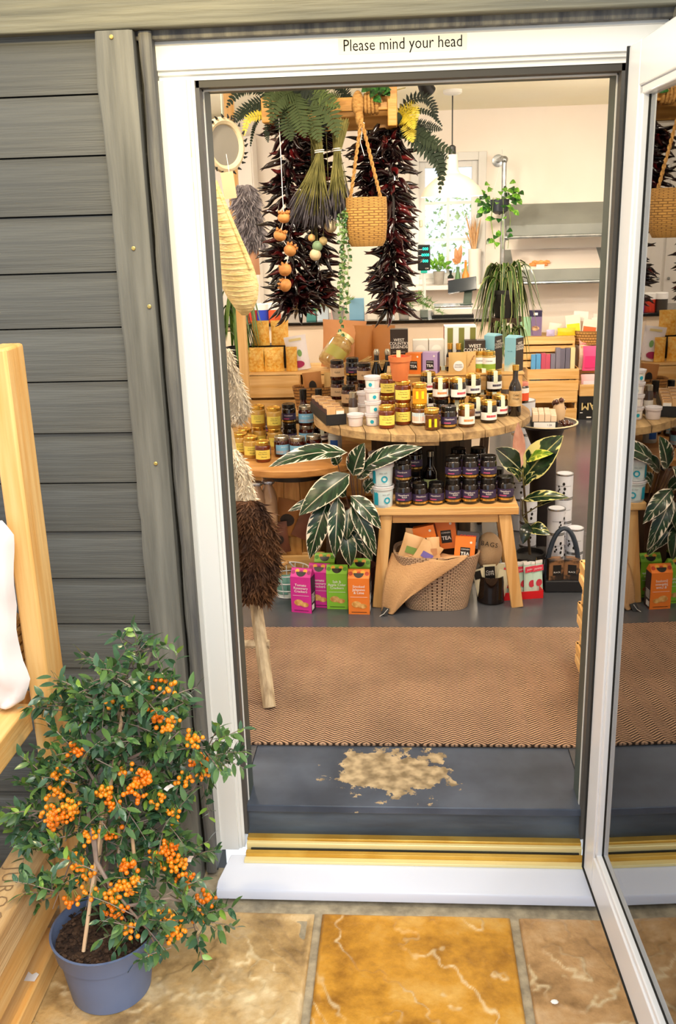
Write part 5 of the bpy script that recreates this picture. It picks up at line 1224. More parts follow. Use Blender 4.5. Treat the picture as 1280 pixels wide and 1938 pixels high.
# rubber plant
rp = thing('rubber_plant', 'variegated rubber plant with broad leaves right of the stool', 'plant', (.945, 1.738, FZ))
part('pot', MB().lathe([(.045, 0), (.05, .003), (.06, .10), (.063, .102), (.063, .118), (.056, .118), (.054, .1), (0, .1)], 24), plain('dark_plant_pot', '#23201f', .5), rp)
Yr = 1.58
stem_top = PY(990, 895, Yr)-V(rp.location)
part('stem', MB().tube([(0, 0, .1), (stem_top.x*.4, -.005, .3), stem_top], [.006, .005, .004], 8), plain('rubber_stem', '#5b4a35', .6), rp)
def rub(b, t_, wpx, m, Yb=Yr, Yt=Yr-.03, **k):
    B, Tt = PY(*b, Yb), PY(*t_, Yt); leaf_obj('leaf', rp, B, Tt, wpx*mpp(B), m, shape=.85, **k)
    part('leaf_stalk', MB().tube([stem_top if b[1] < 935 else V((stem_top.x*.6, 0, stem_top.z*.55)), B-V(rp.location)], .0025, 6), plain('stalk_green', '#7f7a3f', .5), rp)
pinkback = leafmat('rubber_leaf_underside', '#c98f7c', '#e0b3a0', None, 0, .5, 5)
rub((985, 888), (981, 799), 24, pinkback, Yr, Yr-.02, droop=-.06)
rub((992, 905), (1067, 824), 62, rubl, Yr, Yr-.08, droop=.06, nrm=(-.3, -1, .8))
rub((996, 872), (1048, 858), 24, ruby, Yr, Yr-.1, droop=.1)
rub((988, 892), (938, 848), 46, leafmat('rubber_leaf_dark', '#0e1a14', '#1d3324', '#cfc9a0', .2, .2, 5, edge=.95), Yr, Yr-.02, droop=.05)
rub((984, 912), (962, 884), 18, rubl, Yr, Yr-.06)
rub((992, 918), (1026, 893), 20, rubl, Yr, Yr-.06)
rub((990, 946), (1078, 942), 24, rubl, Yr, Yr-.10, droop=.12)
rub((1018, 958), (1056, 944), 14, rubl, Yr-.02, Yr-.08)
rub((1000, 1000), (1042, 1012), 28, rubl, Yr, Yr-.06, droop=.2)
rub((1000, 990), (990, 1030), 22, leafmat('rubber_leaf_dark2', '#0e1a14', '#1d3324', None, 0, .2, 5), Yr, Yr-.05)
# dark display box and arch-handled basket in front of the tins
ah = thing('arch_basket', 'dark arched handle basket with boxed coffee in front of the tins', 'basket', (1.062, 1.63, FZ))
slate = plain('slate_blue_metal', '#2f3a49', .4)
part('basket_tray', MB().bb((-.075, -.06, 0), (.075, .035, .05)), mat('dark_basket', '#1b1b20', .6), ah, bevel=.004)
part('handle', MB().tube([(.065*math.cos(a), -.012, .05+.21*math.sin(a)) for a in [PI*k/16 for k in range(17)]], .010, 8), slate, ah)
cbx = mat('coffee_carton', '#8a6240', .5, col2='#2a211c', vscale=22, fac=(.45, .55))
for k, (x, y, rz, lb) in enumerate(((-.035, -.025, 8, 'left'), (.035, -.022, -14, 'right'))):
    t = carton('coffee_box', f'small brown and black picture box, {lb} one in the arched basket', 'box', 1.062+x, 1.63+y, FZ+.05, .06, .05, .085, cbx, plain('choc_side', '#3a2a20', .5), rz=R(rz)); fpanel(t, -.014, .02, .02, .065, -.0256, blk); lettering('BLACK', t, .009, wht, (.003, -.0262, .034))
ht = thing('black_hamper', 'black and gold box between the red tray and the arched basket', 'box', (.905, 1.60, FZ), R(-12))
part('box', MB().bb((-.045, -.03, 0), (.045, .03, .145)), black, ht); part('gold_edge', MB().bb((-.046, -.031, .128), (.046, .031, .134)), gold, ht)
bowlm = mat('slate_bowl', '#5d6475', .35)
for k, (u, v) in enumerate(((1042, 1112), (1066, 1104))):
    p = PZ(u, v, FZ); t = thing('small_bowl', f'small slate blue bowl on the floor, {("left", "right")[k]} one beside the red tray', 'bowl', (p.x-.01, p.y+.03, FZ), 0, 'slate bowls')
    part('bowl', MB().lathe([(.014, 0), (.016, .003), (.026, .022), (.028, .03), (.026, .03), (.022, .018), (0, .008)], 20), bowlm, t)
# slatted crates just inside the door on the right
for k in range(5):
    crate('slatted_crate', f'pale slatted crate inside the door at right, {("lowest", "second lowest", "middle", "second highest", "highest")[k]} of the stack', .998+.012*(k % 2), 1.35+.012*(k % 2), .60, .92, FZ+.0105+.0735*k, .072, 2, pine, gap=.6, group='slatted crates at the door')
# ================================================================ counter, window sill, wall shelves, far crates
cpan = mat('cream_counter_panel', '#ecd6bd', .5)
ct = thing('shop_counter', 'cream fronted counter with black worktop at the back of the shop', 'counter', (0.02, 3.85, FZ))
part('front_panel', MB().bb((-.95, 0, 0), (.94, .03, .868)), cpan, ct, bevel=.003)
part('body', MB().bb((-.95, .03, 0), (.94, .6, .868)), cpan, ct)
part('worktop', MB().bb((-.97, -.02, .868), (.96, .62, .888)), blackg, ct, bevel=.003)
CZ = FZ+.888
def onC(u, dy=.1): return PY(u, 600, 3.85+dy).x
# scale display on a pole
sd = thing('scale_display', 'black customer display with green digits on a white pole', 'display', (onC(803, .12), 3.97, CZ+.0005))
ph = PY(803, 512, 3.97).z-CZ; pt = PY(803, 463, 3.97).z-CZ
part('pole', MB().tube([(0, 0, 0), (0, 0, ph)], .011, 12), white, sd); part('foot', MB().bb((-.025, -.03, 0), (.025, .03, .05)), plain('grey_plastic', '#7c857f', .5), sd, bevel=.004)
scr = part('screen_box', MB().bb((-.038, -.016, ph), (.038, .016, pt)), plain('screen_black', '#101715', .3), sd, bevel=.006)
gd = mat('green_digits', '#1fe0b4', .4, emis=('#1fe0b4', 2.5))
for k, s_ in enumerate(('000', '0000', '000')):
    lettering(s_, scr, .024, gd, (.008, -.0168, pt-.026-.036*k))
    fpanel(scr, -.034, -.012, pt-.030-.036*k, pt-.027-.036*k, -.0166, wht)
lettering('CAS', scr, .012, wht, (.018, -.0168, ph+.012))
part('teal_collar', MB().bb((-.02, -.014, ph-.015), (.02, .014, ph)), mat('teal_plastic', '#1fb7a5', .4), sd)
# till: base, drawer and tablet
tl = thing('till', 'white and black cash till base on the counter', 'till', (onC(856, .2), 4.02, CZ+.0005))
part('drawer', MB().bb((-.13, -.06, .0), (.13, .18, .012)), black, tl); part('body', MB().bb((-.12, -.055, .012), (.12, .17, .055)), mat('till_white', '#e9e4da', .4), tl, bevel=.006); part('scale_plate', MB().bb((-.115, -.05, .055), (.12, .165, .066)), mat('brushed_steel', '#c6cad2', .2, .9), tl, bevel=.002)
tbt = thing('tablet_till', 'dark tilted tablet screen on a green grey stand on the till', 'tablet', (onC(880, .2), 4.06, CZ+.067))
part('stand', MB().bar((.015, .0, 0), (.03, .05, .13), .05, .018).bb((-.03, -.03, 0), (.05, .05, .006)), plain('green_grey_stand', '#45544b', .4), tbt, bevel=.002)
part('screen', MB().bb((-.09, -.006, -.045), (.09, .006, .05)), plain('tablet_dark', '#232a31', .15), tbt, loc=(-.015, .035, .115), rot=(R(-38), R(-8), R(-12)))
# coloured tins on the counter's left
for k, (u, c, lb) in enumerate(((478, '#c0341e', 'red tin on the counter behind the left chilli string'), (498, '#2747c4', 'bright blue tin on the counter left of the chilli string'), (520, '#d8572a', 'orange tin on the counter behind the left chilli string'), (455, '#3b3530', 'dark tin on the counter at far left'))):
    t = thing('tea_tin', lb, 'tin', (onC(u, .08), 3.93, CZ+.0005)); part('tin', MB().lathe([(.04, 0), (.04, .075)], 22), plain(f'tin_{k}', c, .35), t); part('lid', MB().lathe([(.041, .075), (.041, .11), (.038, .114), (0, .114)], 22), whl, t)
for k, (u, w_, h, c, lb) in enumerate(((612, .07, .11, '#cfe0ee', 'pale blue carton on the counter behind the lavender'), (640, .08, .07, '#e7c3bd', 'pale pink carton on the counter behind the hanging basket'), (676, .09, .13, '#7fb0cf', 'sky blue carton on the counter between the chilli strings'), (705, .06, .10, '#e9e2d6', 'cream carton on the counter left of the right chilli string'), (590, .06, .08, '#4c8f8a', 'teal carton on the counter beside the left chilli string'), (735, .08, .10, '#dfe6ee', 'pale carton on the counter behind the right chilli string'))):
    carton('counter_carton', lb, 'carton', onC(u, .1), 3.95, CZ, w_, .06, h, plain(f'counter_carton_{k}', c, .45), plain(f'counter_side_{k}', c, .5))
# ---- sill plants
WZ = wz0+.0005
def onS(u): return PY(u, 535, YB-.11).x
YS = YB-.11
ptm = mat('stone_grey_pot', '#a5a19a', .7, col2='#8f8b84', vscale=14)
hp = thing('herb_pot', 'leafy green herb in a stone grey pot on the window sill', 'plant', (onS(831), YS, WZ))
part('pot', MB().lathe([(.034, 0), (.042, .085), (.045, .085), (.045, .1), (.04, .1), (.038, .085), (0, .085)], 22), ptm, hp)
rr = random.Random(11)
for k in range(46):
    a, e, q = rr.uniform(0, 6.28), rr.uniform(.1, 1.4), rr.uniform(.06, .13); b = V(hp.location)+V((0, 0, .10)); d = V((math.cos(a)*math.cos(e), math.sin(a)*math.cos(e), math.sin(e)))
    leaf_obj('leaf', hp, b+d*q*.65, b+d*q*1.1, .028, greenl, n=5, wn=3, nrm=(0, -1, .8))
for k in range(8):
    a = k*.8; part('stem', MB().tube([(0, 0, .08), (.04*math.cos(a), .04*math.sin(a), .19)], .002, 4), plain('herb_stem', '#6f9a3a', .6), hp)
t = thing('small_bottle', 'small dark bottle with pink label on the window sill', 'bottle', (onS(853), YS-.01, WZ))
part('bottle', MB().lathe([(.022, 0), (.023, .004), (.023, .06), (.009, .075), (.009, .09), (.011, .09), (.011, .105), (0, .105)], 18), plain('dark_bottle', '#1f2b25', .15), t); ob('paper_label', arc_label(.0236, .01, .045, 2.6, plain('pink_label', '#e9c5cf', .5)), t)
t = thing('bud_vase', 'clear green bud vase with dried brown leaves on the window sill', 'vase', (onS(867), YS+.02, WZ))
part('vase', MB().lathe([(.018, 0), (.022, .01), (.02, .06), (.012, .1), (.014, .13)], 18), mat('green_vase', '#5f8a5c', .1, coat=.5), t)
dry = leafmat('dried_leaf', '#b97a4a', '#dba878', None, 0, .6, 5)
for k, (u, v) in enumerate(((862, 468), (874, 462), (868, 482), (856, 490))):
    leaf_obj('dried_leaf', t, V(t.location)+V((0, 0, .15)), PY(u, v, YS+.02), .045, dry, n=6, wn=3); part('stem', MB().tube([(0, 0, .1), (0, 0, .17)], .0015, 4), dry, t)
t = thing('orange_bottle', 'orange glass bottle on the window sill', 'bottle', (onS(881), YS-.02, WZ)); part('bottle', MB().lathe([(.026, 0), (.028, .01), (.026, .07), (.010, .11), (.009, .16), (.012, .165)], 20), mat('orange_glass', '#e58a1c', .1, coat=.5), t); part('stopper', MB().lathe([(.0085, .16), (.0085, .178), (0, .18)], 12), plain('cork', '#c79a66', .8), t)
t = thing('tall_vase', 'tall white vase of dried grasses at the right of the window sill', 'vase', (onS(898), YS-.0, WZ))
part('vase', MB().lathe([(.045, 0), (.046, .01), (.05, .26), (.045, .26), (.042, .02), (0, .02)], 26), mat('white_vase', '#efe9e2', .3), t)
pamp = mat('dried_grass', '#c99a6a', .8, col2='#e2bd90', vscale=30)
for k in range(26):
    a, q = rr.uniform(0, 6.28), rr.uniform(.01, .07); h = rr.uniform(.12, .26); tip = (q*math.cos(a)-.02, q*math.sin(a)*.6, .26+h)
    part('grass_stem', MB().tube([(0, 0, .2), (tip[0]*.6, tip[1]*.6, .26+h*.55), tip], [.0015, .006, .001], 5), pamp, t)
# ---- pipe-framed sloping shelves on the back wall
gsh = mat('grey_painted_shelf', '#7c807c', .5, col2='#8b8f8a', vscale=3)
px0 = PY(952, 450, 5.22).x
pf = thing('pipe_shelf_frame', 'galvanised pipe frame carrying the sloping wall shelves', 'pipe frame', (px0, 5.22, PY(952, 300, 5.22).z))
zo = pf.location.z
part('upright_pipe', MB().tube([(0, 0, -.01), (0, 0, FZ-zo)], .017, 12), galv, pf)
part('wall_arm', MB().tube([(0, 0, -.01), (-.012, .02, .004), (-.014, YB-5.22-.005, .004)], .017, 12), galv, pf); part('elbow', MB().sphere((0, 0, -.008), .026, 14, 10), galv, pf)
part('wall_flange', MB().lathe([(.045, 0), (.045, .01), (.024, .014)], 20), galv, pf, loc=(-.014, YB-5.22-.001, .004), rot=(R(90), 0, 0))
part('wall_flange', MB().lathe([(.045, 0), (.045, .01), (.024, .014)], 20), galv, pf, loc=(PY(1168, 305, YB).x-px0, YB-5.22-.001, PY(1168, 305, YB).z-zo), rot=(R(90), 0, 0))
for v in (450, 537):
    z = PY(952, v, 5.22).z-zo; part('front_pipe', MB().tube([(0, 0, z), (1.05, 0, z)], .013, 10), galv, pf); part('tee_joint', MB().tube([(0, 0, z-.03), (0, 0, z+.03)], .022, 12).tube([(0, 0, z), (.04, 0, z)], .019, 12), galv, pf)
    part('collar', MB().tube([(.72, 0, z), (.76, 0, z)], .018, 10), galv, pf)
SHZ = []
for k, (vb, vf) in enumerate(((384, 427), (470, 512))):
    zb_, zf_ = PY(1060, vb, YB-.01).z, PY(1060, vf, 5.25).z; SHZ.append((zb_, zf_))
    x0, x1 = PY(966, vf, 5.25).x-.03, 2.22
    t = thing('sloping_shelf', ('upper grey sloping shelf on the back wall', 'lower grey sloping shelf with paper sheet on the back wall')[k], 'shelf', (x0, 5.25, zf_))
    part('shelf_board', MB().add([(0, 0, 0), (x1-x0, 0, 0), (x1-x0, YB-5.26, zb_-zf_), (0, YB-5.26, zb_-zf_), (0, 0, -.02), (x1-x0, 0, -.02), (x1-x0, YB-5.26, zb_-zf_-.02), (0, YB-5.26, zb_-zf_-.02)], [(0, 1, 2, 3), (7, 6, 5, 4), (0, 4, 5, 1), (1, 5, 6, 2), (2, 6, 7, 3), (3, 7, 4, 0)]), gsh, t)
    part('front_lip', MB().bb((0, -.016, -.075), (x1-x0, -.0005, .012)), gsh, t, bevel=.003)
zb_, zf_ = SHZ[1]; sl_ = math.atan2(zb_-zf_, YB-5.26)
xa, xb = PY(970, 490, 5.4).x, PY(1134, 490, 5.4).x
t = thing('paper_sheet', 'white paper sheet lying on the lower sloping shelf', 'paper', (xa, 5.262, zf_+.012), rot=(sl_, 0, 0)); part('sheet', MB().grid(lambda u, v: ((xb-xa)*u, .30*v, .002*math.sin(u*9)*v), 12, 5), mat('greaseproof_paper', '#efe2d8', .5), t, 180)
t = thing('pastry_bag', 'clear bag of golden pastries on the paper sheet', 'pastry', (PY(1022, 505, 5.3).x, 5.285, zf_+.02), rot=(sl_, 0, 0))
past = mat('baked_pastry', '#c9773a', .5, col2='#e0a25e', vscale=14)
for k in range(6): part('pastry', MB().tube([(-.055+.022*k+.02*math.cos(a), .01+.03*(k % 2)+.02*math.sin(a), .016) for a in (0, .8, 1.6, 2.4, 3.1)], [.004, .013, .015, .013, .004], 8), past, t)
fpanel(t, -.03, .03, .005, .035, -.008, whl, 'paper_label')
# ---- hanging pot plant on the pipe
hgp = thing('hanging_plant', 'bright green trailing plant in a dark hanging pot on the pipe', 'plant', (PY(946, 392, 5.10).x, 5.10, PY(946, 405, 5.10).z))
part('pot', MB().lathe([(.03, 0), (.06, .02), (.07, .10), (.062, .10), (.055, .08), (0, .08)], 22), plain('navy_pot', '#1d2330', .35), hgp)
part('cord', MB().tube([(-.06, 0, .10), (.02, .05, .40), (.06, 0, .10)], .002, 5).tube([(.02, .05, .40), (.02, .11, .44)], .002, 5), wirem, hgp)
for k in range(64):
    a = rr.uniform(0, 6.28); q = rr.uniform(.05, .155); z = .13+rr.uniform(-.10, .08)-max(0, q-.1)*1.2
    if k > 52: q = rr.uniform(.02, .07); z = -rr.uniform(.02, .26)
    b = V(hgp.location)+V((math.cos(a)*q, math.sin(a)*q*.8-.01, z)); d = V((math.cos(a)*.6, math.sin(a)*.6-.3, -.5+rr.uniform(-.2, .5))).normalized()
    leaf_obj('leaf', hgp, b, b+d*.058, .042, greenl if rr.random() < .55 else dkleaf, n=5, wn=3, nrm=(0, -1, .5))
for k in range(5):
    a = k*1.25; part('vine', MB().tube([(0, 0, .09), (.06*math.cos(a), .05*math.sin(a)-.02, .11), (.075*math.cos(a)-.0, .06*math.sin(a)-.03, -.05), (.05*math.cos(a)+.01, -.05, -.24)], .002, 4), plain('vine_green', '#6f8a3a', .6), hgp)
# ---- spider plant on a tall stand behind the table
spx = PY(958, 560, 2.62); stz = spx.z-.10
sdp = thing('plant_stand', 'tall dark wooden plant stand behind the round table', 'stand', (spx.x, 2.62, FZ))
for sx in (-1, 1):
    for sy in (-1, 1): part('leg', MB().bar((sx*.12, sy*.12, 0), (sx*.05, sy*.05, stz-FZ-.02), .024, .024), mat('dark_riser_wood', '#4a3524'), sdp)
part('top', MB().lathe([(.082, stz-FZ-.02), (.082, stz-FZ)], 28), mat('dark_riser_wood', '#4a3524'), sdp)
spd = thing('spider_plant', 'spider plant with arching striped leaves behind the right cartons', 'plant', (spx.x, 2.62, stz+.0005))
part('pot', MB().lathe([(.05, 0), (.07, .11), (.075, .11), (.075, .13), (.068, .13), (.065, .11), (0, .11)], 22), plain('dark_pot2', '#2b2a28', .5), spd)
crn = V(spd.location)+V((0, 0, .13))
def strap(parent, crown, a, L, rise, fall, w_, m, name='leaf', n=9, ys=.8):
    d = V((math.cos(a), math.sin(a)*ys, 0)); pts = []
    for i in range(n):
        u = i/(n-1); pts.append(crown + d*(L*u**.9) + V((0, 0, rise*math.sin(PI*min(1, u*1.15))*1. - fall*u**2.2)))
    vs_ = []; uv = []; o_ = V(parent.location)
    for i, p in enumerate(pts):
        t_ = (pts[min(i+1, n-1)]-pts[max(i-1, 0)]).normalized(); s = t_.cross(V((0, 0, 1)));  s = s.normalized() if s.length > 1e-4 else V((1, 0, 0)); ww = w_*.5*(1-(i/(n-1))**2.5)+.0004
        up_ = s.cross(t_)
        for q in (-1, 0, 1): vs_.append(p + s*(ww*q) - o_ + up_*(ww*.35*abs(q))); uv.append((i/(n-1), q*.5+.5))
    fs = [(i*3+j, i*3+j+1, (i+1)*3+j+1, (i+1)*3+j) for i in range(n-1) for j in range(2)]
    me = MB().add(vs_, fs).mesh(name, m, 180); uvset(me, uv); return ob(name, me, parent)
for k in range(64):
    a = rr.uniform(0, 6.28); L = rr.uniform(.06, .15); strap(spd, crn+V((rr.uniform(-.02, .02), rr.uniform(-.02, .02), 0)), a, L*1.25, rr.uniform(.06, .15), rr.uniform(.05, .26), .029, spidl)
for k in range(26):
    a = rr.uniform(0, 6.28); c = crn+V((rr.uniform(-.04, .05), -.095, -.20+rr.uniform(-.04, .03))); strap(spd, c, a, rr.uniform(.04, .09), rr.uniform(.02, .07), rr.uniform(.05, .14), .018, spidl)
part('runner', MB().tube([(0, 0, .13), (.02, -.06, .16), (.02, -.095, .02), (.0, -.095, -.07)], .002, 5), plain('runner_green', '#a9b36a', .6), spd)

# ================================================================ far right crates and goods
YF = 5.06
def zat(v): return PY(1045, v, YF).z
x0, x1 = PY(1003, 760, YF).x, PY(1092, 760, YF).x
zc = [FZ, zat(737), zat(680)]
cfa = crate('crate', 'pine crate on the floor, bottom of the far right stack', x0-.02, x1, YF, YF+.36, FZ, zc[1]-FZ-.012, 2, gap=.5, group='far crates')
cfb = crate('crate', 'pine crate full of soaps, middle of the far right stack', x0-.02, x1+.005, YF, YF+.36, zc[1]-.010, (zat(698)-zc[1])+.008, 2, gap=.12, group='far crates')
zs_ = zat(660)
def shelfboard(lb, z, y0, y1, xa, xb): t = thing('shelf_plank', lb, 'plank', ((xa+xb)/2, (y0+y1)/2, z)); part('plank', MB().bb(((xa-xb)/2, (y0-y1)/2, 0), ((xb-xa)/2, (y1-y0)/2, .010)), pine, t); return t
# top crate rests on the middle crate's back half
crate('crate', 'pine crate with mixed packets, top of the far right stack', PY(980, 650, YF+.1).x, PY(1088, 650, YF+.1).x, YF+.1, YF+.40, zat(698)+.0, (PY(1045, 640, YF+.1).z-zat(698)), 4, gap=.3, group='far crates')
zt_ = PY(1045, 640, YF+.1).z
# packets in the middle crate front
zm = zc[1]+.0
cols_ = ['#5aa0d6', '#c4506a', '#7f7a8c', '#6a6678', '#e6d9a6', '#e9dfb6']
for k in range(9):
    u = 1010+9.2*k; w_ = .05; c = cols_[min(k//2, 5)]
    p = PY(u, 690, YF+.035); carton('soap_box', f'small boxed soap, {ORD[k]} from the left in the front of the middle far crate', 'soap', p.x, YF+.05, zm, w_*.66, .04, zat(672 if k < 5 else 662)-zm-.0+.004*(k % 3), plain(f'soap_{k}', c, .5), rz=R(8*((k % 3)-1)*.4), group='boxed soaps in the far crate')
for k, (u0, v0, u1, v1, c, lb) in enumerate(((1003, 588, 1027, 636, '#7d6a93', 'violet chocolate box with dark top on the top far crate'),)):
    a, b, c0, d0 = BX(u0, v0, u1, v1, YF+.16); t = carton('chocolate_box', lb, 'box', (a+b)/2, YF+.19, zt_+.012, b-a, .06, d0-zt_-.012, plain('violet_box', c, .4), rz=R(-8)); h = d0-zt_-.012
    fpanel(t, -(b-a)/2, (b-a)/2, h*.76, h, -.0308, navy); fpanel(t, -.015, .015, h*.82, h*.92, -.0314, wht); disc(t, 0, h*.3, .03, -.031, mat('choc_print', '#7a4a2a', .5, col2='#e0b890', vscale=40), sz=.6)
shelfboard('thin pine board lying on the top far crate', zt_+.001, YF+.1, YF+.4, PY(982, 640, YF+.1).x, PY(1088, 640, YF+.1).x)
def pk(u, v, Y, wpx, hpx, c, lb, z=None, roll=0, tilt=0, t_=.03, band=None, nm='packet'):
    p = PY(u, v, Y); k_ = mpp(p); t = pthing(nm, lb, 'packet', p.x, Y, p.z if z is None else z, wpx*k_, hpx*k_, t_, plain('pk_'+c[1:], c, .45), roll=R(roll), tilt=R(tilt), wrinkle=.003)
    if band: fpanel(t, -wpx*k_*.4, wpx*k_*.4, hpx*k_*.12, hpx*k_*.6, -t_*.55, plain('pkb_'+band[1:], band, .5), 'printed_panel')
    return t
pk(990, 638, YF+.16, 30, 36, '#8fbf9a', 'pale green bag at the left of the top far crate', zt_+.012)
pk(1048, 638, YF+.2, 24, 22, '#e8ddcc', 'cream packet with round print on the top far crate', zt_+.012, roll=8)
pk(1072, 640, YF+.15, 34, 14, '#e2c21f', 'yellow bag lying on the top far crate', zt_+.012)
pk(1042, 644, YF+.13, 16, 12, '#b9aed6', 'small lilac packet at the front of the top far crate', zt_+.012)
# ---- right stack
x0b, x1b = PY(1096, 770, YF).x, PY(1096, 770, YF).x+.50
bb_ = thing('black_carton', 'black carton with upside down gold lettering on the floor at far right', 'box', ((x0b+x1b)/2, YF+.15, FZ))
hb_ = zat(751)-FZ
part('box', MB().bb((-.25, -.15, 0), (.25, .05, hb_)), black, bb_, bevel=.002)
goldink = plain('gold_ink', '#d9c184', .5)
lettering('YFAM', bb_, .078, goldink, (-.25+.117, -.1512, hb_*.58), (0, R(180), 0), weight=.015, spacing=1.05)
fpanel(bb_, -.24, -.22, .13*0+.05, .056, -.1512, wht); fpanel(bb_, -.19, -.155, .012, .022, -.1512, whp); fpanel(bb_, -.10, .0, .055, .058, -.1512, goldink); fpanel(bb_, -.05, -.046, .01, .055, -.1512, goldink)
crate('crate', 'low pale pine crate on the black carton at far right', x0b+.005, x1b-.01, YF+.0, YF+.19, FZ+hb_+.0005, zat(729)-FZ-hb_, 1)
zq = zat(729)
pk(1122, 735, YF+.05, 46, 30, '#f3c3c6', 'pink and white sweet bag at the bottom of the far right pile', zq-.05, band='#e7e2ee')
pk(1122, 706, YF+.09, 40, 46, '#f0528c', 'bright pink bag in the far right pile', zat(706), band='#e8337a')
pk(1106, 700, YF+.14, 22, 46, '#f2dcc4', 'cream bag with dark print left of the bright pink bag', zat(706), band='#e9c6b8')
pk(1125, 668, YF+.16, 60, 22, '#f0b9ab', 'pink spotted bag under the wicker basket', zat(668)-.0, band='#d98f8c')
stp = thing('backing_crates', 'tall pine crate behind the pink sweet bags', 'crate', (x0b+.22, YF+.30, FZ))
zw = PY(1110, 655, YF+.12).z
for k in range(5): part('slat', MB().bb((-.2, -.09, (zw-FZ-.012)*k/5+.004), (.25, -.075, (zw-FZ-.012)*(k+1)/5-.01)), pine, stp)
part('top_board', MB().bb((-.2, -.17, zw-FZ-.012), (.25, .1, zw-FZ)), pine, stp)
for s_ in (-.18, .22): part('upright', MB().bb((s_-.012, -.075, 0), (s_+.012, -.05, zw-FZ-.012)), pinez, stp)
wkb = thing('wicker_basket', 'round wicker basket of seed packets at far right', 'basket', (PY(1118, 655, YF+.22).x, YF+.24, zw+.0005))
ww = weave('wicker_weave', '#d3a05a', '#8a5a26', 40, 6); k_ = mpp(wkb.location)
basket_body(wkb, 'woven_wall', [(36*k_*.8, .10, 0), (36*k_*.95, .115, .05), (36*k_*1.06, .13, .10), (36*k_*1.08, .135, .11), (36*k_*1.02, .128, .11), (36*k_*.78, .095, .01)], 1., ww)
part('woven_base', MB().lathe([(36*k_*.8, .004), (36*k_*.8, .009)], 24), plain('basket_inside', '#8a6544'), wkb)
for k, (u, hp_, c1, c2, ro, dy, lb) in enumerate(((1088, 50, '#f4efd6', '#d9dc1e', -5, .02, 'yellow seed packet at the left of the wicker basket'), (1112, 42, '#f4e3d6', '#f0672a', 8, .0, 'orange seed packet at the front of the wicker basket'), (1098, 56, '#f2ece2', '#e9c9b2', 4, .06, 'cream seed packet at the back of the wicker basket'), (1128, 50, '#f0d9cf', '#ecc6bb', 12, .05, 'pale pink packet at the right of the wicker basket'), (1138, 46, '#efe2da', '#e3cfc6', -6, .02, 'white packet at the right edge of the wicker basket'))):
    p = PY(u, 650, YF+.2); t = carton('seed_packet', lb, 'packet', p.x, YF+.20+dy, zw+.02, 27*mpp(p), .012, hp_*mpp(p), plain(f'seed_{k}', c1, .5)); t.rotation_euler = (R(-8), R(ro), 0); h = hp_*mpp(p)
    fpanel(t, -12*mpp(p), 12*mpp(p), h*.06, h*.68, -.0068, plain(f'seedb_{k}', c2, .5))
# white cupboard far left
cup = thing('white_cupboard', 'tall white panelled cupboard at the far left back', 'cupboard', (-.98, 5.30, FZ))
part('body', MB().bb((-.5, 0, 0), (.30, .22, 2.10)), mat('white_cupboard_paint', '#f1ece6', .5), cup)
for a, b in ((-.49, -.12), (-.10, .29)): part('door', MB().bb((a, -.018, .02), (b, 0, 2.08)), mat('white_cupboard_paint', '#f1ece6'), cup, bevel=.003)
for x in (-.15, -.07): part('knob', MB().sphere((x, -.03, 1.0), .012, 10, 8), galv, cup)
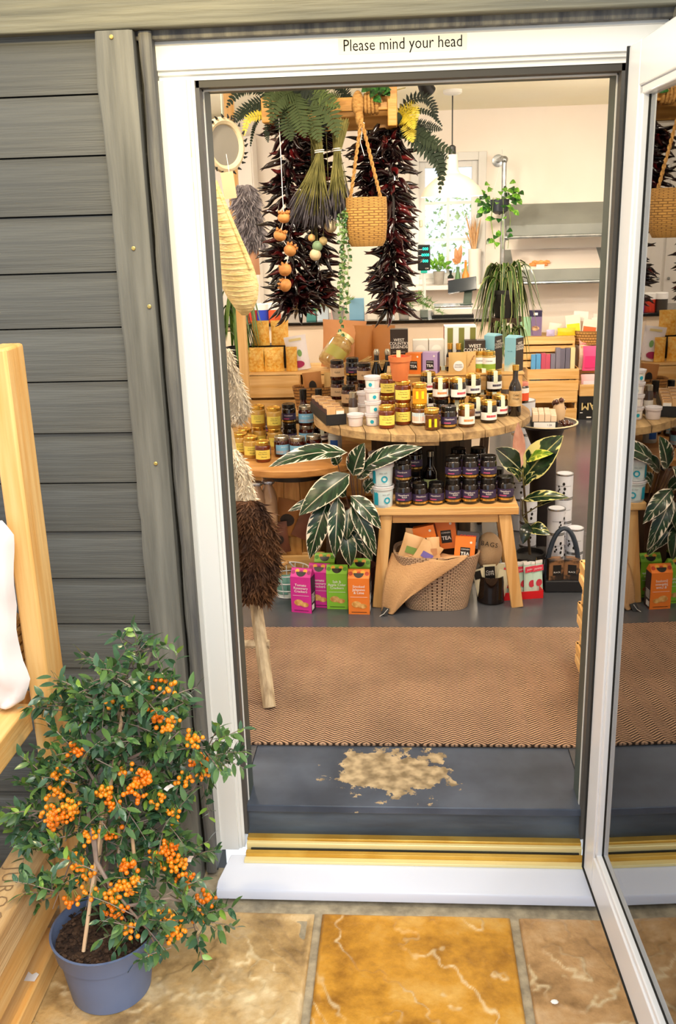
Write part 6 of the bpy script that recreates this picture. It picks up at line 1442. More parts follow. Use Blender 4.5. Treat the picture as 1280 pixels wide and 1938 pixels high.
# ================================================================ left side: rustic ladder, fleeces, straw bag, crates of pasta
rustic = mat('grey_driftwood', '#a08a6c', .75, col2='#cbb795', stretch=(8, 8, .7), vscale=6, bump=.7, bscale=14)
f0 = V((-.012, .585, FZ+.0105)); dl = V((-.17, .405, 1)).normalized()
ld = thing('rustic_ladder', 'rustic pole ladder leaning inside the door at left', 'ladder', f0)
for k, off in enumerate((0, -.36)):
    part('rail', MB().tube([dl*s+V((off+.006*math.sin(s*4+k), 0, 0)) for s in [1.85*i/10 for i in range(11)]], [.021-.004*i/10+.0015*math.sin(i*2) for i in range(11)], 10), rustic, ld)
for k in range(5):
    c = dl*(.20+.36*k); part('rung', MB().tube([c+V((.03, 0, 0)), c+V((-.18, 0, -.004)), c+V((-.39, 0, 0))], .014, 8), rustic, ld)
def pelt(name, label, cat, rows, Y, thick, m, tufts, tl, seed, down=.6, curl=.4, dYr=0., nu=14):
    """thick fleece: rows = [(v, uLeft, uRight)] outline in the photograph at depth Y, with wool strands over it"""
    nv = len(rows); P = []
    for i, (v, a, b) in enumerate(rows): P.append((PY(a, v, Y+dYr*i/(nv-1)), PY(b, v, Y+dYr*i/(nv-1))))
    org = P[-1][0].lerp(P[-1][1], .5); t = thing(name, label, cat, org)
    def pt(u, v, s):
        q = v*(nv-1); i = min(int(q), nv-2); f = q-i; L_ = P[i][0].lerp(P[i+1][0], f); R_ = P[i][1].lerp(P[i+1][1], f); p = L_.lerp(R_, u)
        k = (math.sin(PI*u)**.5)*(min(1, math.sin(PI*v)*1.6+.1)); return p + V((0, s*thick*.5*k*(1+.35*noise.noise(V((u*4, v*5, seed)))), .01*noise.noise(V((u*3, v*3, seed+5))))) - org
    mb = MB(); mb.grid(lambda u, v: pt(u, v, -1), nu, 14); mb.grid(lambda u, v: pt(1-u, v, 1), nu, 14)
    part('hide', mb, m, t, 180)
    rr_ = random.Random(seed); fb = MB()
    for i in range(tufts):
        u, v, s = rr_.random(), rr_.random(), (-1 if rr_.random() < .8 else 1)
        if rr_.random() < .3: u = rr_.choice((rr_.uniform(0, .06), rr_.uniform(.94, 1)))
        p = pt(u, v, s); d = V((rr_.uniform(-1, 1)*.7+(u-.5)*1.6, s*.8, -down+rr_.uniform(-.5, .5))).normalized(); L_ = tl*rr_.uniform(.6, 1.3); w_ = L_*.11
        sd = d.cross(V((rr_.uniform(-1, 1), rr_.uniform(-1, 1), rr_.uniform(-1, 1)))).normalized(); b2 = V((rr_.uniform(-1, 1), rr_.uniform(-.4, .4), rr_.uniform(-1, .2)))*curl*L_
        fb.add([p-sd*w_, p+sd*w_, p+d*L_*.55+sd*w_*.8+b2*.3, p+d*L_*.55-sd*w_*.8+b2*.3, p+d*L_+b2], [(0, 1, 2, 3), (3, 2, 4)])
    tag(part('wool', fb, m, t, 180), kind='stuff'); return t
brownw = mat('brown_fleece', '#3a2010', .8, col2='#6e4522', vscale=14, fac=(.35, .7)); creamf = mat('cream_fleece', '#e6d6ba', .8, col2='#f3e8d2', vscale=10); greyf = mat('grey_fur', '#8c858a', .7, col2='#b3abb0', vscale=20); greyc = mat('grey_cream_fleece', '#cfc3ae', .8, col2='#e6dac4', vscale=9)
pelt('sheepskin', 'dark brown curly sheepskin hanging on the rustic ladder', 'sheepskin', [(948, 440, 486), (968, 440, 505), (1000, 440, 520), (1040, 442, 526), (1080, 444, 524), (1110, 446, 518), (1138, 450, 505)], .66, .06, brownw, 2600, .026, 3)
pelt('sheepskin', 'creamy white sheepskin hanging above the brown one', 'sheepskin', [(850, 436, 446), (870, 436, 460), (890, 436, 470), (910, 438, 476), (940, 440, 482), (965, 442, 490), (985, 444, 492)], .76, .05, creamf, 1500, .018, 5)
pelt('sheepskin', 'grey cream sheepskin below the straw bag', 'sheepskin', [(660, 424, 436), (690, 424, 444), (720, 426, 458), (750, 428, 468), (780, 430, 474), (800, 432, 462)], .84, .05, greyc, 1300, .016, 7)
pelt('fur_stole', 'shaggy grey fur hanging left of the chilli string', 'fur', [(350, 450, 474), (370, 446, 486), (400, 450, 490), (430, 458, 494), (450, 464, 496), (466, 472, 498)], 1.95, .06, greyf, 1500, .035, 9, down=1.0)
# fur stole hangs on a peg rail fixed to an upright
pr_ = thing('peg_rail', 'pale wooden upright with pegs at the left behind the straw bag', 'peg rail', (PY(440, 400, 2.05).x-.02, 2.22, FZ))
part('upright', MB().bb((-.02, 0, 0), (.02, .03, ZC-FZ)), pinez, pr_); pp = PY(462, 356, 1.95); part('peg', MB().tube([(0, 0, pp.z-FZ-.01), (pp.x-pr_.location.x, -.27, pp.z-FZ)], .008, 8), pine, pr_)
# straw bag
straw = mat('woven_straw', '#d6bb7c', .7, col2='#e6d09a', stretch=(1, 1, 2.2), vscale=24, bump=.9, bscale=60)
rows = [(330, 398, 402), (360, 398, 416), (400, 400, 434), (440, 402, 452), (480, 404, 470), (510, 408, 482), (540, 418, 490), (565, 432, 488), (585, 446, 480), (597, 458, 468)]
Yb_ = 1.0; P = [(PY(a, v, Yb_), PY(b, v, Yb_)) for v, a, b in rows]; org = P[0][1].copy()
sb = thing('straw_bag', 'long cream woven straw bag hanging on the ladder', 'bag', org); nv = len(rows)
def spt(u, v, s):
    q = v*(nv-1); i = min(int(q), nv-2); f = q-i; p = P[i][0].lerp(P[i+1][0], f).lerp(P[i][1].lerp(P[i+1][1], f), u)
    return p + V((0, s*.035*math.sin(PI*u)**.6*min(1, 2*math.sin(PI*v)), 0)) - org
part('bag_body', MB().grid(lambda u, v: spt(u, v, -1), 14, 40).grid(lambda u, v: spt(1-u, v, 1), 14, 40), straw, sb, 180)
for k in range(22):
    v = .06+.88*k/22; part('straw_row', MB().tube([spt(u, v+.012*math.sin(u*3), -1.02) for u in [i/8 for i in range(9)]], .0013, 5), straw, sb)
part('flap_edge', MB().tube([spt(.92, v, -1.02) for v in (.05, .15, .3, .45, .55)], .008, 8), straw, sb)
part('handle', MB().tube([(0, 0, 0), (-.03, .03, .07), (-.05, .06, .16)], .005, 6), straw, sb)
# fringed mirror
mc = PY(424, 275, 1.28); mrr = thing('fringed_mirror', 'round grey mirror with cream knotted rim at upper left', 'mirror', mc, rot=(0, 0, R(52)))
rm = 50*mpp(mc)
part('glass', MB().lathe([(rm*.72, -.004), (rm*.72, .004)], 36, RX(R(90))), mat('mirror_grey', '#8d887d', .35, col2='#7a766c', vscale=3), mrr)
part('rim', MB().tube([(rm*.86*math.cos(a), 0, rm*.86*math.sin(a)) for a in [2*PI*k/40 for k in range(41)]], rm*.15, 8, False), mat('cream_jute', '#d3c4a2', .8, bump=.6, bscale=60), mrr)
for k in range(26):
    a = 2*PI*k/26+.07*math.sin(k*5); part('tassel', MB().tube([(rm*.98*math.cos(a), -.012, rm*.98*math.sin(a)), (rm*1.10*math.cos(a+.08), -.014, rm*1.10*math.sin(a+.08))], [.005, .0015], 5), black, mrr)
part('hanging_cord', MB().tube([(0, 0, rm*.9), (0, 0, rm+.28)], .0018, 5), plain('cord_green', '#b9cdb0', .6), mrr)
kt = thing('kraft_tag', 'plain kraft card tag hanging below the mirror', 'tag', PY(437, 376, 1.24)); k_ = mpp(kt.location)
part('card', MB().bb((-12*k_, 0, 0), (12*k_, .001, 48*k_)), mat('kraft_label', '#d8b68e'), kt, rot=(0, R(-6), R(18))); part('string', MB().tube([(0, 0, 46*k_), (-.01, .02, 80*k_)], .001, 4), whl, kt)
pbg = thing('peach_pouch', 'small peach fabric pouch beneath the grey fur', 'pouch', PY(478, 520, 1.95)); k_ = mpp(pbg.location)
ob('fabric', pouch_mesh(30*k_, 60*k_, .05, mat('peach_fabric', '#dba37c', .8)), pbg); part('strap', MB().tube([(-.01, 0, 58*k_), (-.03, .03, 100*k_)], .003, 5), mat('peach_fabric', '#dba37c'), pbg)
# ---- crates of pasta behind the barrel table
YC = 2.50; zt1 = PY(500, 712, YC).z
ca = crate('crate', 'pine crate under the pasta bags at left, lower one', -.46, -.09, YC, YC+.34, FZ, .42, 3, gap=.2, group='left crates')
cb2 = crate('crate', 'pine crate under the pasta bags at left, upper one', -.46, -.09, YC, YC+.34, FZ+.421, zt1-FZ-.421, 3, gap=.12, group='left crates')
cc2 = crate('crate', 'pine crate behind the round table, lower one', -.07, .40, YC+.02, YC+.34, FZ, .42, 3, gap=.2, group='left crates')
cd2 = crate('crate', 'pine crate behind the round table, upper one', -.07, .40, YC+.02, YC+.34, FZ+.421, zt1-FZ-.425, 3, gap=.12, group='left crates')
lbd = thing('display_board', 'pine board lying across the crates at left', 'board', (-.03, YC+.18, zt1+.001)); part('board', MB().bb((-.44, -.16, 0), (.44, .16, .012)), pine, lbd)
ZB = zt1+.0135
pasta = mat('yellow_pasta', '#e8a024', .45, col2='#f7cf6e', vscale=70, bump=.9, bscale=110, coat=.3, fac=(.3, .7), detail=1)
blb = thing('black_riser_box', 'black box with white script behind the pasta bags', 'box', (PY(500, 680, YC+.2).x, YC+.21, ZB)); wb_ = 100*mpp(blb.location); hr_ = PY(500, 655, YC+.14).z-ZB
part('box', MB().bb((-wb_*.56, -.04, 0), (wb_*.45, .06, hr_)), black, blb, bevel=.002); lettering('Italia', blb, .05, wht, (-wb_*.52+.014, -.0412, hr_*.45), (0, R(-80), 0), shear=.3)
Gp = 'yellow pasta bags at left'
def pastab(u, v0, v1, wpx, Y, lb, z):
    k_ = mpp(PY(u, v1, Y)); t = pthing('pasta_bag', lb, 'bag', PY(u, v1, Y).x, Y, z, wpx*k_, (v1-v0)*k_, .05, pasta, rz=R(random.uniform(-6, 6)), seam=.06, group=Gp); return t
for k, (u, w_) in enumerate(((486, 32), (520, 38), (553, 22))): pastab(u, 655, 700, w_, YC+.07, f'bag of yellow pasta, {ORD[k]} from left in the front row', ZB)
for k, (u, w_) in enumerate(((495, 34), (531, 34))): pastab(u, 610, 656, w_, YC+.17, f'bag of yellow pasta, {("left", "right")[k]} one of the raised back pair', ZB+hr_)
# white pouch with jar print, pasta jar, kraft bags, wicker basket, window pouch
def goods(u0, v0, u1, v1, Y, m, lb, roll=0, t_=.04, nm='food_pouch', z=None):
    p = PY((u0+u1)/2, v1, Y); k_ = mpp(p); t = pthing(nm, lb, 'pouch', p.x, Y, ZB if z is None else z, (u1-u0)*k_, (v1-v0)*k_, t_, m, roll=R(roll), wrinkle=.002); t['_'] = 0; del t['_']; return t, (u1-u0)*k_, (v1-v0)*k_
t, w_, h = goods(548, 638, 590, 702, YC+.10, plain('white_pouch', '#efe9ee', .35), 'white pouch with berries print beside the pasta bags', -8)
disc(t, .0, h*.18, w_*.26, -.0225, plain('berry_print', '#a3245a', .5), sz=.6); disc(t, w_*.12, h*.5, w_*.1, -.0222, plain('leaf_print', '#7fae6a', .5), sz=1.6); fpanel(t, -w_*.28, w_*.28, h*.86, h*.93, -.012, goldl)
t = thing('pasta_jar', 'tilted glass jar of pasta with yellow label behind the kraft pouch', 'jar', PY(622, 700, YC+.06)); t.location.z = ZB+.03; t.rotation_euler = (R(-25), R(35), 0)
part('jar', MB().lathe([(.055, 0), (.06, .008), (.06, .12), (.045, .14), (.045, .15)], 26), mat('jar_of_pasta', '#a8803c', .12, col2='#c9a868', vscale=40, coat=.5), t); part('lid', MB().lathe([(.048, .148), (.048, .168), (0, .168)], 24), goldl, t); ob('paper_label', arc_label(.061, .03, .085, 1.8, plain('lime_label', '#b0a850', .5)), t)
t, w_, h = goods(608, 612, 690, 700, YC+.15, mat('peach_kraft', '#d99a66', .6, col2='#cc8a55', vscale=4, bump=.3, bscale=12), 'large peach kraft bag with small dots behind the pasta jar', 4, .08, 'kraft_sack')
disc(t, -w_*.02, h*.62, .005, -.036, blk); disc(t, w_*.12, h*.66, .008, -.034, mat('choc_badge2', '#5e3423'))
for k, (u0, u1, lb) in enumerate(((664, 705, 'brown paper parcel left of the carton lettering'), (702, 745, 'brown paper parcel behind the salt carton'))): goods(u0, 622, u1, 700, YC+.14, mat('kraft_parcel', '#c07f42', .6, col2='#b0702f', vscale=4, bump=.3, bscale=12), lb, 3, .07, 'paper_parcel')
wh = mat('dried_wheat', '#c9a56a', .7)
for k in range(2):
    c = PY(672+46*k, 668, YC+.02); t = thing('wheat_bundle', f'tied bundle of dried straw, {("left", "right")[k]} one behind the relish jars', 'bundle', (c.x, YC+.0, ZB), 0, 'straw bundles')
    rr_ = random.Random(k+20); mb = MB()
    for i in range(70): mb.tube([(-.085+rr_.uniform(0, .02), rr_.uniform(-.02, .02), .02+rr_.uniform(-.015, .03)), (0, rr_.uniform(-.012, .012), .03+rr_.uniform(-.012, .012)), (.085+rr_.uniform(-.02, 0), rr_.uniform(-.02, .02), .045+rr_.uniform(-.03, .03))], .0016, 4)
    tag(part('stems', mb, wh, t), kind='stuff'); part('tie', MB().tube([(.004*0, .018*math.cos(a), .03+.018*math.sin(a)) for a in [2*PI*i/16 for i in range(17)]], .003, 5, False), creamf, t)
for k, u in enumerate((715, 735)):
    t = thing('oil_bottle', f'black oil bottle with straw tie, {("left", "right")[k]} one behind the terracotta pot', 'bottle', (PY(u, 715, YC-.1).x, 2.27, TZ+.001))
    part('bottle', MB().lathe([(.024, 0), (.026, .006), (.026, .11), (.012, .15), (.011, .19)], 18), mat('black_bottle', '#0c0d0c', .1, coat=.5), t); part('stopper', MB().lathe([(.013, .185), (.014, .2), (.008, .212), (0, .212)], 14), slid, t); part('straw_tie', MB().tube([(.015*math.cos(a), .015*math.sin(a), .158) for a in [2*PI*i/12 for i in range(13)]], .003, 5, False).tube([(-.015, -.01, .158), (-.045, -.02, .15)], .0018, 4).tube([(.015, -.01, .158), (.04, -.02, .165)], .0018, 4), wh, t)
wb2 = thing('wicker_box', 'open wicker basket with kraft pouches behind the bars', 'basket', (PY(590, 735, 2.36).x, 2.38, FZ+.421+.001)); wb2.location.z = .79
stl = thing('pine_stool', 'small pine stool carrying the wicker basket behind the table', 'stool', (wb2.location.x, 2.395, FZ))
part('seat', MB().bb((-.09, -.055, .60), (.09, .055, .618)), pine, stl)
for sx in (-1, 1):
    for sy in (-1, 1): part('leg', MB().bb((sx*.075-.011, sy*.042-.011, 0), (sx*.075+.011, sy*.042+.011, .60)), pinez, stl)
wb2.location = (stl.location.x, 2.395, FZ+.6185)
basket_body(wb2, 'woven_wall', [(.075, .045, 0), (.085, .05, .06), (.095, .052, .11), (.09, .048, .11), (.07, .04, .006)], .5, weave('wicker_brown', '#b9803f', '#6f4520', 30, 7))
part('woven_base', MB().bb((-.07, -.04, .002), (.07, .04, .008)), plain('basket_inside', '#8a6544'), wb2)
t, w_, h = goods(578, 690, 614, 742, 2.365, mat('kraft_bag', '#b5793c'), 'kraft pouch with oval window in the wicker basket', -6, .02, 'kraft_pouch', z=FZ+.6185+.05)
disc(t, 0, h*.5, w_*.2, -.0115, window_m, 'window', 18, sz=1.5)
t, w_, h = goods(612, 694, 645, 742, 2.40, kraftp, 'cream food pouch with leaf print in the wicker basket', 3, .02, 'food_pouch', z=FZ+.6185+.05)
# broad-leaved plant at far left on the crates
dp = thing('corn_plant', 'leafy green plant in a dark pot at the left end of the crates', 'plant', (-.40, YC+.10, ZB))
part('pot', MB().lathe([(.04, 0), (.055, .10), (.06, .10), (.06, .12), (.052, .12), (.05, .1), (0, .1)], 20), black, dp)
crn = V((-.40, YC+.10, ZB+.13))
part('trunk', MB().tube([(0, 0, .1), (.005, 0, .3), (0, 0, .42)], .011, 8), rustic, dp)
rr = random.Random(4)
for k in range(30): strap(dp, crn+V((0, 0, .02+.3*(k % 10)/10)), rr.uniform(0, 6.28), rr.uniform(.08, .16), rr.uniform(.02, .10), rr.uniform(.12, .30), .032, leafmat('corn_leaf', '#3c6a24', '#7f9a3f', None, 0, .35, 5) if k == 0 else bpy.data.materials['corn_leaf'])
# ================================================================ hanging rack with ferns, chillies, lavender and basket
YH = 1.42
H = lambda u, v, dy=0.: PY(u, v, YH+dy)
rackw = wood('rack_wood', '#a06e24', '#bd8c42', 'x', rough=.5)
a, b = H(512, 203), H(735, 203)
rk = thing('hanging_rack', 'wooden rack hung from the ceiling on ropes above the table', 'rack', (a.x, YH, a.z)); O = V(rk.location)
L_ = b.x-a.x
part('front_beam', MB().bb((0, 0, -.022), (L_, .03, .022)), rackw, rk, bevel=.003)
part('lower_beam', MB().bb((.02, .10, -.075), (L_, .13, -.03)), rackw, rk, bevel=.003)
part('back_beam', MB().bb((0, .20, -.022), (L_, .23, .022)), rackw, rk, bevel=.003)
part('end_board', MB().bb((L_-.002, -.02, -.075), (L_+.03, .25, .065)), rackw, rk, bevel=.003)
part('end_board', MB().bb((-.03, -.015, -.05), (.0, .25, .03)), rackw, rk, bevel=.003)
rope = mat('jute_rope', '#94692f', .85, col2='#b3884a', stretch=(1, 1, 3), vscale=60, bump=.8, bscale=120)
def ropeline(p0, p1, r=.006, n=14, parent=None, nm='rope'):
    """twisted rope of two strands"""
    p0, p1 = V(p0), V(p1); d = p1-p0; t_ = d.normalized(); s = t_.cross(V((0, 1, .1))).normalized(); q = t_.cross(s); mb = MB(); N_ = max(10, int(d.length/.006))
    for ph in (0, PI): mb.tube([p0+d*(i/N_)+s*(r*.55*math.cos(ph+i*.9))+q*(r*.55*math.sin(ph+i*.9)) for i in range(N_+1)], r*.62, 5)
    return part(nm, mb, rope, parent, 60)
for u in (697, 724): p = H(u, 190, .03)-O; ropeline(p, V((p.x, p.y, ZC-O.z)), .007, parent=rk)
for x in (.04,): ropeline(V((x, .12, 0)), V((x, .12, ZC-O.z)), .007, parent=rk)
for k, u in enumerate((692, 699, 706, 713)):
    c = H(u, 203)-O; part('rope_wrap', MB().tube([(c.x, c.y+.015+.026*math.cos(t_), .030*math.sin(t_)) for t_ in [2*PI*i/18 for i in range(19)]], .0065, 6, False), rope, rk)
c = H(678, 203)-O; part('rope_knot', MB().sphere((c.x, c.y-.005, .0), .028, 14, 10, (.75, .9, 1.5)).sphere((c.x+.004, c.y-.012, -.045), .018, 12, 8, (.8, .9, 1.6)), rope, rk, 180)
part('white_string', MB().tube([H(u, v, -.03)-O for u, v in ((682, 228), (690, 233), (688, 243), (684, 232), (686, 250), (682, 268), (690, 295))], .0012, 5), whl, rk)
# ---- chillies
chm = [mat('dried_chilli', '#240608', .18, coat=.5, rnd=.5), mat('dried_chilli_dark', '#100405', .18, coat=.5, rnd=.4), mat('dried_chilli_red', '#4e0b0d', .2, coat=.5, rnd=.3)]
chme = []
for k in range(6):
    rr_ = random.Random(k); bend = rr_.uniform(.012, .03); L = rr_.uniform(.070, .098); n = 8
    chme.append(MB().tube([(bend*math.sin(2.2*i/n)*(i/n), .004*math.sin(i+k), L*i/n) for i in range(n+1)], [.0024, .0075, .009, .009, .0082, .0068, .005, .003, .0006], 7).mesh('chilli', chm[(0, 1, 0, 1, 2, 1)[k]], 180))
def chilli_string(lb, pts, rpx, n, seed, dy=0.):
    P = [H(u, v, dy) for u, v in pts]; t = thing('chilli_string', lb, 'chillies', P[0]); o_ = P[0]; rr_ = random.Random(seed)
    part('cord', MB().tube([p-o_ for p in P], .012, 8), chm[1], t)
    for i in range(n):
        f = (i+rr_.random())/n; q = f*(len(P)-1); j = min(int(q), len(P)-2); c = P[j].lerp(P[j+1], q-j); a_ = rr_.uniform(0, 2*PI)
        rad = V((math.cos(a_), math.sin(a_), 0)); dz_ = rr_.uniform(-.95, .25); d = (rad + V((0, 0, dz_))).normalized(); r_ = rpx*mpp(c)
        base = c + rad*max(0, (r_-.062))*rr_.random(); qm = d.to_track_quat('Z', 'X').to_matrix().to_4x4() @ RZ(rr_.uniform(0, 6.28))
        ob('chilli', chme[rr_.randrange(6)], t, mtx=T(base-o_) @ qm)
    return t
chilli_string('left outer string of dried dark red chillies', [(548, 228), (545, 330), (548, 440), (556, 540), (562, 585)], 52, 290, 1, .10)
chilli_string('left inner string of dried dark chillies behind the lavender', [(600, 238), (600, 330), (598, 430), (600, 520), (600, 570)], 44, 230, 2, .17)
chilli_string('right string of dried dark red chillies under the end board', [(735, 232), (742, 330), (744, 430), (742, 520), (744, 588)], 50, 295, 3, .12)
chilli_string('short right string of dried chillies behind the hanging basket', [(700, 242), (704, 300), (706, 380), (704, 440)], 42, 150, 4, .16)
# ---- lavender bunches
lst = mat('lavender_stem', '#5f5c2a', .8, col2='#857e42', vscale=20); lhd = mat('lavender_head', '#363238', .9, col2='#4f4a50', vscale=40)
def lavender(lb, top, tie, spread, nst, seed, dy=-.02):
    P0, P1 = H(*top, dy), H(*tie, dy); t = thing('lavender_bunch', lb, 'lavender', P0); rr_ = random.Random(seed); st_ = MB(); hd_ = MB(); o_ = P0; k_ = mpp(P1)
    for i in range(nst):
        a_ = rr_.uniform(0, 6.28); q = math.sqrt(rr_.random()); v0 = V((math.cos(a_)*q, math.sin(a_)*q, 0)); u1 = rr_.uniform(spread[0], spread[1]); vv = rr_.uniform(spread[2], spread[3]); E = H(u1, vv, dy+v0.y*.05)
        pts = [P0+v0*.03+V((0, 0, rr_.uniform(0, .02)))-o_, P1+v0*.013-o_, P1.lerp(E, .5)+v0*.012+V((0, 0, -.01))-o_, E-o_]
        st_.tube(pts, .0011, 4); e, f = E-o_, (E-P1).normalized(); hd_.tube([e-f*.03, e-f*.012, e+f*.012, e+f*.026], [.0014, .0024, .0022, .0006], 5)
    tag(part('stems', st_, lst, t, 180), kind='stuff'); tag(part('flower_heads', hd_, lhd, t, 180), kind='stuff')
    part('tie', MB().tube([P1-o_+V((.0155*math.cos(q), .0155*math.sin(q), .001*q)) for q in [2*PI*i/14 for i in range(29)]], .0018, 5), whl, t)
lavender('left bunch of dried lavender tied with white string', (592, 240), (605, 291), (552, 625, 370, 425), 190, 1)
lavender('right bunch of dried lavender tied with white string', (645, 235), (638, 288), (618, 664, 360, 408), 120, 2, -.01)
# ---- dried fruit string
dfm = mat('dried_fruit', '#a5662a', .6, col2='#c78c4c', vscale=20, bump=.6, bscale=40)
fs_ = thing('dried_fruit_string', 'white string of five dried orange fruits at left', 'dried fruit', H(528, 222, -.05)); O2 = V(fs_.location); Pf = [(538, 412), (530, 446), (549, 474), (540, 511), (541, 540)]
part('string', MB().tube([H(u, v, -.05)-O2 for u, v in [(528, 222), (532, 300), (535, 370)] + Pf], .0014, 5), whl, fs_)
for k, (u, v) in enumerate(Pf):
    c = H(u, v, -.055)-O2; o = part('fruit', MB().sphere((0, 0, 0), .0225, 14, 10, (1.05, 1, .82)), dfm, fs_, 180, loc=c, rot=(.3*k, .2*k, k))
    for q in range(7): part('petal', MB().lathe([(.002, 0), (.006, .006), (.001, .014)], 6), dfm, o, loc=(.014*math.cos(q*.9), .014*math.sin(q*.9), .012), rot=(0, .5, q*.9))
# ---- dried seed balls
for k, (u, v, r, c) in enumerate(((626, 428, 12, '#cdbd9a'), (601, 466, 10, '#7f9a76'), (597, 482, 11, '#d9c39b'), (612, 456, 8, '#c9b37c'), (590, 450, 7, '#e0b070'))):
    t = thing('seed_pod', ('pale round seed pod beside the trailing plant', 'green round seed pod between the strings', 'cream round seed pod, lowest of the cluster', 'small tan seed pod at the right of the cluster', 'small orange seed pod at the left of the cluster')[k], 'seed pod', H(u, v, .0), 0, 'dried seed pods'); rq = r*mpp(t.location)
    part('pod', MB().sphere((0, 0, 0), rq, 14, 10), mat(f'pod_{k}', c, .7, bump=.3), t, 180); part('stem', MB().tube([(0, 0, rq*.9), (.002*(k-2), .02, rq+.03), (.004*(k-2), .03, H(u, 248, .0).z-t.location.z)], .0012, 4), lst, t)
# ---- hanging basket
hb = thing('hanging_basket', 'small seagrass basket hanging on two ropes in front of the chillies', 'basket', H(695, 466, -.04)); O3 = V(hb.location); k_ = mpp(O3)
sg_ = weave('seagrass_weave', '#b88a42', '#8a6028', 13, 26); hB = 88*k_
basket_body(hb, 'woven_wall', [(30*k_, 22*k_, 0), (36*k_, 26*k_, hB*.12), (38.5*k_, 28*k_, hB*.4), (39*k_, 28*k_, hB*.8), (38*k_, 27*k_, hB), (36*k_, 25*k_, hB), (35*k_, 24*k_, hB*.3), (28*k_, 20*k_, .008)], .9, sg_, 40)
part('woven_base', MB().lathe([(28*k_, .002), (28*k_, .008)], 24, SCL(1, .74, 1)), rope, hb)
kn = H(684, 225, -.03)-O3
for u, v in ((662, 388), (722, 380)): ropeline(kn, H(u, v, -.045)-O3, .0062, parent=hb)
# string-of-hearts trailing from the basket
so = thing('trailing_plant', 'thin trailing plant hanging from the basket towards the table', 'plant', H(664, 392, -.05)); O4 = V(so.location); rr_ = random.Random(8)
for k in range(7):
    u0 = 652+rr_.uniform(-8, 6); ve = (640, 560, 600, 500, 540, 480, 620)[k]; pts = [H(664+rr_.uniform(-6, 4), 390, -.05)]
    for v in range(410, ve, 25): pts.append(H(u0+rr_.uniform(-5, 5), v, -.06+rr_.uniform(-.01, .02)))
    part('vine', MB().tube([p-O4 for p in pts], .0009, 4), plain('vine_thin', '#8a9a55', .6), so)
    for p, q in zip(pts, pts[1:]):
        for f in (.2, .55, .9):
            c = p.lerp(q, f); d = V((rr_.uniform(-1, 1), rr_.uniform(-.6, 0), rr_.uniform(-.9, .2))).normalized(); leaf_obj('leaf', so, c, c+d*.017, .013, dkleaf if rr_.random() < .5 else bpy.data.materials.get('trail_leaf') or leafmat('trail_leaf', '#3f5f24', '#6f8f45', None, 0, .4, 4), n=4, wn=3, nrm=(0, -1, .3))
# ---- ferns
fernm = [leafmat('fern_frond', '#18260c', '#43521f', None, 0, .85, 5), leafmat('fern_dark', '#0a160a', '#1b3014', None, 0, .85, 5), leafmat('fern_yellow', '#a08f1c', '#d8c63a', None, 0, .5, 5)]
def frond(parent, pts, wpx, m, seed=0, n=21, nrm=None):
    P = [V(p) for p in pts]; o_ = V(parent.location); mb = MB(); rr_ = random.Random(seed); mid = []; uv = []
    for i in range(n+1):
        q = i/n*(len(P)-1); j = min(int(q), len(P)-2); f = q-j
        p0, p1, p2, p3 = P[max(j-1, 0)], P[j], P[j+1], P[min(j+2, len(P)-1)]
        mid.append(.5*((2*p1)+(p2-p0)*f+(2*p0-5*p1+4*p2-p3)*f*f+(3*p1-p0-3*p2+p3)*f**3))
    mb.tube([p-o_ for p in mid], [.0018*(1-i/n)+.0005 for i in range(n+1)], 4)
    W = wpx*mpp(mid[0])*.5; nv_ = V(nrm) if nrm else V((0, -1, .25))
    for i in range(1, n):
        t_ = (mid[i+1]-mid[i-1]).normalized(); s = t_.cross(nv_).normalized(); f = i/n; Lp = W*(math.sin(PI*min(1, f**.7*1.02))**.7)*(1 if f < .9 else .7)+.003; wp = (mid[i+1]-mid[i]).length*.52
        for sg in (-1, 1):
            e = (s*sg*.95+t_*.35).normalized(); e = (e+V((rr_.uniform(-.1, .1), rr_.uniform(-.15, .15), rr_.uniform(-.12, .05)))).normalized(); b_ = mid[i]-o_; mb.add([b_-t_*wp*.7, b_+e*Lp*.5-t_*wp, b_+e*Lp, b_+e*Lp*.5+t_*wp*.8, b_+t_*wp*.7], [(0, 1, 2, 3, 4)])
    return part('frond', mb, m, parent, 180)
def fern(lb, crown, fr, dy=0.):
    c = H(*crown, dy); t = thing('fern', lb, 'fern', c)
    part('crown', MB().sphere((0, 0, 0), .022, 10, 8), fernm[1], t)
    for k, (pts, w_, mi, d1) in enumerate(fr): frond(t, [c] + [H(u, v, dy+d1*(i+1)/len(pts)) for i, (u, v) in enumerate(pts)], w_, fernm[mi], k)
    return t
fern('dark fern arching out to the left of the rack', (520, 190), [([(490, 165), (455, 170), (428, 205)], 34, 1, -.04), ([(490, 195), (455, 215), (436, 238)], 32, 1, -.03), ([(500, 215), (470, 225), (462, 258)], 22, 2, -.05), ([(510, 225), (505, 250), (508, 270)], 16, 1, -.02), ([(490, 225), (480, 245), (474, 278)], 8, 1, .0), ([(500, 172), (470, 158), (440, 172)], 24, 0, .03), ([(495, 205), (468, 205), (447, 232)], 24, 0, .03)], .05)
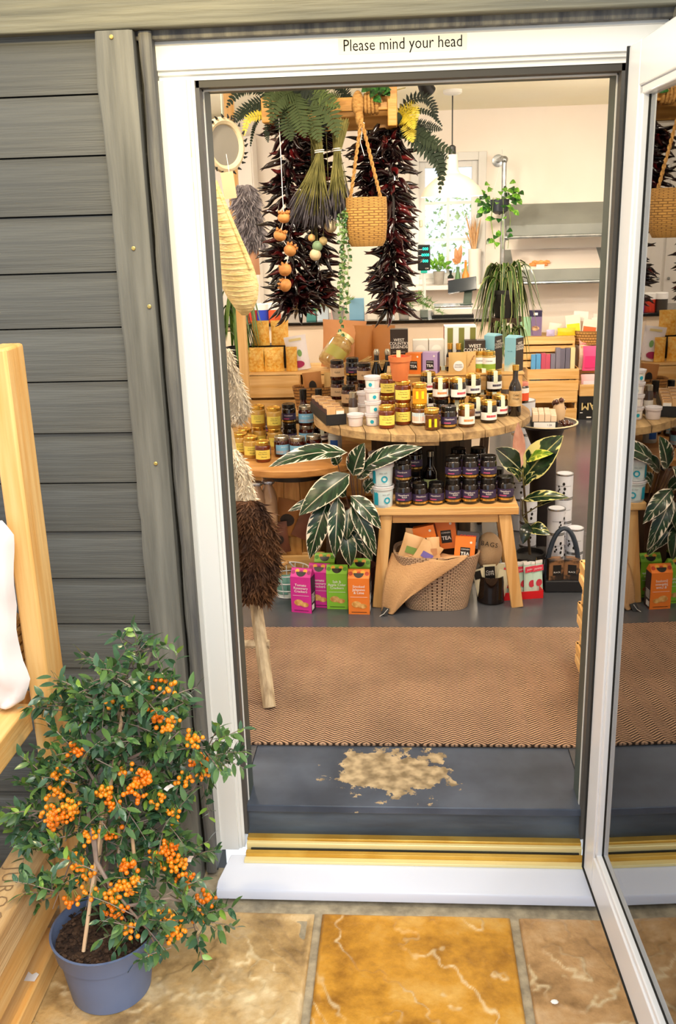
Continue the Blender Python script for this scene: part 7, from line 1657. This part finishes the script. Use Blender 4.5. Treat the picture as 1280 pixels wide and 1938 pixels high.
fern('dense green fern spilling over the front of the rack', (562, 170), [([(548, 175), (525, 190), (512, 235)], 60, 0, -.08), ([(555, 200), (545, 235), (552, 268)], 60, 0, -.09), ([(575, 195), (592, 230), (606, 270)], 64, 0, -.10), ([(590, 185), (625, 215), (640, 262)], 60, 0, -.09), ([(585, 175), (615, 185), (645, 205)], 46, 0, -.06), ([(560, 190), (568, 225), (578, 262)], 56, 0, -.11), ([(535, 168), (515, 175), (500, 205)], 44, 0, -.07), ([(590, 160), (600, 150), (618, 178)], 40, 0, .02), ([(580, 170), (608, 205), (618, 255)], 54, 1, -.06), ([(545, 180), (530, 215), (532, 250)], 50, 1, -.05)], -.005)
fern('small dark fern standing up behind the middle of the rack', (660, 192), [([(640, 160), (615, 155), (598, 157)], 16, 1, .02), ([(652, 172), (640, 165), (622, 156)], 26, 1, .02), ([(648, 190), (630, 180), (612, 190)], 20, 0, .03)], .20)
fern('long dark fern arching out to the right of the rack', (752, 225), [([(775, 190), (805, 185), (822, 205), (826, 232)], 24, 1, -.02), ([(780, 210), (815, 215), (838, 240)], 12, 1, .0), ([(790, 235), (815, 240), (838, 246)], 26, 1, .0), ([(785, 250), (820, 270), (862, 290)], 38, 0, -.03), ([(785, 262), (825, 300), (840, 345)], 42, 1, -.04), ([(800, 270), (835, 310), (832, 368)], 30, 1, -.03), ([(770, 230), (775, 250), (782, 270)], 34, 2, -.05), ([(765, 215), (775, 225), (785, 245)], 40, 2, -.06), ([(775, 205), (785, 205), (790, 228)], 26, 2, -.04), ([(770, 235), (800, 255), (815, 285)], 40, 1, .02), ([(790, 245), (822, 285), (850, 300)], 34, 1, .03)], .08)
iv = thing('ivy_sprig', 'ivy sprig lying on the rope wraps at the right of the rack', 'ivy', H(712, 178, .0)); O5 = V(iv.location)
for k in range(14):
    c = H(712+rr_.uniform(-18, 18), 176+rr_.uniform(-12, 10), rr_.uniform(-.03, .03)); d = V((rr_.uniform(-1, 1), -.3, rr_.uniform(-.6, .4))).normalized(); leaf_obj('leaf', iv, c, c+d*.036, .03, dkleaf, n=5, wn=3, nrm=(0, -1, .6))
part('stem', MB().tube([H(695, 184)-O5, H(712, 176)-O5, H(745, 172)-O5, H(768, 166)-O5], .0016, 4), lst, iv)
# feathery asparagus fern wisps low down behind the strings
asm = mat('asparagus_green', '#5f8a3a', .7, rnd=.1)
for k, (c0, ends, lb) in enumerate((((640, 615), [(600, 590), (612, 570), (625, 560), (655, 560), (665, 585), (598, 605), (620, 600)], 'feathery fern wisp low between the chilli strings'), ((765, 618), [(735, 600), (790, 585), (812, 600), (835, 610), (800, 575), (780, 600), (820, 590)], 'feathery fern wisp low behind the right chilli string'))):
    c = PY(c0[0], 598, 3.93); c.z = CZ+.085; t = thing('asparagus_fern', lb, 'fern', c); tq = random.Random(k)
    part('pot', MB().lathe([(.03, -.0845), (.04, -.02), (.042, -.02), (.042, 0), (.036, 0), (.034, -.02), (0, -.02)], 18), ptm, t)
    t.location.z = c.z
    for e in ends:
        E = PY(e[0], e[1]-18, 3.88)-c; mb = MB(); mb.tube([(0, 0, -.02), E*.5+V((0, 0, .03)), E], .001, 4)
        for i in range(60):
            f = tq.uniform(.25, 1.05); b_ = E*f+V((0, 0, .03*4*f*(1-min(1, f)))); d = V((tq.uniform(-1, 1), tq.uniform(-1, 1), tq.uniform(-.6, .8))).normalized()*.036; w_ = d.cross(V((0, 1, 0))).normalized()*.0018; mb.add([b_-w_, b_+w_, b_+d], [(0, 1, 2)])
        part('frond', mb, asm, t, 0)
# ================================================================ outside: pine rack, greens, potted pyracantha
pz_out = wood('rack_pine_z', '#e2a85c', '#f0c684', 'z', rough=.5); py_out = wood('rack_pine_y', '#e2a85c', '#f0c684', 'y', rough=.5); oldp = wood('old_sleeper', '#b98f5c', '#d8b684', 'y', rough=.8, bump=.7)
rk2 = thing('pine_rack', 'chunky pine produce rack at the left of the doorway', 'rack', (-.40, -.21, -.002))
def rb2(a, b): return MB().bb([a[i]-rk2.location[i] for i in range(3)], [b[i]-rk2.location[i] for i in range(3)])
part('post', rb2((-.400, -.262, -.002), (-.353, -.168, 1.418)), pz_out, rk2, bevel=.006)
part('post', rb2((-.400, -1.12, -.002), (-.353, -1.03, 1.418)), pz_out, rk2, bevel=.006)
part('post', rb2((-1.05, -.262, -.002), (-1.0, -.168, 1.418)), pz_out, rk2, bevel=.006)
part('rail', rb2((-.472, -1.12, .0), (-.392, -.262, .060)), py_out, rk2, bevel=.004)
part('rail', rb2((-.455, -1.12, .125), (-.395, -.262, .215)), py_out, rk2, bevel=.004)
part('rail', rb2((-.455, -1.12, .585), (-.40, -.262, .650)), py_out, rk2, bevel=.004)
part('rail', rb2((-1.0, -.25, .585), (-.425, -.20, .650)), pine, rk2, bevel=.004)
part('rail', rb2((-1.0, -.25, .10), (-.425, -.20, .165)), pine, rk2, bevel=.004)
for k in range(5): part('shelf_slat', rb2((-1.0, -1.1+.17*k, .10), (-.457, -.96+.17*k, .122)), pine, rk2, bevel=.002)
sl2 = thing('timber_sleeper', 'old rough timber with pencilled writing lying on the rack rail', 'timber', (-.43, -.69, .2155)); part('timber', MB().bb((-.045, -.43, 0), (.04, .425, .085)), oldp, sl2, bevel=.005)
lettering('JUROOS H', sl2, .048, plain('pencil', '#8a6c4a', .8), (.002, .20, .0862), (R(-90), 0, R(-82)), spacing=1.25, weight=-.012)
# paper bag hanging on the rack
pbm = mat('white_paper_bag', '#efe3e2', .6, bump=.4, bscale=14)
Pb = [(PY(-70, v, -.30), PY(b, v, -.30)) for v, b in ((985, 4), (1010, 26), (1060, 26), (1120, 28), (1180, 30), (1240, 40), (1290, 58), (1325, 45), (1340, 20))]
ppb = thing('paper_bag', 'crumpled white paper bag hanging on the pine rack at far left', 'bag', Pb[-1][0].lerp(Pb[-1][1], .5)); o_ = V(ppb.location)
def pbp(u, v, s):
    q = v*(len(Pb)-1); i = min(int(q), len(Pb)-2); f = q-i; p = Pb[i][0].lerp(Pb[i+1][0], f).lerp(Pb[i][1].lerp(Pb[i+1][1], f), u); return p + V((0, s*.025*math.sin(PI*u)**.5*math.sin(PI*v)**.3 + .012*noise.noise(V((u*5, v*8, 1)))+.005*abs(noise.noise(V((u*13, v*17, 3)))), 0)) - o_
part('bag', MB().grid(lambda u, v: pbp(u, v, -1), 14, 24).grid(lambda u, v: pbp(1-u, v, 1), 14, 24), pbm, ppb, 180)
part('string', MB().tube([pbp(.9, .0, 0), V((-.41, -.235, .66))-o_ if False else pbp(.7, 0, 0)+V((0, .05, .08))], .002, 5), rope, ppb)
rc2 = thing('rope_coil', 'thick beige rope hanging behind the paper bag', 'rope', PY(44, 1250, -.225)); o_ = V(rc2.location)
ropeline(PY(36, 1165, -.225)-o_, PY(46, 1268, -.225)-o_, .012, parent=rc2)
# leafy greens on the rack's low shelf
cabm = leafmat('cabbage_leaf', '#5f8f3c', '#a9cf86', None, 0, .5, 6)
gz = .122
for k, (x, y, r, lb) in enumerate(((-.575, -.30, .075, 'round green cabbage nearest the wall on the low rack shelf'), (-.585, -.47, .085, 'round green cabbage nearer the viewer on the low rack shelf'), (-.72, -.38, .08, 'round green cabbage further left on the low rack shelf'))):
    t = thing('cabbage', lb, 'cabbage', (x, y, gz), 0, 'cabbages on the rack'); rr_ = random.Random(k)
    part('heart', MB().sphere((0, 0, r*.95), r*.85, 16, 12), plain('cabbage_heart', '#b5d08a', .5), t, 180)
    for i in range(16):
        a_, e = rr_.uniform(0, 6.28), rr_.uniform(-.3, 1.2); d = V((math.cos(a_)*math.cos(e), math.sin(a_)*math.cos(e), math.sin(e))); b_ = V(t.location)+V((0, 0, r*.9))+d*r*.75; up_ = V((0, 0, 1))-d*d.z; leaf_obj('leaf', t, b_-up_*r*.6, b_+up_*r*.75+d*.015, r*1.5, cabm, nrm=tuple(d), droop=.12, fold=-.2, n=7, wn=5)
cf = thing('cabbage_bag', 'green net bag of leafy greens at the far left edge', 'bag', (-.575, -.64, gz)); part('bag', MB().grid(lambda u, v: ((.05+.03*math.sin(PI*v))*math.cos(2*PI*u)*(1+.1*noise.noise(V((u*9, v*6, 2)))), (.05+.02*math.sin(PI*v))*math.sin(2*PI*u), .27*v), 24, 14, closeu=True), mat('green_leaf_bag', '#7fae5f', .5, col2='#a9cf8f', vscale=12, bump=.6, bscale=24), cf, 180)
ps2 = thing('paper_scrap', 'torn scrap of white paper on the lowest rack rail', 'paper', PZ(60, 1850, .0605)); part('scrap', MB().add([(-.014, -.01, 0), (.012, -.014, .003), (.016, .004, .006), (.006, .012, .003), (-.002, .008, .001), (-.012, .013, .004)], [(0, 1, 2, 3, 4, 5)]), whl, ps2)
# a few leaves and a chip on the paving
ps3 = thing('stone_chip', 'small white stone chip on the right paving slab', 'stone', PZ(1050, 1898, .002)); part('chip', MB().sphere((0, 0, .003), .008, 8, 6, (1.1, .8, .4)), whl, ps3)

# ---- pyracantha
PXc, PYc = -.25, -.372
pm = mat('slate_blue_pot', '#5f6f92', .45, col2='#6b7b9e', vscale=5)
pt_ = thing('potted_pyracantha', 'pyracantha with orange berries in a slate blue pot by the door', 'plant', (PXc, PYc, 0)); O6 = V(pt_.location)
part('pot', MB().lathe([(.083, .0), (.088, .003), (.104, .115), (.110, .118), (.117, .158), (.119, .162), (.114, .163), (.108, .13), (0, .128)], 48), pm, pt_)
soil = mat('bark_soil', '#2c1d14', .9, col2='#5d4432', vscale=60, bump=1., bscale=90)
part('soil', MB().lathe([(.112, .134), (.07, .142), (0, .145)], 30), soil, pt_)
rr = random.Random(21); ch = MB()
for i in range(420):
    a_, q = rr.uniform(0, 6.28), .105*math.sqrt(rr.random()); s_ = rr.uniform(.004, .011); ch.box((0, 0, 0), (s_, s_*.7, s_*.35), T(q*math.cos(a_), q*math.sin(a_), .143+rr.uniform(0, .008)) @ RZ(rr.uniform(0, 6)) @ RX(rr.uniform(-.8, .8)))
tag(part('bark_chips', ch, soil, pt_, 0), kind='stuff')
cane = wood('bamboo_cane', '#d3ac84', '#e6c8a4', 'z', rough=.5); bark = mat('grey_brown_bark', '#7d675c', .7, col2='#a08d80', vscale=20, bump=.4, bscale=60)
E_ = lambda u, v, Y: PY(u, v, Y)-O6
for k, (p0, p1, r) in enumerate((((158, 1800, -.46), (196, 1525, -.40), .0042), ((176, 1690, -.40), (240, 1300, -.33), .0042), ((232, 1680, -.36), (228, 1560, -.33), .0038), ((262, 1700, -.40), (248, 1560, -.37), .004), ((225, 1640, -.36), (226, 1310, -.32), .004))):
    a_, b_ = E_(*p0), E_(*p1); a_.z = max(a_.z, .14); part('cane', MB().tube([a_, a_.lerp(b_, .5), b_], r, 8), cane, pt_)
for k, (pts, r) in enumerate((([(196, 1700, -.38), (200, 1610, -.37), (190, 1560, -.36), (215, 1450, -.33), (250, 1330, -.30), (285, 1235, -.28)], .008), ([(178, 1585, -.42), (182, 1630, -.43), (205, 1670, -.44), (240, 1715, -.46)], .006), ([(166, 1530, -.40), (172, 1575, -.42), (182, 1632, -.43)], .0045), ([(200, 1605, -.37), (150, 1560, -.38), (90, 1530, -.36), (55, 1545, -.35)], .004), ([(215, 1450, -.33), (300, 1410, -.30), (390, 1400, -.27)], .004), ([(240, 1715, -.46), (320, 1700, -.42), (395, 1720, -.36)], .004), ([(205, 1520, -.36), (150, 1430, -.34), (130, 1340, -.32)], .004), ([(250, 1330, -.30), (240, 1270, -.29), (268, 1215, -.28)], .003), ([(200, 1620, -.38), (270, 1560, -.34), (330, 1530, -.30)], .004), ([(240, 1715, -.46), (280, 1760, -.47), (300, 1800, -.46)], .003), ([(190, 1560, -.36), (130, 1640, -.40), (100, 1720, -.42)], .002))):
    P = [E_(*q) for q in pts]; P[0].z = max(P[0].z, .135); part('branch', MB().tube(P, [r*(1-.5*i/(len(P)-1)) for i in range(len(P))], 7), bark, pt_)
def pleaf(L, w_, m):
    mb = MB(); n = 5; vs_ = []; uv = []
    for i in range(n):
        u = i/(n-1); ww = w_*.5*math.sin(PI*min(1, .08+.92*u**.85))**.7 if i < n-1 else .0005
        for s in (-1, 0, 1): vs_.append((L*u, ww*s, .14*ww*abs(s)+.12*L*u*(1-u)*1.5)); uv.append((u, s*.5+.5))
    mb.add(vs_, [(i*3+j, i*3+j+1, (i+1)*3+j+1, (i+1)*3+j) for i in range(n-1) for j in range(2)]); me = mb.mesh('leaf', m, 180); uvset(me, uv); return me
lmA = leafmat('pyracantha_leaf', '#35592a', '#6f9150', None, 0, .28, 4); lmB = leafmat('pyracantha_leaf_dark', '#24452c', '#557a55', None, 0, .25, 4); lmC = leafmat('pyracantha_leaf_bright', '#5f8a2a', '#a3c455', None, 0, .35, 4)
PL = [pleaf(.030, .0135, lmA), pleaf(.027, .012, lmB), pleaf(.033, .0125, lmA), pleaf(.025, .012, lmC), pleaf(.029, .0125, lmB)]
blobs = [(268, 1228, 16, 4, -.28), (245, 1285, 55, 14, -.30), (190, 1310, 60, 14, -.31), (310, 1310, 30, 6, -.29), (130, 1345, 42, 9, -.32), (250, 1370, 85, 22, -.31), (330, 1390, 55, 14, -.29), (390, 1420, 34, 12, -.27), (170, 1420, 70, 18, -.33), (270, 1450, 70, 18, -.31), (370, 1480, 36, 9, -.27), (95, 1490, 45, 10, -.34), (70, 1550, 32, 10, -.35), (160, 1500, 70, 16, -.35), (240, 1530, 60, 14, -.33), (310, 1560, 34, 10, -.31), (300, 1600, 40, 10, -.31), (200, 1560, 40, 6, -.38), (130, 1580, 40, 7, -.37), (300, 1690, 50, 12, -.38), (370, 1740, 36, 10, -.36), (260, 1740, 42, 14, -.45), (180, 1650, 26, 5, -.42), (100, 1690, 22, 7, -.42), (345, 1620, 30, 7, -.33), (310, 1790, 14, 2, -.46), (110, 1620, 20, 3, -.38)]
stuffL = MB(); cand = []
tw = MB()
for (u, v, r, n, Y) in blobs:
    for i in range(int(n*1.4)):
        a_, q = rr.uniform(0, 6.28), math.sqrt(rr.random()); c = PY(u+r*q*math.cos(a_)*.8, v+r*q*math.sin(a_)*.8, Y+rr.uniform(-.06, .06))-O6
        d = V((math.cos(a_)*.8+rr.uniform(-.4, .4), rr.uniform(-.9, .2), -math.sin(a_)*.5+rr.uniform(-.2, .7))).normalized(); L = rr.uniform(.045, .075); e = c+d*L; tw.tube([c-d*.02, c+d*L*.5+V((0, 0, .003)), e], [.0014, .0011, .0006], 4)
        for j in range(9):
            f = j/8; b_ = c.lerp(e, f); sd = d.cross(V((rr.uniform(-1, 1), rr.uniform(-1, 1), rr.uniform(-.3, 1)))).normalized(); ld_ = (d*(.5 if j < 8 else 1.4)+sd*(1 if j % 2 else -1)*.9).normalized(); M_ = T(b_) @ ld_.to_track_quat('X', 'Z').to_matrix().to_4x4() @ RX(rr.uniform(-.9, .9)) @ SCL(*([rr.uniform(.75, 1.2)]*3))
            cand.append((b_.y, M_, rr.choice((0, 1, 2, 4, 4, 1, 3 if (v < 1260 or u < 120 or rr.random() < .4) else 0))))
cand.sort(key=lambda q: q[0])
tag(part('twigs', tw, bark, pt_), kind='stuff')
for i, (y, M_, k) in enumerate(cand):
    if i % 5 == 0 and i < 1500: ob('leaf', PL[k], pt_, mtx=M_)
    else:
        me = PL[k]; stuffL.cur = k; stuffL.add([v.co for v in me.vertices], [tuple(p.vertices) for p in me.polygons], M_)
me = stuffL.mesh('foliage', [PL[k].materials[0] for k in range(5)], 180); tag(ob('foliage', me, pt_), kind='stuff')
bm1 = mat('orange_berry', '#ff9a1c', .3, coat=.3, rnd=.12); bm2 = mat('orange_berry_deep', '#f7820f', .3, coat=.3)
for k, (u, v, n, Y) in enumerate(((300, 1355, 16, -.36), (318, 1372, 14, -.36), (368, 1400, 16, -.33), (376, 1440, 16, -.32), (385, 1462, 14, -.32), (352, 1478, 8, -.33), (142, 1420, 12, -.39), (112, 1465, 14, -.40), (112, 1500, 10, -.40), (115, 1542, 20, -.43), (135, 1530, 18, -.43), (92, 1538, 14, -.42), (272, 1470, 20, -.38), (255, 1482, 12, -.38), (195, 1500, 18, -.41), (218, 1518, 14, -.41), (150, 1635, 18, -.44), (160, 1655, 10, -.44), (240, 1640, 22, -.44), (232, 1678, 20, -.45), (255, 1672, 14, -.45), (318, 1608, 22, -.39), (300, 1625, 14, -.39), (338, 1640, 18, -.39), (350, 1668, 14, -.39), (315, 1735, 16, -.44), (322, 1768, 12, -.45), (215, 1722, 16, -.47), (212, 1700, 10, -.47), (245, 1760, 8, -.49), (388, 1700, 12, -.37), (328, 1540, 9, -.35), (325, 1300, 6, -.33), (300, 1290, 5, -.33), (170, 1695, 8, -.46), (175, 1580, 12, -.42), (210, 1580, 8, -.41), (238, 1462, 8, -.38), (380, 1735, 8, -.38), (130, 1700, 8, -.45), (212, 1335, 4, -.36), (300, 1512, 8, -.37), (255, 1500, 10, -.39), (305, 1805, 4, -.47), (345, 1765, 6, -.45), (100, 1560, 8, -.42))):
    c = E_(u, v, Y); mb = MB(); st_ = MB(); o = None
    for i in range(int(n*1.35)):
        q = V((rr.gauss(0, 1), rr.gauss(0, .6), rr.gauss(0, .8)))*.011; r_ = rr.uniform(.0042, .0056); mb.sphere(q, r_, 8, 6); st_.tube([q, q*.4+V((0, .012, .012))], .0005, 3)
    b_ = part('berry_cluster', mb, bm1 if k % 3 else bm2, pt_, 180, loc=c); part('berry_stems', st_, lmC, b_)
# price label ties
for k, (u, v) in enumerate(((360, 1625), (320, 1490))):
    part('white_tie', MB().grid(lambda a_, b_: (.010*(a_-.5), .002*math.sin(b_*5), .022*(b_-.5)), 2, 5), whl, pt_, 180, loc=E_(u, v, -.37), rot=(.3, .5*k+.3, .4))
# gooseneck lamp over the door, added out of view to warm the upper wall
lnt = thing('added_gooseneck_lamp', 'brass gooseneck lamp added above the door for warm light on the wall', 'lamp', (-.02, .0, 2.40))
part('back_plate', MB().lathe([(.05, 0), (.045, .012), (0, .014)], 20, RX(R(90))), gold, lnt); part('arm', MB().tube([(0, 0, 0), (0, -.25, .10), (0, -.55, .16), (0, -.75, .10)], .010, 8), gold, lnt); part('shade', MB().lathe([(.02, .08), (.05, .06), (.11, .0), (.105, .0), (.045, .05), (.0, .055)], 24, T(0, -.76, .03)), mat('dark_green_enamel', '#26332c', .3), lnt); part('globe', MB().sphere((0, -.76, .03), .04, 16, 12), mat('added_lamp_globe', '#fff0c8', .3, emis=('#ffdf9a', 8)), lnt, 180)
l = lamp('added_gooseneck_light', 'POINT', (0, -.76, -.03), 34, (1.0, .78, .38), .04); l.parent = lnt
